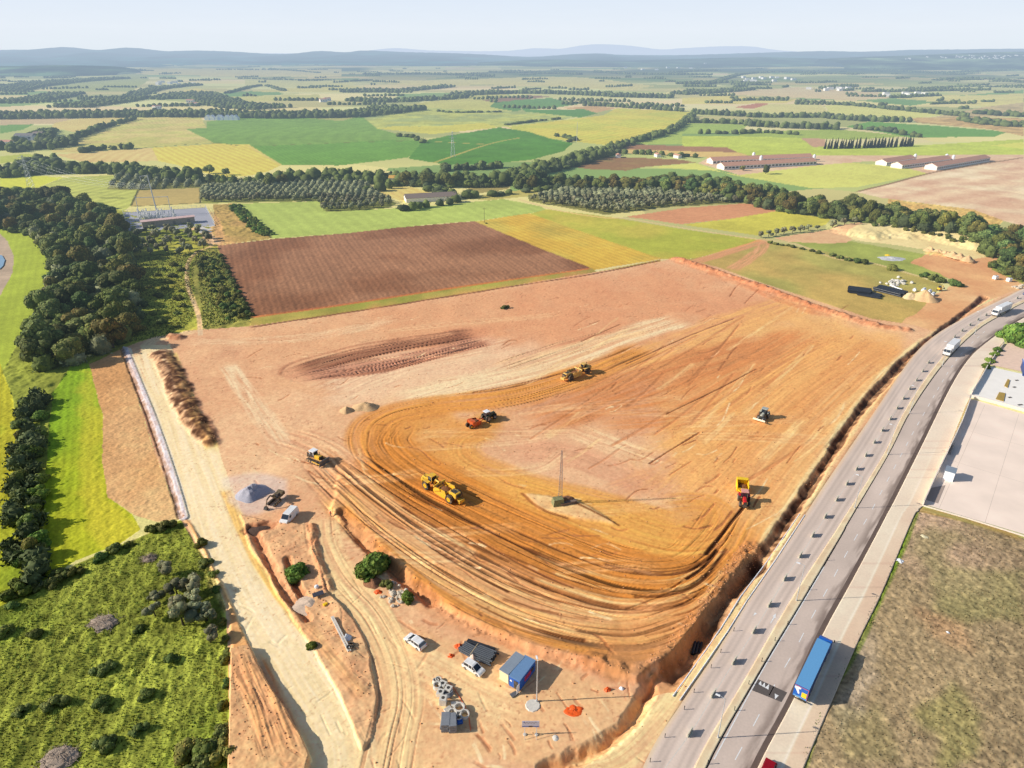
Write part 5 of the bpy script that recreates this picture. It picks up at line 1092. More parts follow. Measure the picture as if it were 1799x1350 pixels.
carat('parked_car', (744,1138), (715,1117), 'white hatchback parked alone beside the dirt track, front turned away', 'car', L=4.3)
carat('parked_car', (816,1163), (848,1183), 'white estate car parked against the stacks of dark pipes, nose toward the site office', 'car', L=4.5, Ht=1.7)
carat('moving_car', (1358,1332), (1335,1385), 'dark red car cut by the bottom edge of the photo on the pavement side', 'car', L=4.5, paint=M_('dark_red_paint', (150,16,30), rough=.25))
# ---- trucks
def truck(t, L, boxm, cabm, articulated=True, hb=2.7, fl=1.15, art=False, cabh=2.9):
    cl = 2.3; bl = L - cl - .7
    b = MB(); b.box((-L/2 + bl/2, 0, fl + hb/2), (bl, 2.5, hb), bev=.05); bx_ = b.build('cargo_box', boxm[0], t)
    if boxm[1] is not None: r = MB(); r.box((-L/2 + bl/2, 0, fl + hb + .02), (bl - .06, 2.44, .05)); r.build('roof_panel', boxm[1], bx_)
    c = MB(); c.prism([(L/2-cl,.6),(L/2-cl,cabh+.2),(L/2-cl*.5,cabh+.35),(L/2-.35,cabh),(L/2,1.7),(L/2,.6)], -1.22, 1.22, zs=1.8, ks=.04); cb = c.build('cab', cabm, t)
    g = MB(); g.quad((L/2-.28,-1.08,cabh-.12),(L/2-.28,1.08,cabh-.12),(L/2+.03,1.12,1.78),(L/2+.03,-1.12,1.78)); g.build('windscreen', glass, cb)
    for s in (-1, 1): g = MB(); g.box((L/2-.95, s*1.2, 2.1), (.9,.06,.7)); g.build('side_window', glass, cb); g = MB(); g.box((L/2-.1, s*1.42, 2.2), (.12,.22,.6)); g.build('wing_mirror', dark, cb)
    for s in (-1, 1): g = MB(); g.box((L/2+.02, s*.95, .95), (.1,.35,.22)); g.build('headlight', steelp, cb)
    f = MB(); f.box((-.1, 0, .95), (L-1.5, 1.0, .3)); f.box((L/2-.05,0,.55),(.3,2.4,.35)); f.box((-L/2+.05,0,.65),(.15,2.4,.18)); f.build('chassis', dark, t)
    xs = [L/2-1.2] + ([L/2-cl-1.6] if L > 9 else []) + ([-L/2+1.4, -L/2+2.7, -L/2+4.0] if articulated else [-L/2+2.0])
    for x in xs:
        for s in (-1, 1): wheel(t, x, s*1.05, .5, .35)
def tr(name, pb, pf, L, label, z, **k):
    m, rz, ln = pose(pb, pf, z); s = 1.0; t = empty(name, (m.x, m.y, 0.0), rz, 1.0); tag(t, label, 'truck'); truck(t, L, **k); return t
m, rz, ln = pose((1407,1229), (1407,1229)); a = Vector(world(1409.5,1207.5,3.95)); b = Vector(world(1448.5,1125,3.95)); d = b - a; hd = math.atan2(d.y, d.x); TL = 16.3
t = empty('parked_lorry', (a.x + math.cos(hd)*TL/2, a.y + math.sin(hd)*TL/2, .13), hd); tag(t, 'blue articulated lorry standing on the pavement, painted rear doors facing us', 'lorry')
truck(t, TL, (navy, lblue), bluec, hb=2.75, fl=1.15, cabh=2.5)
bk = MB(); bk.box((-TL/2-.03, 0, 2.5), (.05, 2.46, 2.7)); rear = bk.build('rear_doors', bluec, t)
for nm, mt, c_, d_ in (('yellow_panel', yel2, (-TL/2-.06,-.6,2.15), (.05,.85,1.15)), ('orange_trim', orng, (-TL/2-.06,0,3.72), (.05,2.4,.1)), ('orange_trim', orng, (-TL/2-.065,-1.16,2.5), (.05,.07,2.4))):
    q = MB(); q.box(c_, d_, bev=.02); q.build(nm, mt, rear)
q = MB(); q.bm.faces.new([q.bm.verts.new((-TL/2-.07, y, z)) for y, z in ((.05,3.5),(.5,3.62),(1.12,3.5),(1.16,3.1),(.85,2.75),(.6,2.3),(.35,1.9),(.2,2.1),(.3,2.6),(.5,3.0),(.2,3.15))]); q.build('white_motif', wht, rear)
q = MB(); q.bm.faces.new([q.bm.verts.new((-TL/2-.075, y, z)) for y, z in ((-1.1,1.2),(1.1,1.2),(1.1,1.6),(.6,1.45),(0,1.6),(-.5,1.35),(-1.1,1.5))]); q.build('light_blue_motif', lblue, rear)
tr('white_lorry', (1688,601), (1651,634), 12.0, 'white box lorry coming down the near carriageway beside the barrier panels', .5, boxm=(wpaint, None), cabm=wpaint, articulated=False, hb=2.8)
tr('white_lorry', (1778,540), (1738,558), 14.0, 'white articulated lorry farther up the bend of the road', .5, boxm=(wpaint, None), cabm=wpaint)
carat('moving_car', (1812,512), (1797,518), 'small dark blue car at the right edge on the far bend', 'car', L=4.3, paint=navy)
# ---- scraper
def scraper(t, pm, rm):
    b = MB(); b.box((5.3,0,2.0),(2.6,1.7,1.3),bev=.18,taper=(.9,.85)); b.box((6.7,0,1.5),(.5,1.5,1.0),bev=.1); hd_ = b.build('engine_hood', pm, t)
    g = MB(); g.box((6.97,0,1.6),(.06,1.2,.8)); g.build('grille', dark, hd_)
    for s in (-1,1): g = MB(); g.box((5.3,s*.88,2.0),(1.6,.05,.6)); g.build('side_vent', dark, hd_)
    f = MB()
    for s in (-1,1): f.box((4.2,s*1.35,2.45),(2.3,.9,.14),bev=.05); f.box((5.3,s*1.35,2.1),(.14,.9,.7),ry=.4)
    f.build('fenders', pm, t)
    c = MB(); c.box((3.55,0,3.0),(1.3,1.5,1.3),bev=.06); cb = c.build('cab', glass, t); c = MB(); c.box((3.5,0,3.72),(1.6,1.7,.16),bev=.06); c.build('cab_roof', pm, cb)
    c = MB(); [c.box((3.55+dx_,dy_,3.0),(.1,.1,1.35)) for dx_ in (-.68,.68) for dy_ in (-.76,.76)]; c.build('cab_posts', pm, cb)
    e = MB(); e.cyl((5.6,.5,2.6),(5.6,.5,3.6),.09,seg=8); e.cyl((4.9,-.4,2.6),(4.9,-.4,3.1),.16,seg=8); e.build('exhaust_stack', dark, t)
    for s in (-1,1): wheel(t, 4.3, s*1.35, 1.1, .8, rm)
    n = MB(); n.cyl((2.9,0,1.7),(2.1,0,2.9),.32,.26,seg=10); n.cyl((2.1,0,2.9),(1.0,0,2.75),.26,.26,seg=10); n.cyl((1.0,-1.75,2.5),(1.0,1.75,2.5),.24,seg=10); n.sphere((2.1,0,2.9),.34,2)
    for s in (-1,1): n.box((0.0,s*1.75,1.85),(2.6,.16,.5),ry=.45,bev=.04); n.box((-2.0,s*1.72,1.2),(2.4,.14,.45),ry=.12)
    n.build('gooseneck_yoke', pm, t)
    o = MB()
    for s in (-1,1): o.prism([(.9,.5),(1.5,1.2),(1.0,2.3),(-2.7,2.7),(-3.3,1.2),(-2.4,.45)], s*1.5, s*1.62)
    o.box((-1.0,0,.55),(3.4,3.0,.14)); o.box((-2.75,0,1.5),(.16,3.0,1.6),ry=-.15); o.box((1.0,0,.9),(.14,3.0,.8),ry=.35); bw = o.build('bowl', pm, t)
    ld = MB(); ld.sphere((-.9,0,1.35),1.45,3,noise=.07,sc=(1.15,1.0,.5)); ld.build('earth_load', earth, bw, smooth=True)
    for s in (-1,1): bar(t,'hydraulic_ram',[(.9,s*.9,2.6),(.2,s*1.1,1.3)],.09,greym)
    r = MB(); r.box((-4.5,0,2.1),(2.6,1.9,1.2),bev=.14,taper=(.92,.9)); r.box((-3.4,0,1.5),(.8,1.4,1.0)); en = r.build('rear_engine', pm, t)
    g = MB(); g.box((-4.4,0,2.72),(1.7,1.2,.06)); g.build('top_grille', dark, en); g = MB(); g.box((-5.85,0,2.1),(.08,1.4,.8)); g.build('grille', dark, en); g = MB(); g.cyl((-4.0,.5,2.6),(-4.0,.5,3.3),.1,seg=8); g.build('exhaust_stack', dark, en)
    for s in (-1,1): wheel(t, -4.1, s*1.4, 1.1, .8, rm)
    p = MB(); p.box((-6.2,0,1.05),(1.2,1.0,.5),bev=.06); p.box((-6.8,0,1.05),(.25,1.7,.8),bev=.05); p.build('push_block', pm, t)
    l = MB(); [l.cyl((3.9,s*1.0,1.2),(3.2,s*1.2,2.5),.03,seg=5) for s in (-1,1)]; l.build('handrails', greym, t)
t = put('motor_scraper', (812,884), (744,844), 13.6, 'bright yellow twin engine motor scraper crossing the rutted ochre loop', 'scraper', z=.8, smin=.8, smax=1.1); scraper(t, yell, yrim)
t = put('motor_scraper', (988,667), (1036,648), 13.6, 'dusty beige yellow motor scraper casting a long shadow on the pale ground upper centre', 'scraper', z=.8, smin=.8, smax=1.05); scraper(t, yell2, dark)
# ---- farm tractors with towed scrapers
def tractor(t, x0, pm, rearm=None):
    b = MB(); b.box((x0+1.5,0,1.45),(2.3,.85,.95),bev=.15,taper=(.92,.8)); hd_ = b.build('bonnet', pm, t); g = MB(); g.box((x0+2.68,0,1.4),(.06,.7,.7)); g.build('grille', dark, hd_)
    c = MB(); c.box((x0-.35,0,2.2),(1.4,1.5,1.4),bev=.1,taper=(.92,.9)); cb = c.build('cab', glass, t); c = MB(); c.box((x0-.35,0,2.95),(1.6,1.7,.18),bev=.08); c.build('cab_roof', rearm or pm, cb)
    f = MB(); [f.box((x0-.6,s*1.05,1.85),(1.5,.5,.12),bev=.05) for s in (-1,1)]; f.build('fenders', pm, t)
    for s in (-1,1): wheel(t, x0-.6, s*1.05, .92, .6); wheel(t, x0+1.9, s*.95, .68, .5)
    e = MB(); e.cyl((x0+.9,.5,1.6),(x0+.9,.5,3.0),.07,seg=8); e.build('exhaust_stack', dark, t); e = MB(); e.box((x0+.4,0,.85),(4.2,.6,.4)); e.box((x0+2.85,0,.8),(.5,1.0,.6),bev=.05); e.build('chassis', dark, t)
def towed(t, x0, pm, tall=1.0):
    o = MB()
    for s in (-1,1): o.prism([(x0+1.3,.5),(x0+1.6,1.5*tall),(x0-1.2,2.1*tall),(x0-1.7,1.9*tall),(x0-1.5,.5)], s*1.25, s*1.36)
    o.box((x0,0,.6),(2.9,2.5,.12)); o.box((x0-1.45,0,1.3*tall),(.14,2.5,1.5*tall),ry=-.12); o.box((x0+1.4,0,1.0),(.12,2.5,.9*tall),ry=.25); o.box((x0-.9,0,2.05*tall),(.9,2.5,.1)); bw = o.build('bowl', pm, t)
    l = MB(); l.sphere((x0+.1,0,1.2),1.1,3,noise=.08,sc=(1.1,1.05,.45)); l.build('earth_load', earth, bw, smooth=True)
    d_ = MB(); d_.cyl((x0+1.4,1.1,1.0),(x0+3.2,0,1.0),.1,seg=8); d_.cyl((x0+1.4,-1.1,1.0),(x0+3.2,0,1.0),.1,seg=8); d_.cyl((x0+1.6,0,1.6),(x0+3.0,0,1.2),.08,seg=8); d_.build('drawbar', pm, t)
    for s in (-1,1): wheel(t, x0-1.9, s*.8, .62, .45, yrim)
t = put('tractor_with_scraper', (824,749), (870,729), 9.6, 'dark tractor with pale cab towing an orange earth scraper round the inner bend', 'tractor', z=.6, smin=.8, smax=1.1); tractor(t, 2.0, dkgr, wht); towed(t, -2.9, orng)
t = put('tractor_with_scraper', (1302,848), (1309,893), 9.6, 'red tractor with dull pink roof towing a square yellow scraper near the roadside ditch', 'tractor', z=.8, smin=.8, smax=1.1); tractor(t, 2.0, redp, M_('faded_pink_roof', (226,160,146), rough=.6)); towed(t, -2.9, yel2, 1.35)
t = put('levelling_tractor', (1345,728), (1333,741), 5.0, 'small grey green loader tractor with a wide white levelling blade on the orange ground', 'tractor', z=.5, smin=.8, smax=1.1); tractor(t, -1.0, M_('grey_green_paint', (196,200,184), rough=.6, dirt=.3), M_('grey_roof', (170,176,170)))
q = MB(); q.box((2.6,0,.75),(.5,3.4,1.0),ry=.9,bev=.04); q.build('levelling_blade', M_('cream_steel', (246,232,200), rough=.6, dirt=.2), t); bar(t, 'blade_arms', [(1.0,.6,1.1),(2.4,.8,.8)], .08, wht); bar(t, 'blade_arms', [(1.0,-.6,1.1),(2.4,-.8,.8)], .08, wht)
# ---- bulldozer
def track(t, y, L, r, wd, m_=None):
    q = MB(); n = 12; prof = [(-L/2 + r*math.cos(a)*1.0, r + r*math.sin(a)) for a in np.linspace(math.pi/2, 3*math.pi/2, n)] + [(L/2 + r*math.cos(a), r + r*math.sin(a)) for a in np.linspace(-math.pi/2, math.pi/2, n)]
    q.prism(prof, y - wd/2, y + wd/2); 
    for i in range(int(L / .3)): q.box((-L/2 + i*.3 + .1, y, 2*r + .02), (.08, wd, .06))
    k = q.build('track', dark, t); h = MB(); s = 1 if y > 0 else -1
    for x in np.linspace(-L/2, L/2, 5): h.cyl((x, y + s*(wd/2), r), (x, y + s*(wd/2+.05), r), r*.55, seg=12)
    h.build('track_rollers', M_('dusty_steel', (196,160,116), rough=.8), k)
t = put('bulldozer', (536,799), (576,817), 6.2, 'yellow bulldozer with white cab and steel blade lowered, left of the ochre loop', 'bulldozer', z=.5, smin=.85, smax=1.15)
for s in (-1,1): track(t, s*1.15, 3.2, .48, .6)
q = MB(); q.box((.9,0,1.55),(1.9,1.3,1.0),bev=.12,taper=(.95,.85)); hd_ = q.build('engine_hood', yell, t); q = MB(); q.box((1.9,0,1.5),(.06,1.0,.8)); q.build('grille', dark, hd_)
q = MB(); q.box((-.7,0,2.1),(1.5,1.5,1.5),bev=.1,taper=(.9,.9)); cb = q.build('cab', glass, t); q = MB(); q.box((-.7,0,2.9),(1.7,1.7,.2),bev=.08); [q.box((-.7+dx_,dy_,2.1),(.12,.12,1.5)) for dx_ in (-.65,.65) for dy_ in (-.66,.66)]; q.build('cab_roof', wht, cb)
q = MB(); [q.box((3.0 + .12*abs(i)/3*0, i*.6, .8), (.12, .62, 1.25), ry=.12*(1)) for i in (-2.2,-1.2,-.2,.8,1.8)]; q.box((3.05,0,.25),(.14,3.6,.16)); q.box((2.95,0,1.42),(.2,3.5,.1)); q.build('blade', greym, t)
q = MB(); [q.cyl((0.2,s*1.5,.7),(2.9,s*1.4,.6),.11,seg=8) for s in (-1,1)]; [q.cyl((1.6,s*.75,1.8),(2.9,s*.9,.9),.07,seg=8) for s in (-1,1)]; q.build('push_arms', yell, t)
q = MB(); q.box((-2.2,0,1.1),(.5,.9,.8)); q.box((-2.8,0,1.2),(.9,.25,.25),ry=.4); q.box((-3.2,0,.8),(.16,.16,1.3),ry=.25); q.build('ripper', dark, t)
q = MB(); q.cyl((1.2,.3,2.0),(1.2,.3,2.9),.07,seg=8); q.build('exhaust_stack', dark, t)
# ---- dark excavator by the gravel heap
t = put('excavator', (497,866), (466,893), 10.0, 'dark mud covered excavator with its bucket resting beside the grey gravel heap', 'excavator', z=.8, smin=.8, smax=1.05)
mud = mat('muddy_olive_paint', (.115, .085, .045), rough=.85, noise=.35, dirt=.4)
for s in (-1,1): k = track(t, s*1.15, 3.3, .45, .55)
q = MB(); q.box((-2.4,0,1.75),(3.4,2.5,1.0),bev=.12); q.box((-3.6,0,1.9),(1.0,2.5,1.3),bev=.2); q.cyl((-2,0,.8),(-2,0,1.3),.8,seg=14); hs = q.build('upper_body', mud, t)
q = MB(); q.box((-1.2,.75,2.6),(1.5,1.0,1.5),bev=.08,taper=(.85,.95)); q.build('cab', glass, hs); q = MB(); q.box((-1.25,.75,3.36),(1.4,1.05,.1)); q.build('cab_roof', mud, hs)
q = MB(); q.cyl((-1.2,-.2,1.9),(1.3,-.2,3.6),.26,.22,seg=8); q.cyl((1.3,-.2,3.6),(3.0,-.2,3.1),.22,.18,seg=8); q.build('boom', mud, t)
q = MB(); q.cyl((2.7,-.2,3.4),(3.9,-.2,1.0),.18,.13,seg=8); q.build('dipper_arm', mud, t); q = MB(); q.prism([(3.6,1.1),(4.2,1.0),(4.6,.3),(4.1,-.05),(3.4,.2)], -.75, .35); q.build('bucket', dark, t)
q = MB(); q.cyl((-.6,-.2,1.6),(1.0,-.2,3.1),.09,seg=8); q.cyl((1.0,-.2,3.7),(2.6,-.2,3.5),.08,seg=8); q.build('hydraulic_ram', greym, t)
# ---- person in orange
def person(px, hd_, label):
    x, y = world(*px); t = empty('person', (x, y, height(x, y)), hd_); tag(t, label, 'person')
    J = {'pel': (0,0,.95), 'spine': (.02,0,1.18), 'chest': (.03,0,1.40), 'neck': (.02,0,1.54), 'head': (.03,0,1.66), 'top': (.03,0,1.76), 'hl': (0,.10,.9), 'kl': (.06,.12,.5), 'al': (.0,.13,.09), 'tl': (.17,.14,.05), 'hr': (0,-.10,.9), 'kr': (.1,-.12,.5), 'ar': (.08,-.13,.09), 'tr': (.25,-.14,.05),
         'sl': (.02,.19,1.44), 'el': (.02,.27,1.17), 'wl': (.2,.24,1.0), 'fl': (.30,.22,.97), 'sr': (.02,-.19,1.44), 'er': (.05,-.29,1.18), 'wr': (.27,-.2,1.1), 'fr': (.37,-.18,1.09)}
    E_ = [('pel','spine'),('spine','chest'),('chest','neck'),('neck','head'),('head','top'),('pel','hl'),('hl','kl'),('kl','al'),('al','tl'),('pel','hr'),('hr','kr'),('kr','ar'),('ar','tr'),('chest','sl'),('sl','el'),('el','wl'),('wl','fl'),('chest','sr'),('sr','er'),('er','wr'),('wr','fr')]
    R = {'pel':.15,'spine':.14,'chest':.16,'neck':.06,'head':.1,'top':.07,'hl':.1,'hr':.1,'kl':.07,'kr':.07,'al':.05,'ar':.05,'tl':.045,'tr':.045,'sl':.08,'sr':.08,'el':.055,'er':.055,'wl':.04,'wr':.04,'fl':.035,'fr':.035}
    ks = list(J); me = bpy.data.meshes.new('person_body'); me.from_pydata([J[k] for k in ks], [(ks.index(a), ks.index(b)) for a, b in E_], []); o = link('body', me, M_('work_clothes', (70,74,92), rough=.9), t)
    md = o.modifiers.new('skin', 'SKIN')
    for i, k in enumerate(ks): me.skin_vertices[0].data[i].radius = (R[k], R[k] * (.8 if k in ('chest','spine','pel') else 1))
    me.skin_vertices[0].data[0].use_root = True; sb_ = o.modifiers.new('sub', 'SUBSURF'); sb_.levels = 1; sb_.render_levels = 1
    v = MB(); v.box((.03,0,1.3),(.34,.46,.5),bev=.08,taper=(.95,1.0)); v.build('safety_vest', orangenet, t)
    h = MB(); h.sphere((.03,0,1.72),.13,2,sc=(1.1,1,.75)); h.build('helmet', wht, t)
    for s in (-1,1): f_ = MB(); [f_.cyl((.3 + .0*i, s*.2 + (i-1.5)*.022, 1.0 if s > 0 else 1.1), (.39, s*.2 + (i-1.5)*.024, .96 if s > 0 else 1.07), .011, .008, seg=5) for i in range(4)]; f_.build('hand', M_('skin_tone', (196,146,116), rough=.6), t)
    return t
person((581,908), .4, 'person in an orange vest and white helmet standing at the head of the dirt track')
x, y = world(586, 905); t = empty('survey_tripod', (x, y, height(x, y))); tag(t, 'thin survey tripod next to the person in the orange vest', 'tripod')
q = MB(); [q.cyl((math.cos(a)*.5, math.sin(a)*.5, 0), (0,0,1.4), .025, seg=5) for a in (0,2.1,4.2)]; q.build('legs', wood, t); q = MB(); q.box((0,0,1.55),(.2,.2,.3),bev=.03); q.build('instrument', yel2, t)
# ---- heaps (own meshes)
def heap(name, px, r, h, m_, label, cat='heap', seed=0, sx=1.0, rough=.25, rz=0.0, cone=1.3, group=None, n=26):
    x, y = world(*px); z = height(x, y); rg = np.random.default_rng(seed); V = [(0,0,h)]; ang = 36
    for i in range(1, n + 1):
        q_ = i / n
        for k in range(ang):
            a = 2*math.pi*k/ang; rr = r*q_*(1 + .18*(vnoise(math.cos(a)*1.7+seed, math.sin(a)*1.7, seed)-.5)*2); zz = h*(1-q_**cone)**1.1*(1 + rough*(fbm(math.cos(a)*q_*3+seed, math.sin(a)*q_*3, seed, 4)-.5)*2) + rough*.25*h*(rg.random()-.5)*(1-q_) - (.3 if i == n else 0)
            V.append((rr*math.cos(a)*sx, rr*math.sin(a), zz))
    Fq = [(0, 1+k, 1+(k+1)%ang, 1+(k+1)%ang) for k in range(ang)]; Fq = [f[:3] for f in Fq]
    for i in range(n-1):
        for k in range(ang): Fq.append((1+i*ang+k, 1+(i+1)*ang+k, 1+(i+1)*ang+(k+1)%ang, 1+i*ang+(k+1)%ang))
    me = bpy.data.meshes.new(name); me.from_pydata([tuple(map(float, v)) for v in V], [], Fq); me.polygons.foreach_set('use_smooth', [True]*len(Fq)); o = link(name, me, m_, loc=(x,y,z-.05), rz=rz); return tag(o, label, cat, group)
gravel = M_('grey_gravel', (176,174,184), rough=1, noise=.25, nscale=6, bump=.8); sandp = M_('pale_sand', (232,204,156), rough=1, noise=.15, nscale=3, bump=.4); soil = M_('brown_soil', (150,104,74), rough=1, noise=.3, nscale=4, bump=.9)
heap('gravel_heap', (442,868), 4.3, 2.6, gravel, 'pointed grey gravel heap beside the haul road', seed=2, rough=.35)
heap('sand_heap', (609,722), 2.6, 1.6, M_('ochre_sand', (212,176,130), rough=1, noise=.2, bump=.6), 'small pointed sand heap on the bare ground, the left one of the pair', seed=3); heap('sand_heap', (642,716), 3.2, 1.9, M_('ochre_sand', (212,176,130)), 'wider sand heap on the bare ground, the right one of the pair', seed=4, sx=1.4)
heap('gravel_heap', (544,1062), 3.0, 1.0, M_('beige_gravel', (206,182,160), rough=1, noise=.25, nscale=6, bump=.8), 'low beige gravel heap topped by a dark sheet beside the dirt track', seed=5, sx=1.3); heap('soil_heap', (455,930), 2.3, .5, mat('dark_soil', (.09,.05,.035), rough=1, noise=.3, bump=.8), 'low dark brown soil patch below the van', seed=6, sx=1.3)
heap('soil_heap', (654,1024), 2.2, 1.0, soil, 'brown soil heap below the large green bush', seed=7); heap('sand_heap', (1600,523), 4.5, 2.5, sandp, 'pale cream sand heap at the end of the black pipes', seed=8); heap('sand_heap', (1624,526), 6.0, 4.2, M_('tan_sand', (222,184,134), rough=1, noise=.2, bump=.4), 'tall tan sand heap next to the pale cream heap', seed=9)
for i, (u, v) in enumerate(((1634,441),(1648,446),(1662,449),(1672,453),(1686,457),(1699,460))): heap('earth_heap', (u,v), 4.0, 2.2, M_('tan_sand', (222,184,134)), 'tipped earth heap in the row below the sandy mound', seed=20+i, group='tipped earth heaps in a row', rough=.5, n=12)

dw = M_('dead_wood', (168,150,132), rough=1, noise=.4, nscale=8)
def brush(px, r, h, label, seed):
    g = random.Random(seed); t = MB(); t.sphere((0,0,0), r*.85, 3, noise=.12, sc=(1.2,1,h/r*.8), seed=seed)
    for k in range(150):
        a = g.random()*6.283; q = r*g.random()**.6; zz = h*(1-(q/r)**2)*g.uniform(.5,1.05); b_ = g.random()*6.283; l_ = g.uniform(.5,1.5); dz_ = g.uniform(-.35,.35)
        t.cyl((q*math.cos(a)*1.2, q*math.sin(a), zz), (q*math.cos(a)*1.2+l_*math.cos(b_), q*math.sin(a)+l_*math.sin(b_), max(.05,zz+dz_)), .05, .02, seg=4, caps=False)
    tag(t.build('brush_heap', dw, loc=gp(*px)), label, 'brush heap')
brush((180,1095), 2.9, 1.1, 'grey heap of dead branches in the middle of the foreground meadow', 11); brush((103,1335), 2.8, 1.0, 'grey heap of dead branches at the bottom edge of the foreground meadow', 12); brush((262,982), 1.4, .6, 'small dull heap of dead branches near the top of the foreground meadow', 13)
# rubble stones
def rock(px, r, m_, name, label, group=None, seed=0, dz=.3, sc=(1,1,.7)):
    mb = MB(); mb.sphere((0,0,0), r, 2, noise=.16, sc=sc, seed=seed); x, y = world(*px); return tag(mb.build(name, m_, loc=(x,y,height(x,y)+r*dz), rz=seed*1.3), label, name.replace('_',' ').split()[-1], group)
rk = M_('pale_rubble', (206,192,170), rough=.95, noise=.2)
rrk = random.Random(4)
for i in range(70):
    u = rrk.gauss(697, 11); v = 1045 + (u-697)*.35 + rrk.gauss(0, 9); rock((u,v), rrk.uniform(.2,.55), rk, 'rubble_stone', 'pale stone in the rubble heap between the bushes and the platform edge', 'stones of the rubble heap', i)
for i in range(26): rock((1575+rrk.gauss(0,11), 497+rrk.gauss(0,3)), rrk.uniform(.7,1.2), conc, 'concrete_block', 'pale concrete block in the loose pile behind the black pipes', 'loose concrete blocks behind the black pipes', i, sc=(1.2,.8,.7))
# ---- site office cabins
def cabin(corner_f, corner_b, side_px, wallm, roofm, label, hgt=2.6, wd=2.5):
    a = Vector(world(*corner_f, hgt)); b = Vector(world(*corner_b, hgt)); d = b - a; L = d.length; hd_ = math.atan2(d.y, d.x); s = Vector(world(*side_px, hgt)) - a; n = Vector((-math.sin(hd_), math.cos(hd_))); sg = 1 if s.dot(n) > 0 else -1; wd = abs(s.dot(n))
    c = a + d/2 + n*sg*wd/2; t = empty('site_cabin', (c.x, c.y, height(c.x, c.y)), hd_); tag(t, label, 'cabin')
    q = MB(); q.box((0,0,hgt/2+.08),(L,wd-.06,hgt-.1),bev=.03); wl = q.build('walls', wallm, t)
    r = MB(); r.box((0,0,hgt+.05),(L+.15,wd+.02,.1),bev=.02); [r.box((x_,0,hgt+.115),(.05,wd-.1,.03)) for x_ in np.linspace(-L/2+.5,L/2-.5,int(L/.6))]; r.build('roof', roofm, t); return t, L, wd, sg
t, L, wd, sg = cabin((877,1177), (906,1146), (893,1187), creamp, roofg, 'cream site cabin with grey sheet roof, the left one of the pair')
t, L, wd, sg = cabin((894,1188), (922,1152), (912,1200), bluec, M_('blue_grey_roof', (112,146,184), rough=.45, noise=.05), 'blue site cabin with open end door, the right one of the pair')
q = MB(); q.box((-L/2-.02,-.35,1.15),(.06,.9,2.0)); q.build('doorway', dark, t); q = MB(); q.box((-L/2-.45,-wd/2+.1,1.1),(.9,.05,2.0)); q.build('open_door', wht, t)
q = MB(); q.box((0,-wd/2-.01,1.45),(2.2,.06,1.1)); q.build('poster_panel', M_('magenta_panel', (186,50,92), rough=.5), t); q = MB(); q.box((L*.3,-wd/2-.01,1.5),(.9,.05,.8)); q.build('window', glass, t); q = MB(); q.cyl((-L/2-.05,.7,1.7),(-L/2-.02,.7,1.7),.22,seg=14); q.build('round_emblem', wht, t)
x, y = world(903, 1221); t = tag(MB().box((0,0,.12),(1.3,.9,.24),bev=.03).build('entrance_step', greym, loc=(x,y,height(x,y)), rz=.6), 'grey metal step in front of the blue cabin door', 'step')
# street lamps
def lamp(px, hgt, label, base=True, arm=(.9,0), z0=None, group=None, rr=.09):
    x, y = world(*px); z = height(x,y) if z0 is None else z0; t = empty('street_lamp', (x,y,z)); tag(t, label, 'street lamp', group)
    q = MB(); q.cyl((0,0,0),(0,0,hgt),rr,rr*.6,seg=10); q.cyl((0,0,0),(0,0,.5),rr*1.6,seg=10); q.build('pole', steelp, t); q = MB(); q.cyl((0,0,hgt-.05),(arm[0],arm[1],hgt+.15),.05,seg=6); q.build('arm', steelp, t); q = MB(); q.box((arm[0]*1.2,arm[1]*1.2,hgt+.15),(.75,.32,.14),bev=.04,rz=math.atan2(arm[1],arm[0])); q.build('lamp_head', wht, t); return t
lamp((943,1233), 10.2, 'tall galvanised lamp post beside the blue site cabin', arm=(-.1,.5), rr=.13); x, y = world(936,1240); tag(MB().cyl((0,0,-.1),(0,0,.16),1.45,1.25,seg=11).build('concrete_footing', conc, loc=(x,y,height(x,y))), 'round pale concrete footing under the tall lamp post', 'footing')
for i, (u, v) in enumerate(((1261,1297),(1399,1056),(1501,893),(1559,799),(1598,727),(1655,644),(1712,588))): lamp((u,v), 9.5, ('slim street lamp on the median strip, %s' % ('nearest one at the bottom of the photo','second from the bottom of the photo','third from the bottom of the photo','fourth from the bottom, level with the yellow scraper','fifth from the bottom of the photo','sixth, just below the first white lorry','farthest one near the bend')[i]), arm=(-.9,.5), z0=.1)
# sign board
x0, y0 = world(920,1291); x1, y1 = world(944,1291); t = empty('site_sign', ((x0+x1)/2,(y0+y1)/2,height(x0,y0)), math.atan2(y1-y0,x1-x0)); tag(t, 'white site sign board with a blue stripe on two legs, seen from above', 'sign')
W_ = 2.95; q = MB(); [(q.cyl((s*W_*.34,0,0),(s*W_*.34,0,3.1),.06,seg=6), q.cyl((s*W_*.34,-1.0,0),(s*W_*.34,0,2.1),.04,seg=6)) for s in (-1,1)]; q.build('legs', steelp, t); q = MB(); [q.cyl((s*W_*.34,0,-.1),(s*W_*.34,0,.15),.3,seg=9) for s in (-1,1)]; q.build('leg_footings', conc, t)
q = MB(); q.box((0,-.06,2.75),(W_,.05,1.5)); bd = q.build('board', M_('sign_white', (212,218,238), rough=.6, noise=.05), t); q = MB(); q.box((0,-.09,2.2),(W_-.1,.02,.2)); q.build('blue_stripe', M_('sign_blue', (70,104,176), rough=.6), bd); q = MB(); q.cyl((-1.1,-.08,3.25),(-1.1,-.1,3.25),.14,seg=14); q.build('round_logo', M_('sign_blue', (70,104,176)), bd); q = MB(); q.box((0,-.1,2.22),(.62,.03,.26)); q.build('dark_label', dark, bd)
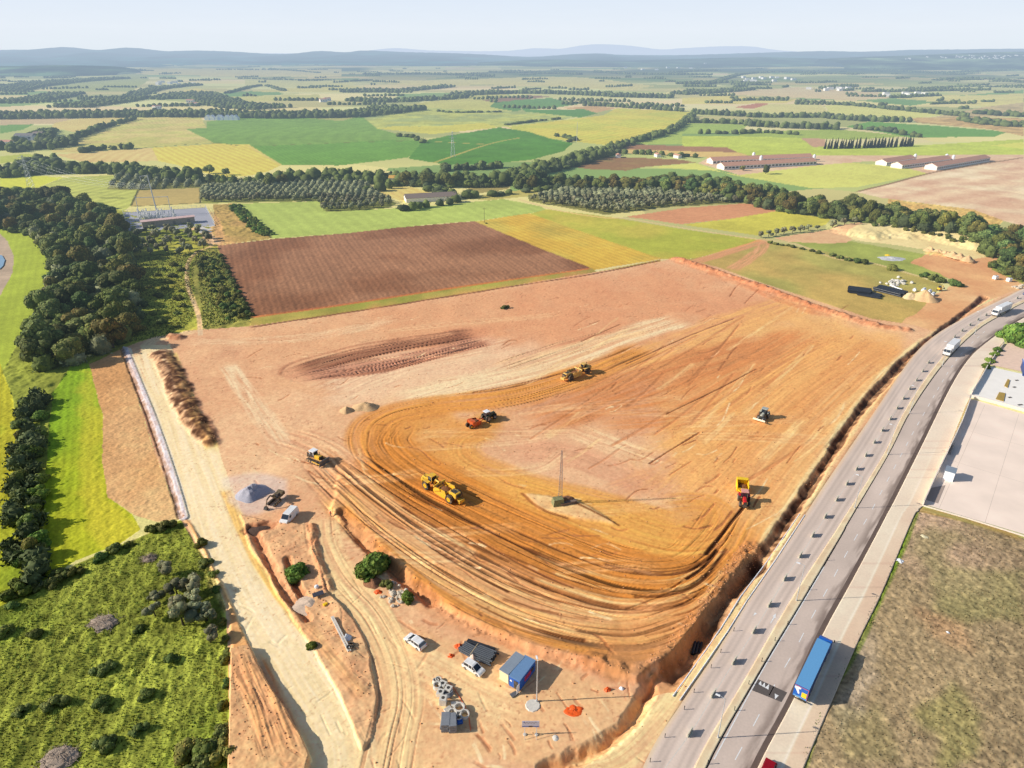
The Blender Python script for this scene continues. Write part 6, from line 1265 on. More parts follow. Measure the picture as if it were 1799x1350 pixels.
q = MB(); [q.box((-.7+i*.5,-.09,3.25),(.38,.02,.07)) for i in range(4)]; [q.box((-.9+i*.5,-.09,2.9),(.3,.02,.05)) for i in range(4)]; q.build('text_lines', greym, bd)
# ---- concrete manholes, rings, block stacks
def placed(name, px, label, cat, group=None, rz=0, z=0.0): x, y = world(*px); return tag(empty(name, (x,y,height(x,y)+z), rz), label, cat, group)
for i, (u, v, hh, lb) in enumerate(((778,1206,.9,'square concrete manhole chamber at the top of the curved row'),(788,1214,.9,'square concrete manhole chamber, second down the curved row'),(774,1221,.9,'square concrete manhole chamber on the left of the curved row'),(779,1236,1.5,'tall square concrete manhole chamber at the foot of the curved row'))):
    t = placed('manhole_chamber', (u,v), lb, 'manhole', rz=-.5+i*.12); q = MB(); q.box((0,0,hh/2),(1.25,1.25,hh),bev=.03); q.build('chamber', conc, t); q = MB(); q.cyl((0,0,hh-.02),(0,0,hh+.02),.32,seg=16); q.build('opening', dark, t)
RN = [(768,1209,.75,.9,.9,'concrete ring with dark hole left of the square chambers'),(770,1197,.6,.6,.9,'small white concrete ring at the top end of the pile'),(765,1201,.6,.7,.6,'small tilted white ring at the top left of the pile'),(790,1223,.8,.7,.3,'bluish concrete ring leaning beside the square chambers'),(807,1248,1.0,.9,1,'largest concrete ring of the lower group'),(795,1257,.85,.9,1,'middle concrete ring of the lower group'),(816,1258,.85,.8,.8,'right concrete ring of the lower group'),(806,1264,.6,.7,1,'small ring in front of the lower group')]
for i, (u, v, r_, hh, tl, lb) in enumerate(RN):
    o = MB().tube((0,0,0),(0,0,hh),r_,r_*.74).build('concrete_ring', conc if i != 3 else conc2, loc=gp(u,v) + Vector((0,0,.05))); o.rotation_euler = (.1*(1-tl)*6, .15*(1-tl)*4, i); tag(o, lb, 'concrete ring')
for i, (u, v, lb) in enumerate(((799,1240,'beige slab leaning at the top of the lower ring group'),(787,1249,'beige slab on the left of the lower ring group'))): tag(MB().box((0,0,.3),(1.3,.9,.5),bev=.04,rx=.3).build('concrete_slab', conc, loc=gp(u,v), rz=.7*i), lb, 'slab')
for i, (u, v, w_, lb) in enumerate(((783,1275,1.5,'left grey stack of concrete blocks at the lower end of the store'),(796,1276,1.3,'right grey stack of concrete blocks at the lower end of the store'))):
    t = placed('block_stack', (u,v), lb, 'block stack', rz=.1*i); q = MB(); [q.box((random.Random(k+i).uniform(-.06,.06),0,.32+k*.62),(w_,2.7,.58),bev=.06,rz=random.Random(k+3*i).uniform(-.05,.05)) for k in range(3)]; q.build('blocks', conc2, t)
tag(MB().box((0,0,.3),(1.0,.6,.6),bev=.08).build('blue_crate', bluec, loc=gp(808,1270), rz=.3), 'blue crate tucked beside the concrete rings', 'crate')
def line_obj(name, pts, r, m_, label, cat, dz=.1):
    P = [gp(*p) + Vector((0,0,dz)) for p in pts]; cu = bpy.data.curves.new(name, 'CURVE'); cu.dimensions = '3D'; cu.bevel_depth = r; cu.bevel_resolution = 1; sp = cu.splines.new('POLY'); sp.points.add(len(P)-1)
    for p, q_ in zip(sp.points, P): p.co = (*q_, 1)
    tmp = bpy.data.objects.new(name, cu); COL.objects.link(tmp); me = bpy.data.meshes.new_from_object(tmp); bpy.data.objects.remove(tmp); return tag(link(name, me, m_), label, cat)
line_obj('orange_hose', [(788,1199),(799,1212),(810,1230),(817,1242),(824,1262),(827,1284)], .06, orangenet, 'thin orange hose curving around the concrete pieces', 'hose')
# stacks of dark pipes behind the second car
def pipes(px0, px1, n, r, rows, label, m_=blackp, sag=0, lz=0, grp=None):
    a, b = gp(*px0), gp(*px1); d = (b-a); L = d.length; t = empty('pipe_stack', (a+b)/2, math.atan2(d.y,d.x)); tag(t, label, 'pipe stack', grp)
    for j in range(rows):
        for i in range(n - j):
            q = MB(); o_ = random.Random(i*7+j).uniform(-.4,.4)*min(1,L/6); q.tube((-L/2+o_,(i-(n-j-1)/2)*2*r*1.02,r+j*r*1.75),(L/2+o_,(i-(n-j-1)/2)*2*r*1.02,r+j*r*1.75),r,r*.85,seg=10); q.build('pipe', m_, t)
    return t
grp_ = M_('grey_ribbed_pipe', (74,80,88), rough=.6, noise=.2)
pipes((812,1137),(836,1150), 7, .19, 2, 'flat stack of grey pipes left of the crossing pole behind the second car', grp_); pipes((838,1148),(868,1160), 9, .19, 4, 'higher stack of grey pipes right of the crossing pole behind the second car', grp_); pipes((822,1130),(870,1146), 4, .2, 1, 'long dark pipes lying behind the two grey stacks', blackp)
line_obj('timber_pole', [(826,1160),(840,1140)], .09, wood, 'pale pole lying across the grey pipe stacks', 'pole', 1.3); heap('rubble_bag', (831,1157), .9, 1.0, M_('pinkish_bag', (222,196,178), rough=.9), 'pinkish bulk bag behind the roof of the second car', 'bag', seed=31, rough=.1)
for i, (px, lb) in enumerate((((806,1137),'orange barrier net bundle at the left end of the grey pipe stacks'),((793,1153),'small orange net scrap left of the second car'),((1008,1249),'crumpled heap of orange barrier netting on the sand'),((664,1040),'scrap of orange netting beside the rubble'),((1067,1212),'small orange crate on the sand near the platform toe'))):
    heap('orange_netting', px, (.8,.7,1.5,.9,.6)[i], (.6,.4,.32,.4,.5)[i], orangenet, lb, 'netting', seed=40+i, sx=1.3, rough=1.2, n=9)
heap('white_bag', (1092,1210), .5, .5, wht, 'small white bag on the sand near the orange crate', 'bag', seed=50, n=6); heap('white_bag', (976,1297), .7, .25, conc, 'flat pale patch of spilled concrete right of the sign', 'spill', seed=51, n=6); heap('white_tarp', (1581,985), 1.0, .3, wht, 'crumpled white tarp at the edge of the vacant lot', 'tarp', seed=52, rough=1, n=8); heap('white_tarp', (1623,943), 1.1, .25, creamp, 'flat cream scrap lying at the top of the vacant lot', 'tarp', seed=53, n=8)
heap('white_bag', (1665,1112), .4, .3, wht, 'tiny white bag in the middle of the vacant lot', 'bag', seed=54, n=6)
# beams + junk in the hollow
for i, (a_, b_, lb) in enumerate((((583,1090),(613,1151),'left pale beam of the pair lying beside the junk pile'),((586,1089),(617,1150),'right pale beam of the pair lying beside the junk pile'))):
    A, B = gp(*a_), gp(*b_); d = B-A; tag(MB().box((0,0,.2),(d.length,.28,.3),bev=.02).build('long_beam', conc, loc=(A+B)/2, rz=math.atan2(d.y,d.x)), lb, 'beam')
tag(MB().tube((0,0,0),(0,0,.3),.65,.38).build('old_tyre', tyre, loc=gp(618,1138)), 'old tyre lying flat beside the pale beams', 'tyre'); tag(MB().tube((0,0,0),(0,0,.3),.6,.33).build('old_tyre', tyre, loc=gp(615,1144)+Vector((0,0,.1))), 'second old tyre lying half under the first beside the beams', 'tyre'); heap('junk_pile', (609,1123), 1.1, .7, wht, 'pale crumpled junk pile beside the long beams', 'junk', seed=60, rough=1.3, n=9)
tag(MB().box((0,0,.2),(.9,.6,.4),bev=.04).build('yellow_box', yel2, loc=gp(572,1066), rz=.8), 'small yellow box beside the dirt track', 'box'); tag(MB().box((0,0,.05),(2.3,1.3,.1),bev=.02).build('dark_sheet', M_('dark_sheet', (60,60,72), rough=.6), loc=gp(560,1051)+Vector((0,0,.5)), rz=.5), 'dark flat sheet lying on the gravel beside the dirt track', 'sheet'); tag(MB().sphere((0,0,.3),.5,2,noise=.1).build('white_drum', wht, loc=gp(557,1036)), 'small white object above the gravel beside the dirt track', 'drum')
# ---- roadside barrier panels
BP = [(1212,1290),(1253,1222),(1290,1164),(1325,1110),(1352,1064),(1379,1018),(1406,978),(1428,942),(1450,909),(1470,879),(1488,851),(1505,825),(1521,801),(1536,778),(1550,757),(1564,737),(1576,718),(1587,701),(1598,684),(1610,669),(1621,653),(1631,638),(1677,593),(1690,582),(1704,572),(1718,563),(1732,555),(1773,533),(1787,525)]
barm = M_('grey_green_barrier', (150,150,138), rough=.7, dirt=.2); topm = M_('cream_barrier_top', (222,214,190), rough=.7); proto = None
for i, (u, v) in enumerate(BP):
    a = world(*BP[max(i-1,0)]); b = world(*BP[min(i+1,len(BP)-1)]); rz_ = math.atan2(b[1]-a[1], b[0]-a[0]); x, y = world(u, v)
    if proto is None:
        proto = empty('barrier_panel', (x,y,.0), rz_); tag(proto, 'grey barrier panel standing on edge in the line down the middle of the near carriageway', 'barrier', 'barrier panels down the near carriageway')
        MB().box((0,0,.55),(1.75,.16,1.0),bev=.03).build('panel', barm, proto); MB().box((0,0,1.08),(1.8,.22,.08),bev=.02).build('top_rail', topm, proto); MB().box((0,0,.03),(1.5,.6,.07),bev=.02).build('base', topm, proto)
    else: copy_tree(proto, (x,y,.0), rz_)
for nm, PL, lb, gpn, z0, hh in (('bollard', [(1289,1109),(1266,1147),(1249,1174),(1219,1217),(1202,1247),(1168,1296),(1142,1339)], 'thin dark bollard at the site edge of the near carriageway', 'bollards along the site edge of the road', 0, .8), ('bollard', [(1383,1098),(1361,1127),(1338,1163),(1315,1203),(1290,1249),(1243,1343),(1420,1037),(1452,985)], 'thin dark bollard standing on the median strip', 'bollards on the median strip', .1, .8)):
    first = None
    for u, v in PL:
        x, y = world(u, v)
        if first is None: first = MB().cyl((0,0,0),(0,0,hh),.06,seg=8).cyl((0,0,hh),(0,0,hh+.12),.09,seg=8).build('bollard', dark, loc=(x,y,z0)); tag(first, lb, 'bollard', gpn)
        else: o = first.copy(); COL.objects.link(o); o.location = (x,y,z0)
kerb_l = line_obj('edging_rail', [(1182,1224),(1225,1163),(1268,1102),(1300,1050),(1350,982),(1405,903)], .13, wht, 'white rail line nearer the ditch between the site and the road', 'rail', .12); line_obj('edging_rail', [(1194,1231),(1237,1170),(1279,1109),(1312,1056),(1362,985),(1414,905)], .11, wht, 'white rail line nearer the road between the site and the road', 'rail', .12)
pipes((1229,1117),(1224,1138), 3, .3, 1, 'short dark culvert pipes sticking out of the ditch wall near the rails', blackp)
# ---- walls of the right-hand yards
wallm = M_('boundary_wall_render', (236,222,206), rough=.9)
def wall(pts, h_, label, m_=wallm, t_=.25):
    mb = MB(); [box_between(mb, a, b, h_, t_) for a, b in zip(pts[:-1], pts[1:])]; return tag(mb.build('boundary_wall', m_), label, 'wall')
wall([(1621,888),(1645,836),(1671,783),(1690,742),(1705,701)], 1.5, 'low rendered wall between the pavement and the peach yard'); wall([(1706,699),(1752,711),(1799,724),(1900,755)], 1.1, 'cream wall between the white yard and the peach yard'); wall([(1706,694),(1722,668),(1736,643)], 1.4, 'low wall between the pavement and the white yard'); wall([(1620,889),(1700,912),(1799,943),(1900,972)], .35, 'low kerb wall between the peach yard and the vacant lot'); wall([(1737,641),(1750,622),(1764,604)], .7, 'short wall behind the yellow green bushes')
a = Vector((*world(1658,833,2.7),0)); b = Vector((*world(1665.5,815,2.7),0)); d = b-a; t = empty('kiosk', ((a+b)/2 + Vector((1.15,-.5,0))), math.atan2(d.y,d.x)); t.location.z = .03; tag(t, 'small white kiosk with a grey flat roof standing in the peach yard', 'kiosk')
MB().box((0,0,1.35),(3.2,2.4,2.7),bev=.03).build('walls', wht, t); MB().box((0,0,2.74),(3.4,2.6,.1),bev=.02).build('roof', roofg, t); MB().box((-.2,-1.22,1.1),(.9,.05,2.0)).build('door', greym, t)
poly_sheet('gate_shadow_patch', [(1633,858),(1661,853),(1648,885),(1627,879)], .05, M_('gate_shadow_brown', (176,158,146), rough=.9)); wall([(1669,800),(1676,783)], 1.3, 'slanted grey gate leaf beside the pavement wall', greym, .08)  # flat brown patch paints the gate's shadow on the yard
for i, (P_, lb) in enumerate((([(1749,702),(1755,690),(1766,692),(1763,706)],'square olive coloured planter bed in the white yard'),([(1764,679),(1770,667),(1774,669),(1770,682)],'narrow olive coloured planter bed in the white yard'))): tag(poly_sheet('planter_bed', P_, .25, M_('dry_planting', (176,146,70), rough=1, noise=.3, bump=.8), kind=None, th=.2), lb, 'planter')
for i, (u, v, lb) in enumerate(((1786,669,'dark drain grate nearest the blue framed shed'),(1782,681,'pair of dark drain grates in the middle of the white yard'),(1774,699,'narrow dark drain grate beside the square planter'),(1792,712,'long dark grate near the yard corner'))): tag(MB().box((0,0,.1),(1.2+.5*(i==3),.5,.14),bev=.02).build('drain_grate', dark, loc=(*world(u,v),.05), rz=.2), lb, 'grate')
x, y = world(1806, 655); t = empty('blue_framed_shed', (x,y,.03), 1.05); tag(t, 'white roofed shed with blue trim cut off by the right edge of the photo', 'shed'); MB().box((0,0,1.5),(9,4,3.0)).build('walls', navy, t); MB().box((0,0,3.1),(9.4,4.3,.15),bev=.03).build('roof', wht, t); MB().box((0,2.2,3.12),(9.4,.15,.25)).build('blue_trim', bluec, t)
# ---- pipes, blocks and tanks right of the site
for i, (a_, b_, n_, rw, lb) in enumerate((((1490,511),(1530,516),9,2,'left bundle of long black pipes lying on the grass'),((1508,516),(1548,523),8,1,'front bundle of long black pipes lying on the grass'),((1540,508),(1588,520),9,2,'right bundle of long black pipes lying on the grass'))): pipes(a_, b_, n_, .45, rw, lb)
line_obj('white_pipe', [(1562,507),(1584,515)], .35, wht, 'single white pipe on the right bundle of black pipes', 'pipe', 1.6)
for i, (u, v, lb) in enumerate(((1606,512,'round white boulder left of the white pipe sections'),(1622,512,'white pipe section at the back of the small pile'),(1632,515,'longest white pipe section in the middle of the pile'),(1638,520,'white pipe section at the front of the pile'))): o = MB().cyl((-1.6 if i else -.5,0,.8),(1.6 if i else .5,0,.8),.8,seg=14).build('white_pipe_section', wht, loc=gp(u,v), rz=.8); tag(o, lb, 'pipe')
t = placed('mini_excavator', (1650,511), 'small yellow excavator behind the white pipe sections', 'excavator', rz=.4); [track(t, s*.7, 1.6, .28, .35) for s in (-1,1)]; MB().box((0,0,1.1),(1.9,1.4,.9),bev=.1).build('upper_body', yell, t); MB().box((.1,.2,1.9),(1.0,.9,.9),bev=.06).build('cab', glass, t); bar(t,'boom',[(.8,0,1.2),(2.0,0,2.4),(2.9,0,1.2)],.13,yell); MB().box((3.0,0,.8),(.5,.7,.5),bev=.05).build('bucket', dark, t)
for u, v, lb in ((1748,491,'white plastic tank beside the dirt yard, the left one of two'),(1772,495,'white plastic tank beside the dirt yard, the right one of two')): t = placed('water_tank', (u,v), lb, 'tank', rz=.4); MB().box((0,0,1.0),(2.4,1.9,1.8),bev=.25).build('tank_body', wht, t); MB().cyl((0,0,1.85),(0,0,2.05),.3,seg=12).build('lid', greym, t)
heap('tarp_heap', (1567,455), 5.5, .8, M_('grey_white_tarp', (204,204,204), rough=.7, noise=.3, nscale=1.5), 'grey and white tarpaulin heap on the green field', 'tarp heap', seed=70, sx=1.4, rough=.6); heap('yellow_tarp', (1560,449), 1.8, .7, yel2, 'yellow cover on the far side of the grey and white tarpaulin heap', 'tarp', seed=71, n=8)
for i in range(9): rock((1600+rrk.uniform(178,199)-2, 505+rrk.uniform(-4,3)), rrk.uniform(.5,.9), rk, 'pale_boulder', 'pale boulder beside the dirt yard at the right edge', 'boulders at the right edge', 90+i)
# ---- mast in the middle of the site, pylons, poles
def lattice(t, hgt, wb, wt, nseg, r, m_=None):
    q = MB(); m_ = m_ or steelp; c = lambda k: [(s*(wb*(1-k)+wt*k)/2, u_*(wb*(1-k)+wt*k)/2, hgt*k) for s, u_ in ((-1,-1),(1,-1),(1,1),(-1,1))]
    for i in range(nseg):
        A, B = c(i/nseg), c((i+1)/nseg)
        for k in range(4): q.cyl(A[k],B[k],r,seg=4); q.cyl(A[k],B[(k+1)%4],r*.6,seg=4); q.cyl(A[(k+1)%4],B[k],r*.6,seg=4); q.cyl(A[k],A[(k+1)%4],r*.5,seg=4)
    return q.build('lattice_tower', m_, t)
t = placed('lattice_mast', (984,884), 'slender grey lattice mast rising from the sandy mound in the middle of the site', 'mast'); lattice(t, 15.5, 1.0, .35, 22, .035, M_('dull_mast_steel', (150,136,136), rough=.7))
t = placed('mast_base', (980,888), 'mossy concrete mast base with a tilted slab', 'mast base', rz=.25); MB().box((0,0,.9),(3.0,2.2,1.8),bev=.05,taper=(.85,.8)).build('footing', M_('mossy_concrete', (132,132,92), rough=.95, noise=.35, bump=.5), t); MB().box((2.6,-.6,.4),(4.4,1.0,.7),rz=.1,bev=.05).build('tilted_slab', M_('grey_brown_slab', (130,110,96), rough=.95), t); MB().sphere((2.5,.8,.3),1.3,3,noise=.15,sc=(1.6,1,.6)).build('soil_pile', soil, t)
def pylon(px, hgt, label, arms=True):
    t = placed('power_pylon', px, label, 'pylon', rz=.3); lattice(t, hgt, hgt*.17, .7, 9, .075)
    if arms:
        q = MB(); [(q.cyl((-w_,0,z_),(w_,0,z_),.08,seg=4), q.cyl((-w_,0,z_),(0,0,z_+1.2),.08,seg=4), q.cyl((w_,0,z_),(0,0,z_+1.2),.08,seg=4)) for w_, z_ in ((4.2,hgt*.74),(5.2,hgt*.84),(3.6,hgt*.94))]; q.build('cross_arms', steelp, t)
    return t
pylon((58,340), 30, 'steel lattice pylon behind the left-hand wood'); pylon((796,276), 27, 'faint lattice pylon standing in the dark green field'); t = placed('power_pole', (1013,250), 'thin grey pole at the edge of the big yellow field', 'pole'); MB().cyl((0,0,0),(0,0,24),.35,.2,seg=6).build('pole', steelp, t)
t = placed('power_pole', (851,391), 'small wooden power pole at the corner of the mustard field', 'pole'); MB().cyl((0,0,0),(0,0,10),.16,.1,seg=6).build('pole', bark, t); MB().box((0,0,9.2),(2.2,.12,.12)).build('crossarm', bark, t)
def wire(a, b, sag, label):
    n = 14; P = [a*(1-i/n)+b*(i/n) + Vector((0,0,-sag*4*(i/n)*(1-i/n))) for i in range(n+1)]; mb = MB(); [mb.cyl(p, q_, .028, seg=4, caps=False) for p, q_ in zip(P[:-1], P[1:])]; return tag(mb.build('power_line', steelp), label, 'power line', 'wires between the pylon and the substation')
A0 = gp(58,340); B0 = gp(277,377)
for i, (o_, z_) in enumerate(((-4.2,22.2),(4.2,22.2),(-5.2,25.2),(5.2,25.2),(-3.6,28.2),(3.6,28.2))): wire(A0+Vector((o_*.9,o_*.3,z_)), B0+Vector((o_*.3-1,0,18+i*.6)), 5, 'thin power line sagging from the left pylon to the tall substation mast')
# ---- substation
sub = poly_sheet('substation_paving', [(216,374),(361,365),(378,396),(300,404),(226,406)], .06, M_('grey_gravel_paving', (170,170,178), rough=.95, noise=.1)); poly_sheet('access_paving', [(345,396),(378,395),(372,408),(350,410)], .05, conc)
a, b = gp(251,401), gp(343,391); d = b-a; t = empty('substation_building', (a+b)/2, math.atan2(d.y,d.x)); tag(t, 'long low substation building with a pink mono pitch roof', 'building'); L = d.length
MB().box((0,2,1.9),(L,5,3.8)).build('walls', M_('beige_render', (170,160,142), rough=.9), t); q = MB(); q.prism([(-L/2-.6,3.9),(L/2+.6,3.9),(L/2+.6,4.2),(-L/2-.6,4.2)], -1.3, 5.4); q.build('roof', M_('pink_roof', (214,180,172), rough=.8), t); [MB().box((x_,-.55,1.6),(1.6,.1,2.4)).build('door', greym, t) for x_ in (-L*.3,L*.1,L*.38)]
t = placed('substation_mast', (277,377), 'tall grey substation mast with a square arm at the top', 'mast'); q = MB(); q.cyl((0,0,0),(-1.2,0,27),.5,.3,seg=8); q.build('pole', steelp, t); q = MB(); q.cyl((-1.2,0,27),(-6.5,0,26.5),.2,seg=6); q.cyl((-6.5,0,26.5),(-6.5,0,23),.15,seg=6); q.build('arm', steelp, t)
t = placed('gantry_frame', (271,380), 'thin portal gantry standing over the substation equipment', 'gantry'); q = MB(); [q.cyl((s*11.5,2,0),(s*11.5,2,13.5),.2,seg=6) for s in (-1,1)]; q.cyl((-11.8,2,12.5),(11.8,2,13.2),.2,seg=6); q.build('frame', steelp, t)
rs_ = random.Random(12); ins = M_('white_insulator', (228,226,222), rough=.5)
for i in range(46):
    u = rs_.uniform(244,310); v = rs_.uniform(379,391); t = placed('insulator_post', (u,v), 'pale insulator post among the substation equipment', 'insulator', 'insulator posts of the substation'); hh = rs_.uniform(3.5,7); q = MB(); q.cyl((0,0,0),(0,0,hh*.6),.22,seg=6); q.build('post', steelp, t); q = MB(); q.cyl((0,0,hh*.6),(0,0,hh),.5,.35,seg=8); q.build('insulator', ins, t)
for i, (u, lb) in enumerate(((262,'left transformer of the substation'),(275,'middle transformer of the substation'),(292,'right transformer of the substation'))): t = placed('transformer', (u,388), lb, 'transformer'); MB().box((0,0,1.8),(3.6,2.6,3.0),bev=.15).build('tank', steelp, t); q = MB(); [q.cyl((x_,0,3.3),(x_,0,4.6),.2,seg=6) for x_ in (-1,0,1)]; q.build('bushings', ins, t)
def fence(pts, h_, label):
    mb = MB()
    for a_, b_ in zip(pts[:-1], pts[1:]):
        A, B = gp(*a_), gp(*b_); n = max(1, int((B-A).length/3))
        for k in range(n): p = A.lerp(B, k/n); mb.cyl(p, p+Vector((0,0,h_)), .08, seg=4)
        for z_ in (.3, h_*.5, h_-.05): mb.cyl(A+Vector((0,0,z_)), B+Vector((0,0,z_)), .06, seg=4)
        d_ = B-A
    return tag(mb.build('perimeter_fence', steelp), label, 'fence')
fence([(216,374),(361,365),(378,396)], 2.2, 'grey perimeter fence around the back and right side of the substation'); fence([(216,374),(226,406)], 2.2, 'grey perimeter fence along the left side of the substation')
W_p = [world(*p) for p in ((-40,440),(4,450),(9,458),(6,468),(0,474),(-40,480))]; poly_sheet('pond_water', W_p, .35, mat('pond_water_surface', (.10,.26,.40), rough=.1, noise=.05), px=False)
# ---- barns and houses
terr = M_('terracotta_roof', (212,158,130), rough=.9, noise=.12, nscale=.6); whw = M_('whitewashed_wall', (236,230,222), rough=.9); brr = M_('brown_tin_roof', (146,128,116), rough=.8)
def barn(pa, pb, wd, hgt, label, rm=terr, wins=True, name='long_barn'):
    a, b = gp(*pa), gp(*pb); d = b-a; L = d.length; hd_ = math.atan2(d.y,d.x); n = Vector((-math.sin(hd_),math.cos(hd_),0)); t = empty(name, (a+b)/2+n*wd/2, hd_); t.location.z = 0 + min(a.z,b.z); tag(t, label, 'barn')
    q = MB(); q.box((0,0,hgt/2-1),(L,wd,hgt+2)); [q.prism([(s*L/2-.1,0),(s*L/2+.1,0)][:0] or [(s*(L/2)-.05,hgt),(s*(L/2)+.05,hgt),(s*(L/2)+.05,hgt+.01)], -wd/2, wd/2) for s in ()]; wl = q.build('walls', whw, t)
    g = MB()
    for s in (-1,1):
        vs = [g.bm.verts.new((s*L/2,-wd/2,hgt)), g.bm.verts.new((s*L/2,wd/2,hgt)), g.bm.verts.new((s*L/2,0,hgt+wd*.2))]; g.bm.faces.new(vs)
    g.build('gable_wall', whw, t); r = MB()
    for s in (-1,1): r.box((0,s*wd*.255,hgt+wd*.1+.1),(L+.8,wd*.57,.2),rx=-s*math.atan(.4))
    r.build('roof', rm, t)
    if wins:
        w2 = MB(); n_ = max(3,int(L/4.2)); [w2.box((-L/2+(k+.5)*L/n_,-wd/2-.02,hgt*.55),(L/n_*.68,.1,hgt*.42)) for k in range(n_)]; w2.build('window_band', glass, wl)
    return t
barn((1272,299),(1434,290), 13, 3.6, 'long white barn with terracotta roof, front one of the left pair'); barn((1252,289),(1428,282), 13, 3.6, 'long white barn with terracotta roof, rear one of the left pair')
barn((1557,292),(1608,284), 12, 3.6, 'white barn with terracotta roof, left one of the right-hand three'); barn((1584,297),(1672,285), 12, 3.6, 'white barn with terracotta roof, middle one of the right-hand three'); barn((1645,300),(1738,284), 12, 3.8, 'white barn with terracotta roof, right one of the right-hand three')
barn((714,357),(803,352), 12, 3.2, 'long shed with a brown grey roof half hidden behind the olive grove', brr, wins=False, name='long_shed')
for u, v, lb in ((1323,280,'white feed silo behind the left pair of barns, with a tree beside it'),(1336,286,'white feed silo between the left pair of barns'),(1429,284,'small white silo at the right end of the left pair of barns'),(1606,283,'white silo behind the left one of the right-hand barns'),(1661,283,'white silo at the end of the middle right-hand barn'),(1673,285,'white domed silo beside the right-hand barn')):
    t = placed('feed_silo', (u,v), lb, 'silo'); MB().cyl((0,0,1.5),(0,0,6.2),1.6,seg=14).cyl((0,0,6.2),(0,0,7.4),1.6,.3,seg=14).cyl((0,0,.4),(0,0,1.5),.4,1.6,seg=14).build('hopper', wht, t)
def house(px, L, wd, hgt, label, rm=None, wm=None, group=None, rz=0.0):
    x, y = world(*px); t = empty('house', (x,y,height(x,y)), rz); tag(t, label, 'house', group); MB().box((0,0,hgt/2-1),(L,wd,hgt+2)).build('walls', wm or whw, t); q = MB(); q.prism([(-wd/2-.4,hgt),(0,hgt+wd*.22),(wd/2+.4,hgt)], -L/2-.4, L/2+.4, M=Matrix.Rotation(math.pi/2,4,'Z')); q.build('roof', rm or terr, t)
    w2 = MB(); [w2.box((-L/2+(k+.5)*L/3,-wd/2-.03,hgt*.55),(L*.12,.1,hgt*.3)) for k in range(3)]; w2.build('windows', glass, t); return t
house((697,324), 12, 8, 6, 'yellow and cream farmhouse behind the clipped hedge of the olive grove', M_('yellow_ochre_roof', (226,176,84), rough=.9), creamp); house((47,246), 24, 12, 6, 'grey roofed farm building among the trees at the left edge', M_('grey_tiles', (130,126,124), rough=.9)); house((70,242), 12, 9, 6, 'small white farm outbuilding beside the grey roofed farm building', brr); house((12,256), 14, 9, 5, 'white house low among the trees at the far left')
for i, (u, v, lb) in enumerate(((335,182,'white villa on the wooded hillside'),(340,187,'pale house just below the white villa'),(568,180,'white house at the right end of the wooded village'),(575,178,'second white house at the right end of the wooded village'),(276,192,'small pale house hidden in the woods left of the villa'),(1086,267+10,'white cottage beside the olive brown field'),(1155,276,'low white sheds beside the brown field'),(1190,278,'white cottage at the right end of the brown field'))): house((u,v), 16 if v < 200 else 8, 9 if v < 200 else 5, 6 if v < 200 else 3.2, lb, rz=.3*i)
for i, u in enumerate((366,374,385,389,400,408,415)): o = MB().prism([(-4.5,0),(4.5,0),(4.5,4),(0,8.5),(-4.5,4)], -5, 5).build('white_tent', wht, loc=gp(u,211)); tag(o, 'white peaked tent in the row at the edge of the green field', 'tent', 'white tents in a row')
rh = random.Random(9); HS = [(rh.uniform(1680,1799), rh.uniform(98,104), 'white house in the village scattered over the far right hillside', 'houses of the far right village') for _ in range(46)] + [(rh.uniform(1590,1680), rh.uniform(99,106), 'white house in the village scattered over the far right hillside', 'houses of the far right village') for _ in range(8)] + [(rh.uniform(1305,1395), rh.uniform(137,144), 'pale house in the hamlet beyond the fields right of centre', 'houses of the hamlet right of centre') for _ in range(14)] + [(rh.uniform(1412,1500), rh.uniform(156,159), 'pale farm building in the row before the dark copse', 'farm buildings before the dark copse') for _ in range(8)] + [(rh.uniform(1555,1645), rh.uniform(165,169), 'pale farm building beside the dark hedge in the right distance', 'farm buildings in the right distance') for _ in range(8)] + [(rh.uniform(95,160), rh.uniform(126,129), 'pale long building in the hazy left distance', 'buildings in the hazy left distance') for _ in range(6)] + [(rh.uniform(1090,1260), rh.uniform(112,126), 'tiny pale building in the hazy centre distance', 'buildings in the hazy centre distance') for _ in range(10)] + [(rh.uniform(278,340), rh.uniform(144,150), 'pale house on the slope beyond the left woods', 'houses beyond the left woods') for _ in range(9)]
hb = MB().box((0,0,2),(1,1,8)).mesh('far_house')
bpy.context.view_layer.update(); HILLS = [o for o in bpy.data.objects if o.name.startswith('hill')]
def hill_hit(u, v):
    y_ = -(v - CY) / F; dr = Vector(((u - CX) / F, CP + y_ * SP, -SP + y_ * CP)).normalized(); best = None
    for o in HILLS:
        ok_, lc, _, _ = o.ray_cast(Vector((0, 0, H)), dr)
        if ok_ and (best is None or lc.y < best.y): best = lc
    return best
for u, v, lb, gpn in HS:
    x, y = world(u, v); k = y/1000; o = bpy.data.objects.new('far_house', hb); COL.objects.link(o); 
    if not hb.materials: hb.materials.append(whw)
    o.location = (x,y,height(x,y)+ (95 if v < 107 and u > 1560 else 0)*0); o.scale = (rh.uniform(7,11)*(1+k*.25),9*(1+k*.2),rh.uniform(.9,1.2)*(1+k*.06)); o.rotation_euler = (0,0,rh.uniform(-.4,.4)); tag(o, lb, 'house', gpn)
    if v < 114:
        hp = hill_hit(u, v)
        if hp is not None and hp.y < y: o.location = (hp.x, hp.y, hp.z); q_ = .6 if v < 107 else .8; o.scale = (rh.uniform(14, 26) * q_, 14, rh.uniform(1.2, 1.8) * q_)
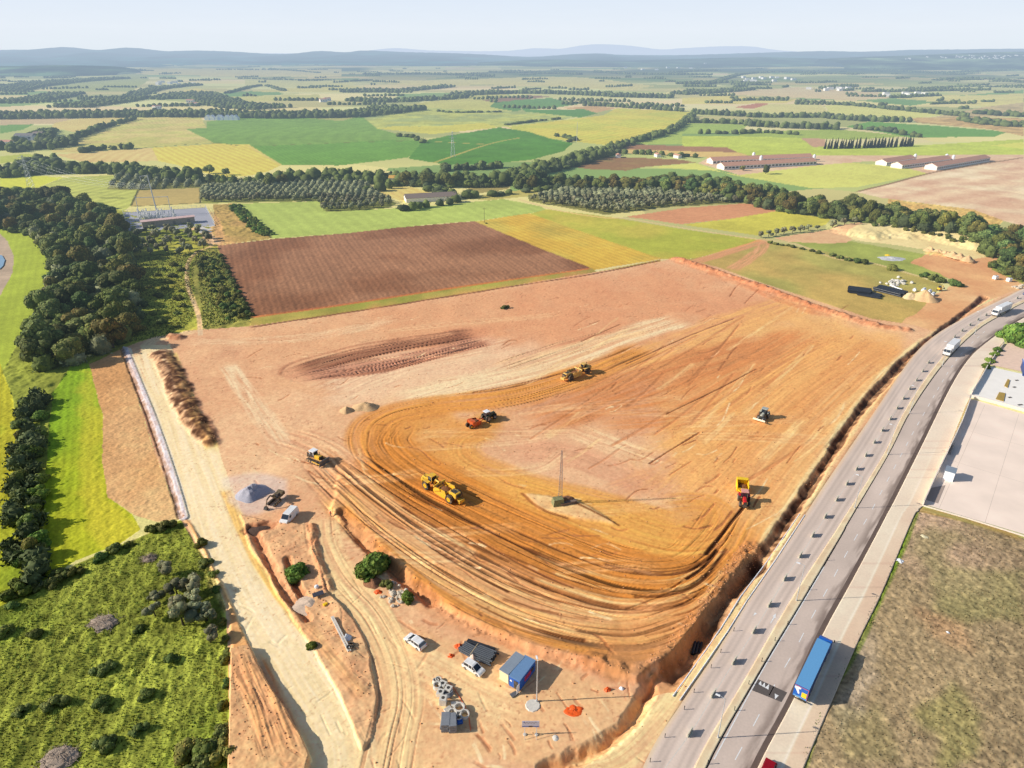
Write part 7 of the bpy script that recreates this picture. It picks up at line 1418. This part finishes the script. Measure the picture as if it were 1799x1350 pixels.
# ---- clods and stones strewn over the earthworks
def clods(name, n, polys, smin, smax, m_, label, seed):
    r = np.random.default_rng(seed); v, f = I1; P = []
    for poly, k in polys:
        W = [world(*p) for p in poly]; xs = [p[0] for p in W]; ys = [p[1] for p in W]; x = r.uniform(min(xs),max(xs),k*4); y = r.uniform(min(ys),max(ys),k*4); mm_ = inpoly(x,y,W); P.append(np.column_stack([x[mm_],y[mm_]])[:k])
    P = np.concatenate(P); okp = []
    for a_, b_ in P:
        uu, v2 = project(a_, b_); okp.append(LAB[min(np.searchsorted(Yr, b_), NV-1), int(np.clip((uu-Ug[0])/DU, 0, NU-1))] != HR and not inpoly(np.array([uu]), np.array([v2]), PAVED)[0])
    P = P[np.array(okp)]; n = len(P); zz = np.array([height(a_,b_) for a_,b_ in P]); s = smin + (smax-smin)*r.random(n)**3
    V = v[None]*(1+.5*(r.random((n,len(v),1))-.5))*s[:,None,None]*np.array([1.2,1,.8]); V += np.column_stack([P,zz+s*.2])[:,None,:]; Fq = (f[None]+(np.arange(n)*len(v))[:,None,None]).reshape(-1,3)
    o = link(name, np_mesh(name, V.reshape(-1,3), Fq, smooth=False), m_); tag(o, label, 'clods', kind='stuff')
def strip(P, w_): return [(u-w_, v) for u, v in P] + [(u+w_, v) for u, v in P[::-1]]
clods('soil_clods', 0, [(strip([(600,905),(700,1010),(800,1090),(900,1130),(1000,1160),(1100,1190)],16), 1500), (strip([(1320,960),(1260,1050),(1200,1125),(1150,1175)],24), 1200), (strip([(1190,456),(1262,480),(1340,506),(1440,542),(1530,570),(1600,580)],12), 1400), (strip([(284,622),(310,680),(345,745),(372,778)],14), 1000), ([(425,905),(545,925),(570,1030),(650,1150),(655,1300),(540,1130)], 700), (SITE, 4200), (strip([(1740,515),(1640,588),(1565,665),(1465,790),(1378,920),(1290,1040)],12), 1600), ([(404,1150),(440,1140),(530,1340),(404,1345)], 250)], .04, .2, M_('clod_soil', (206,150,104), rough=1, noise=.25), 'loose clods of soil strewn over the earthworks', 3)
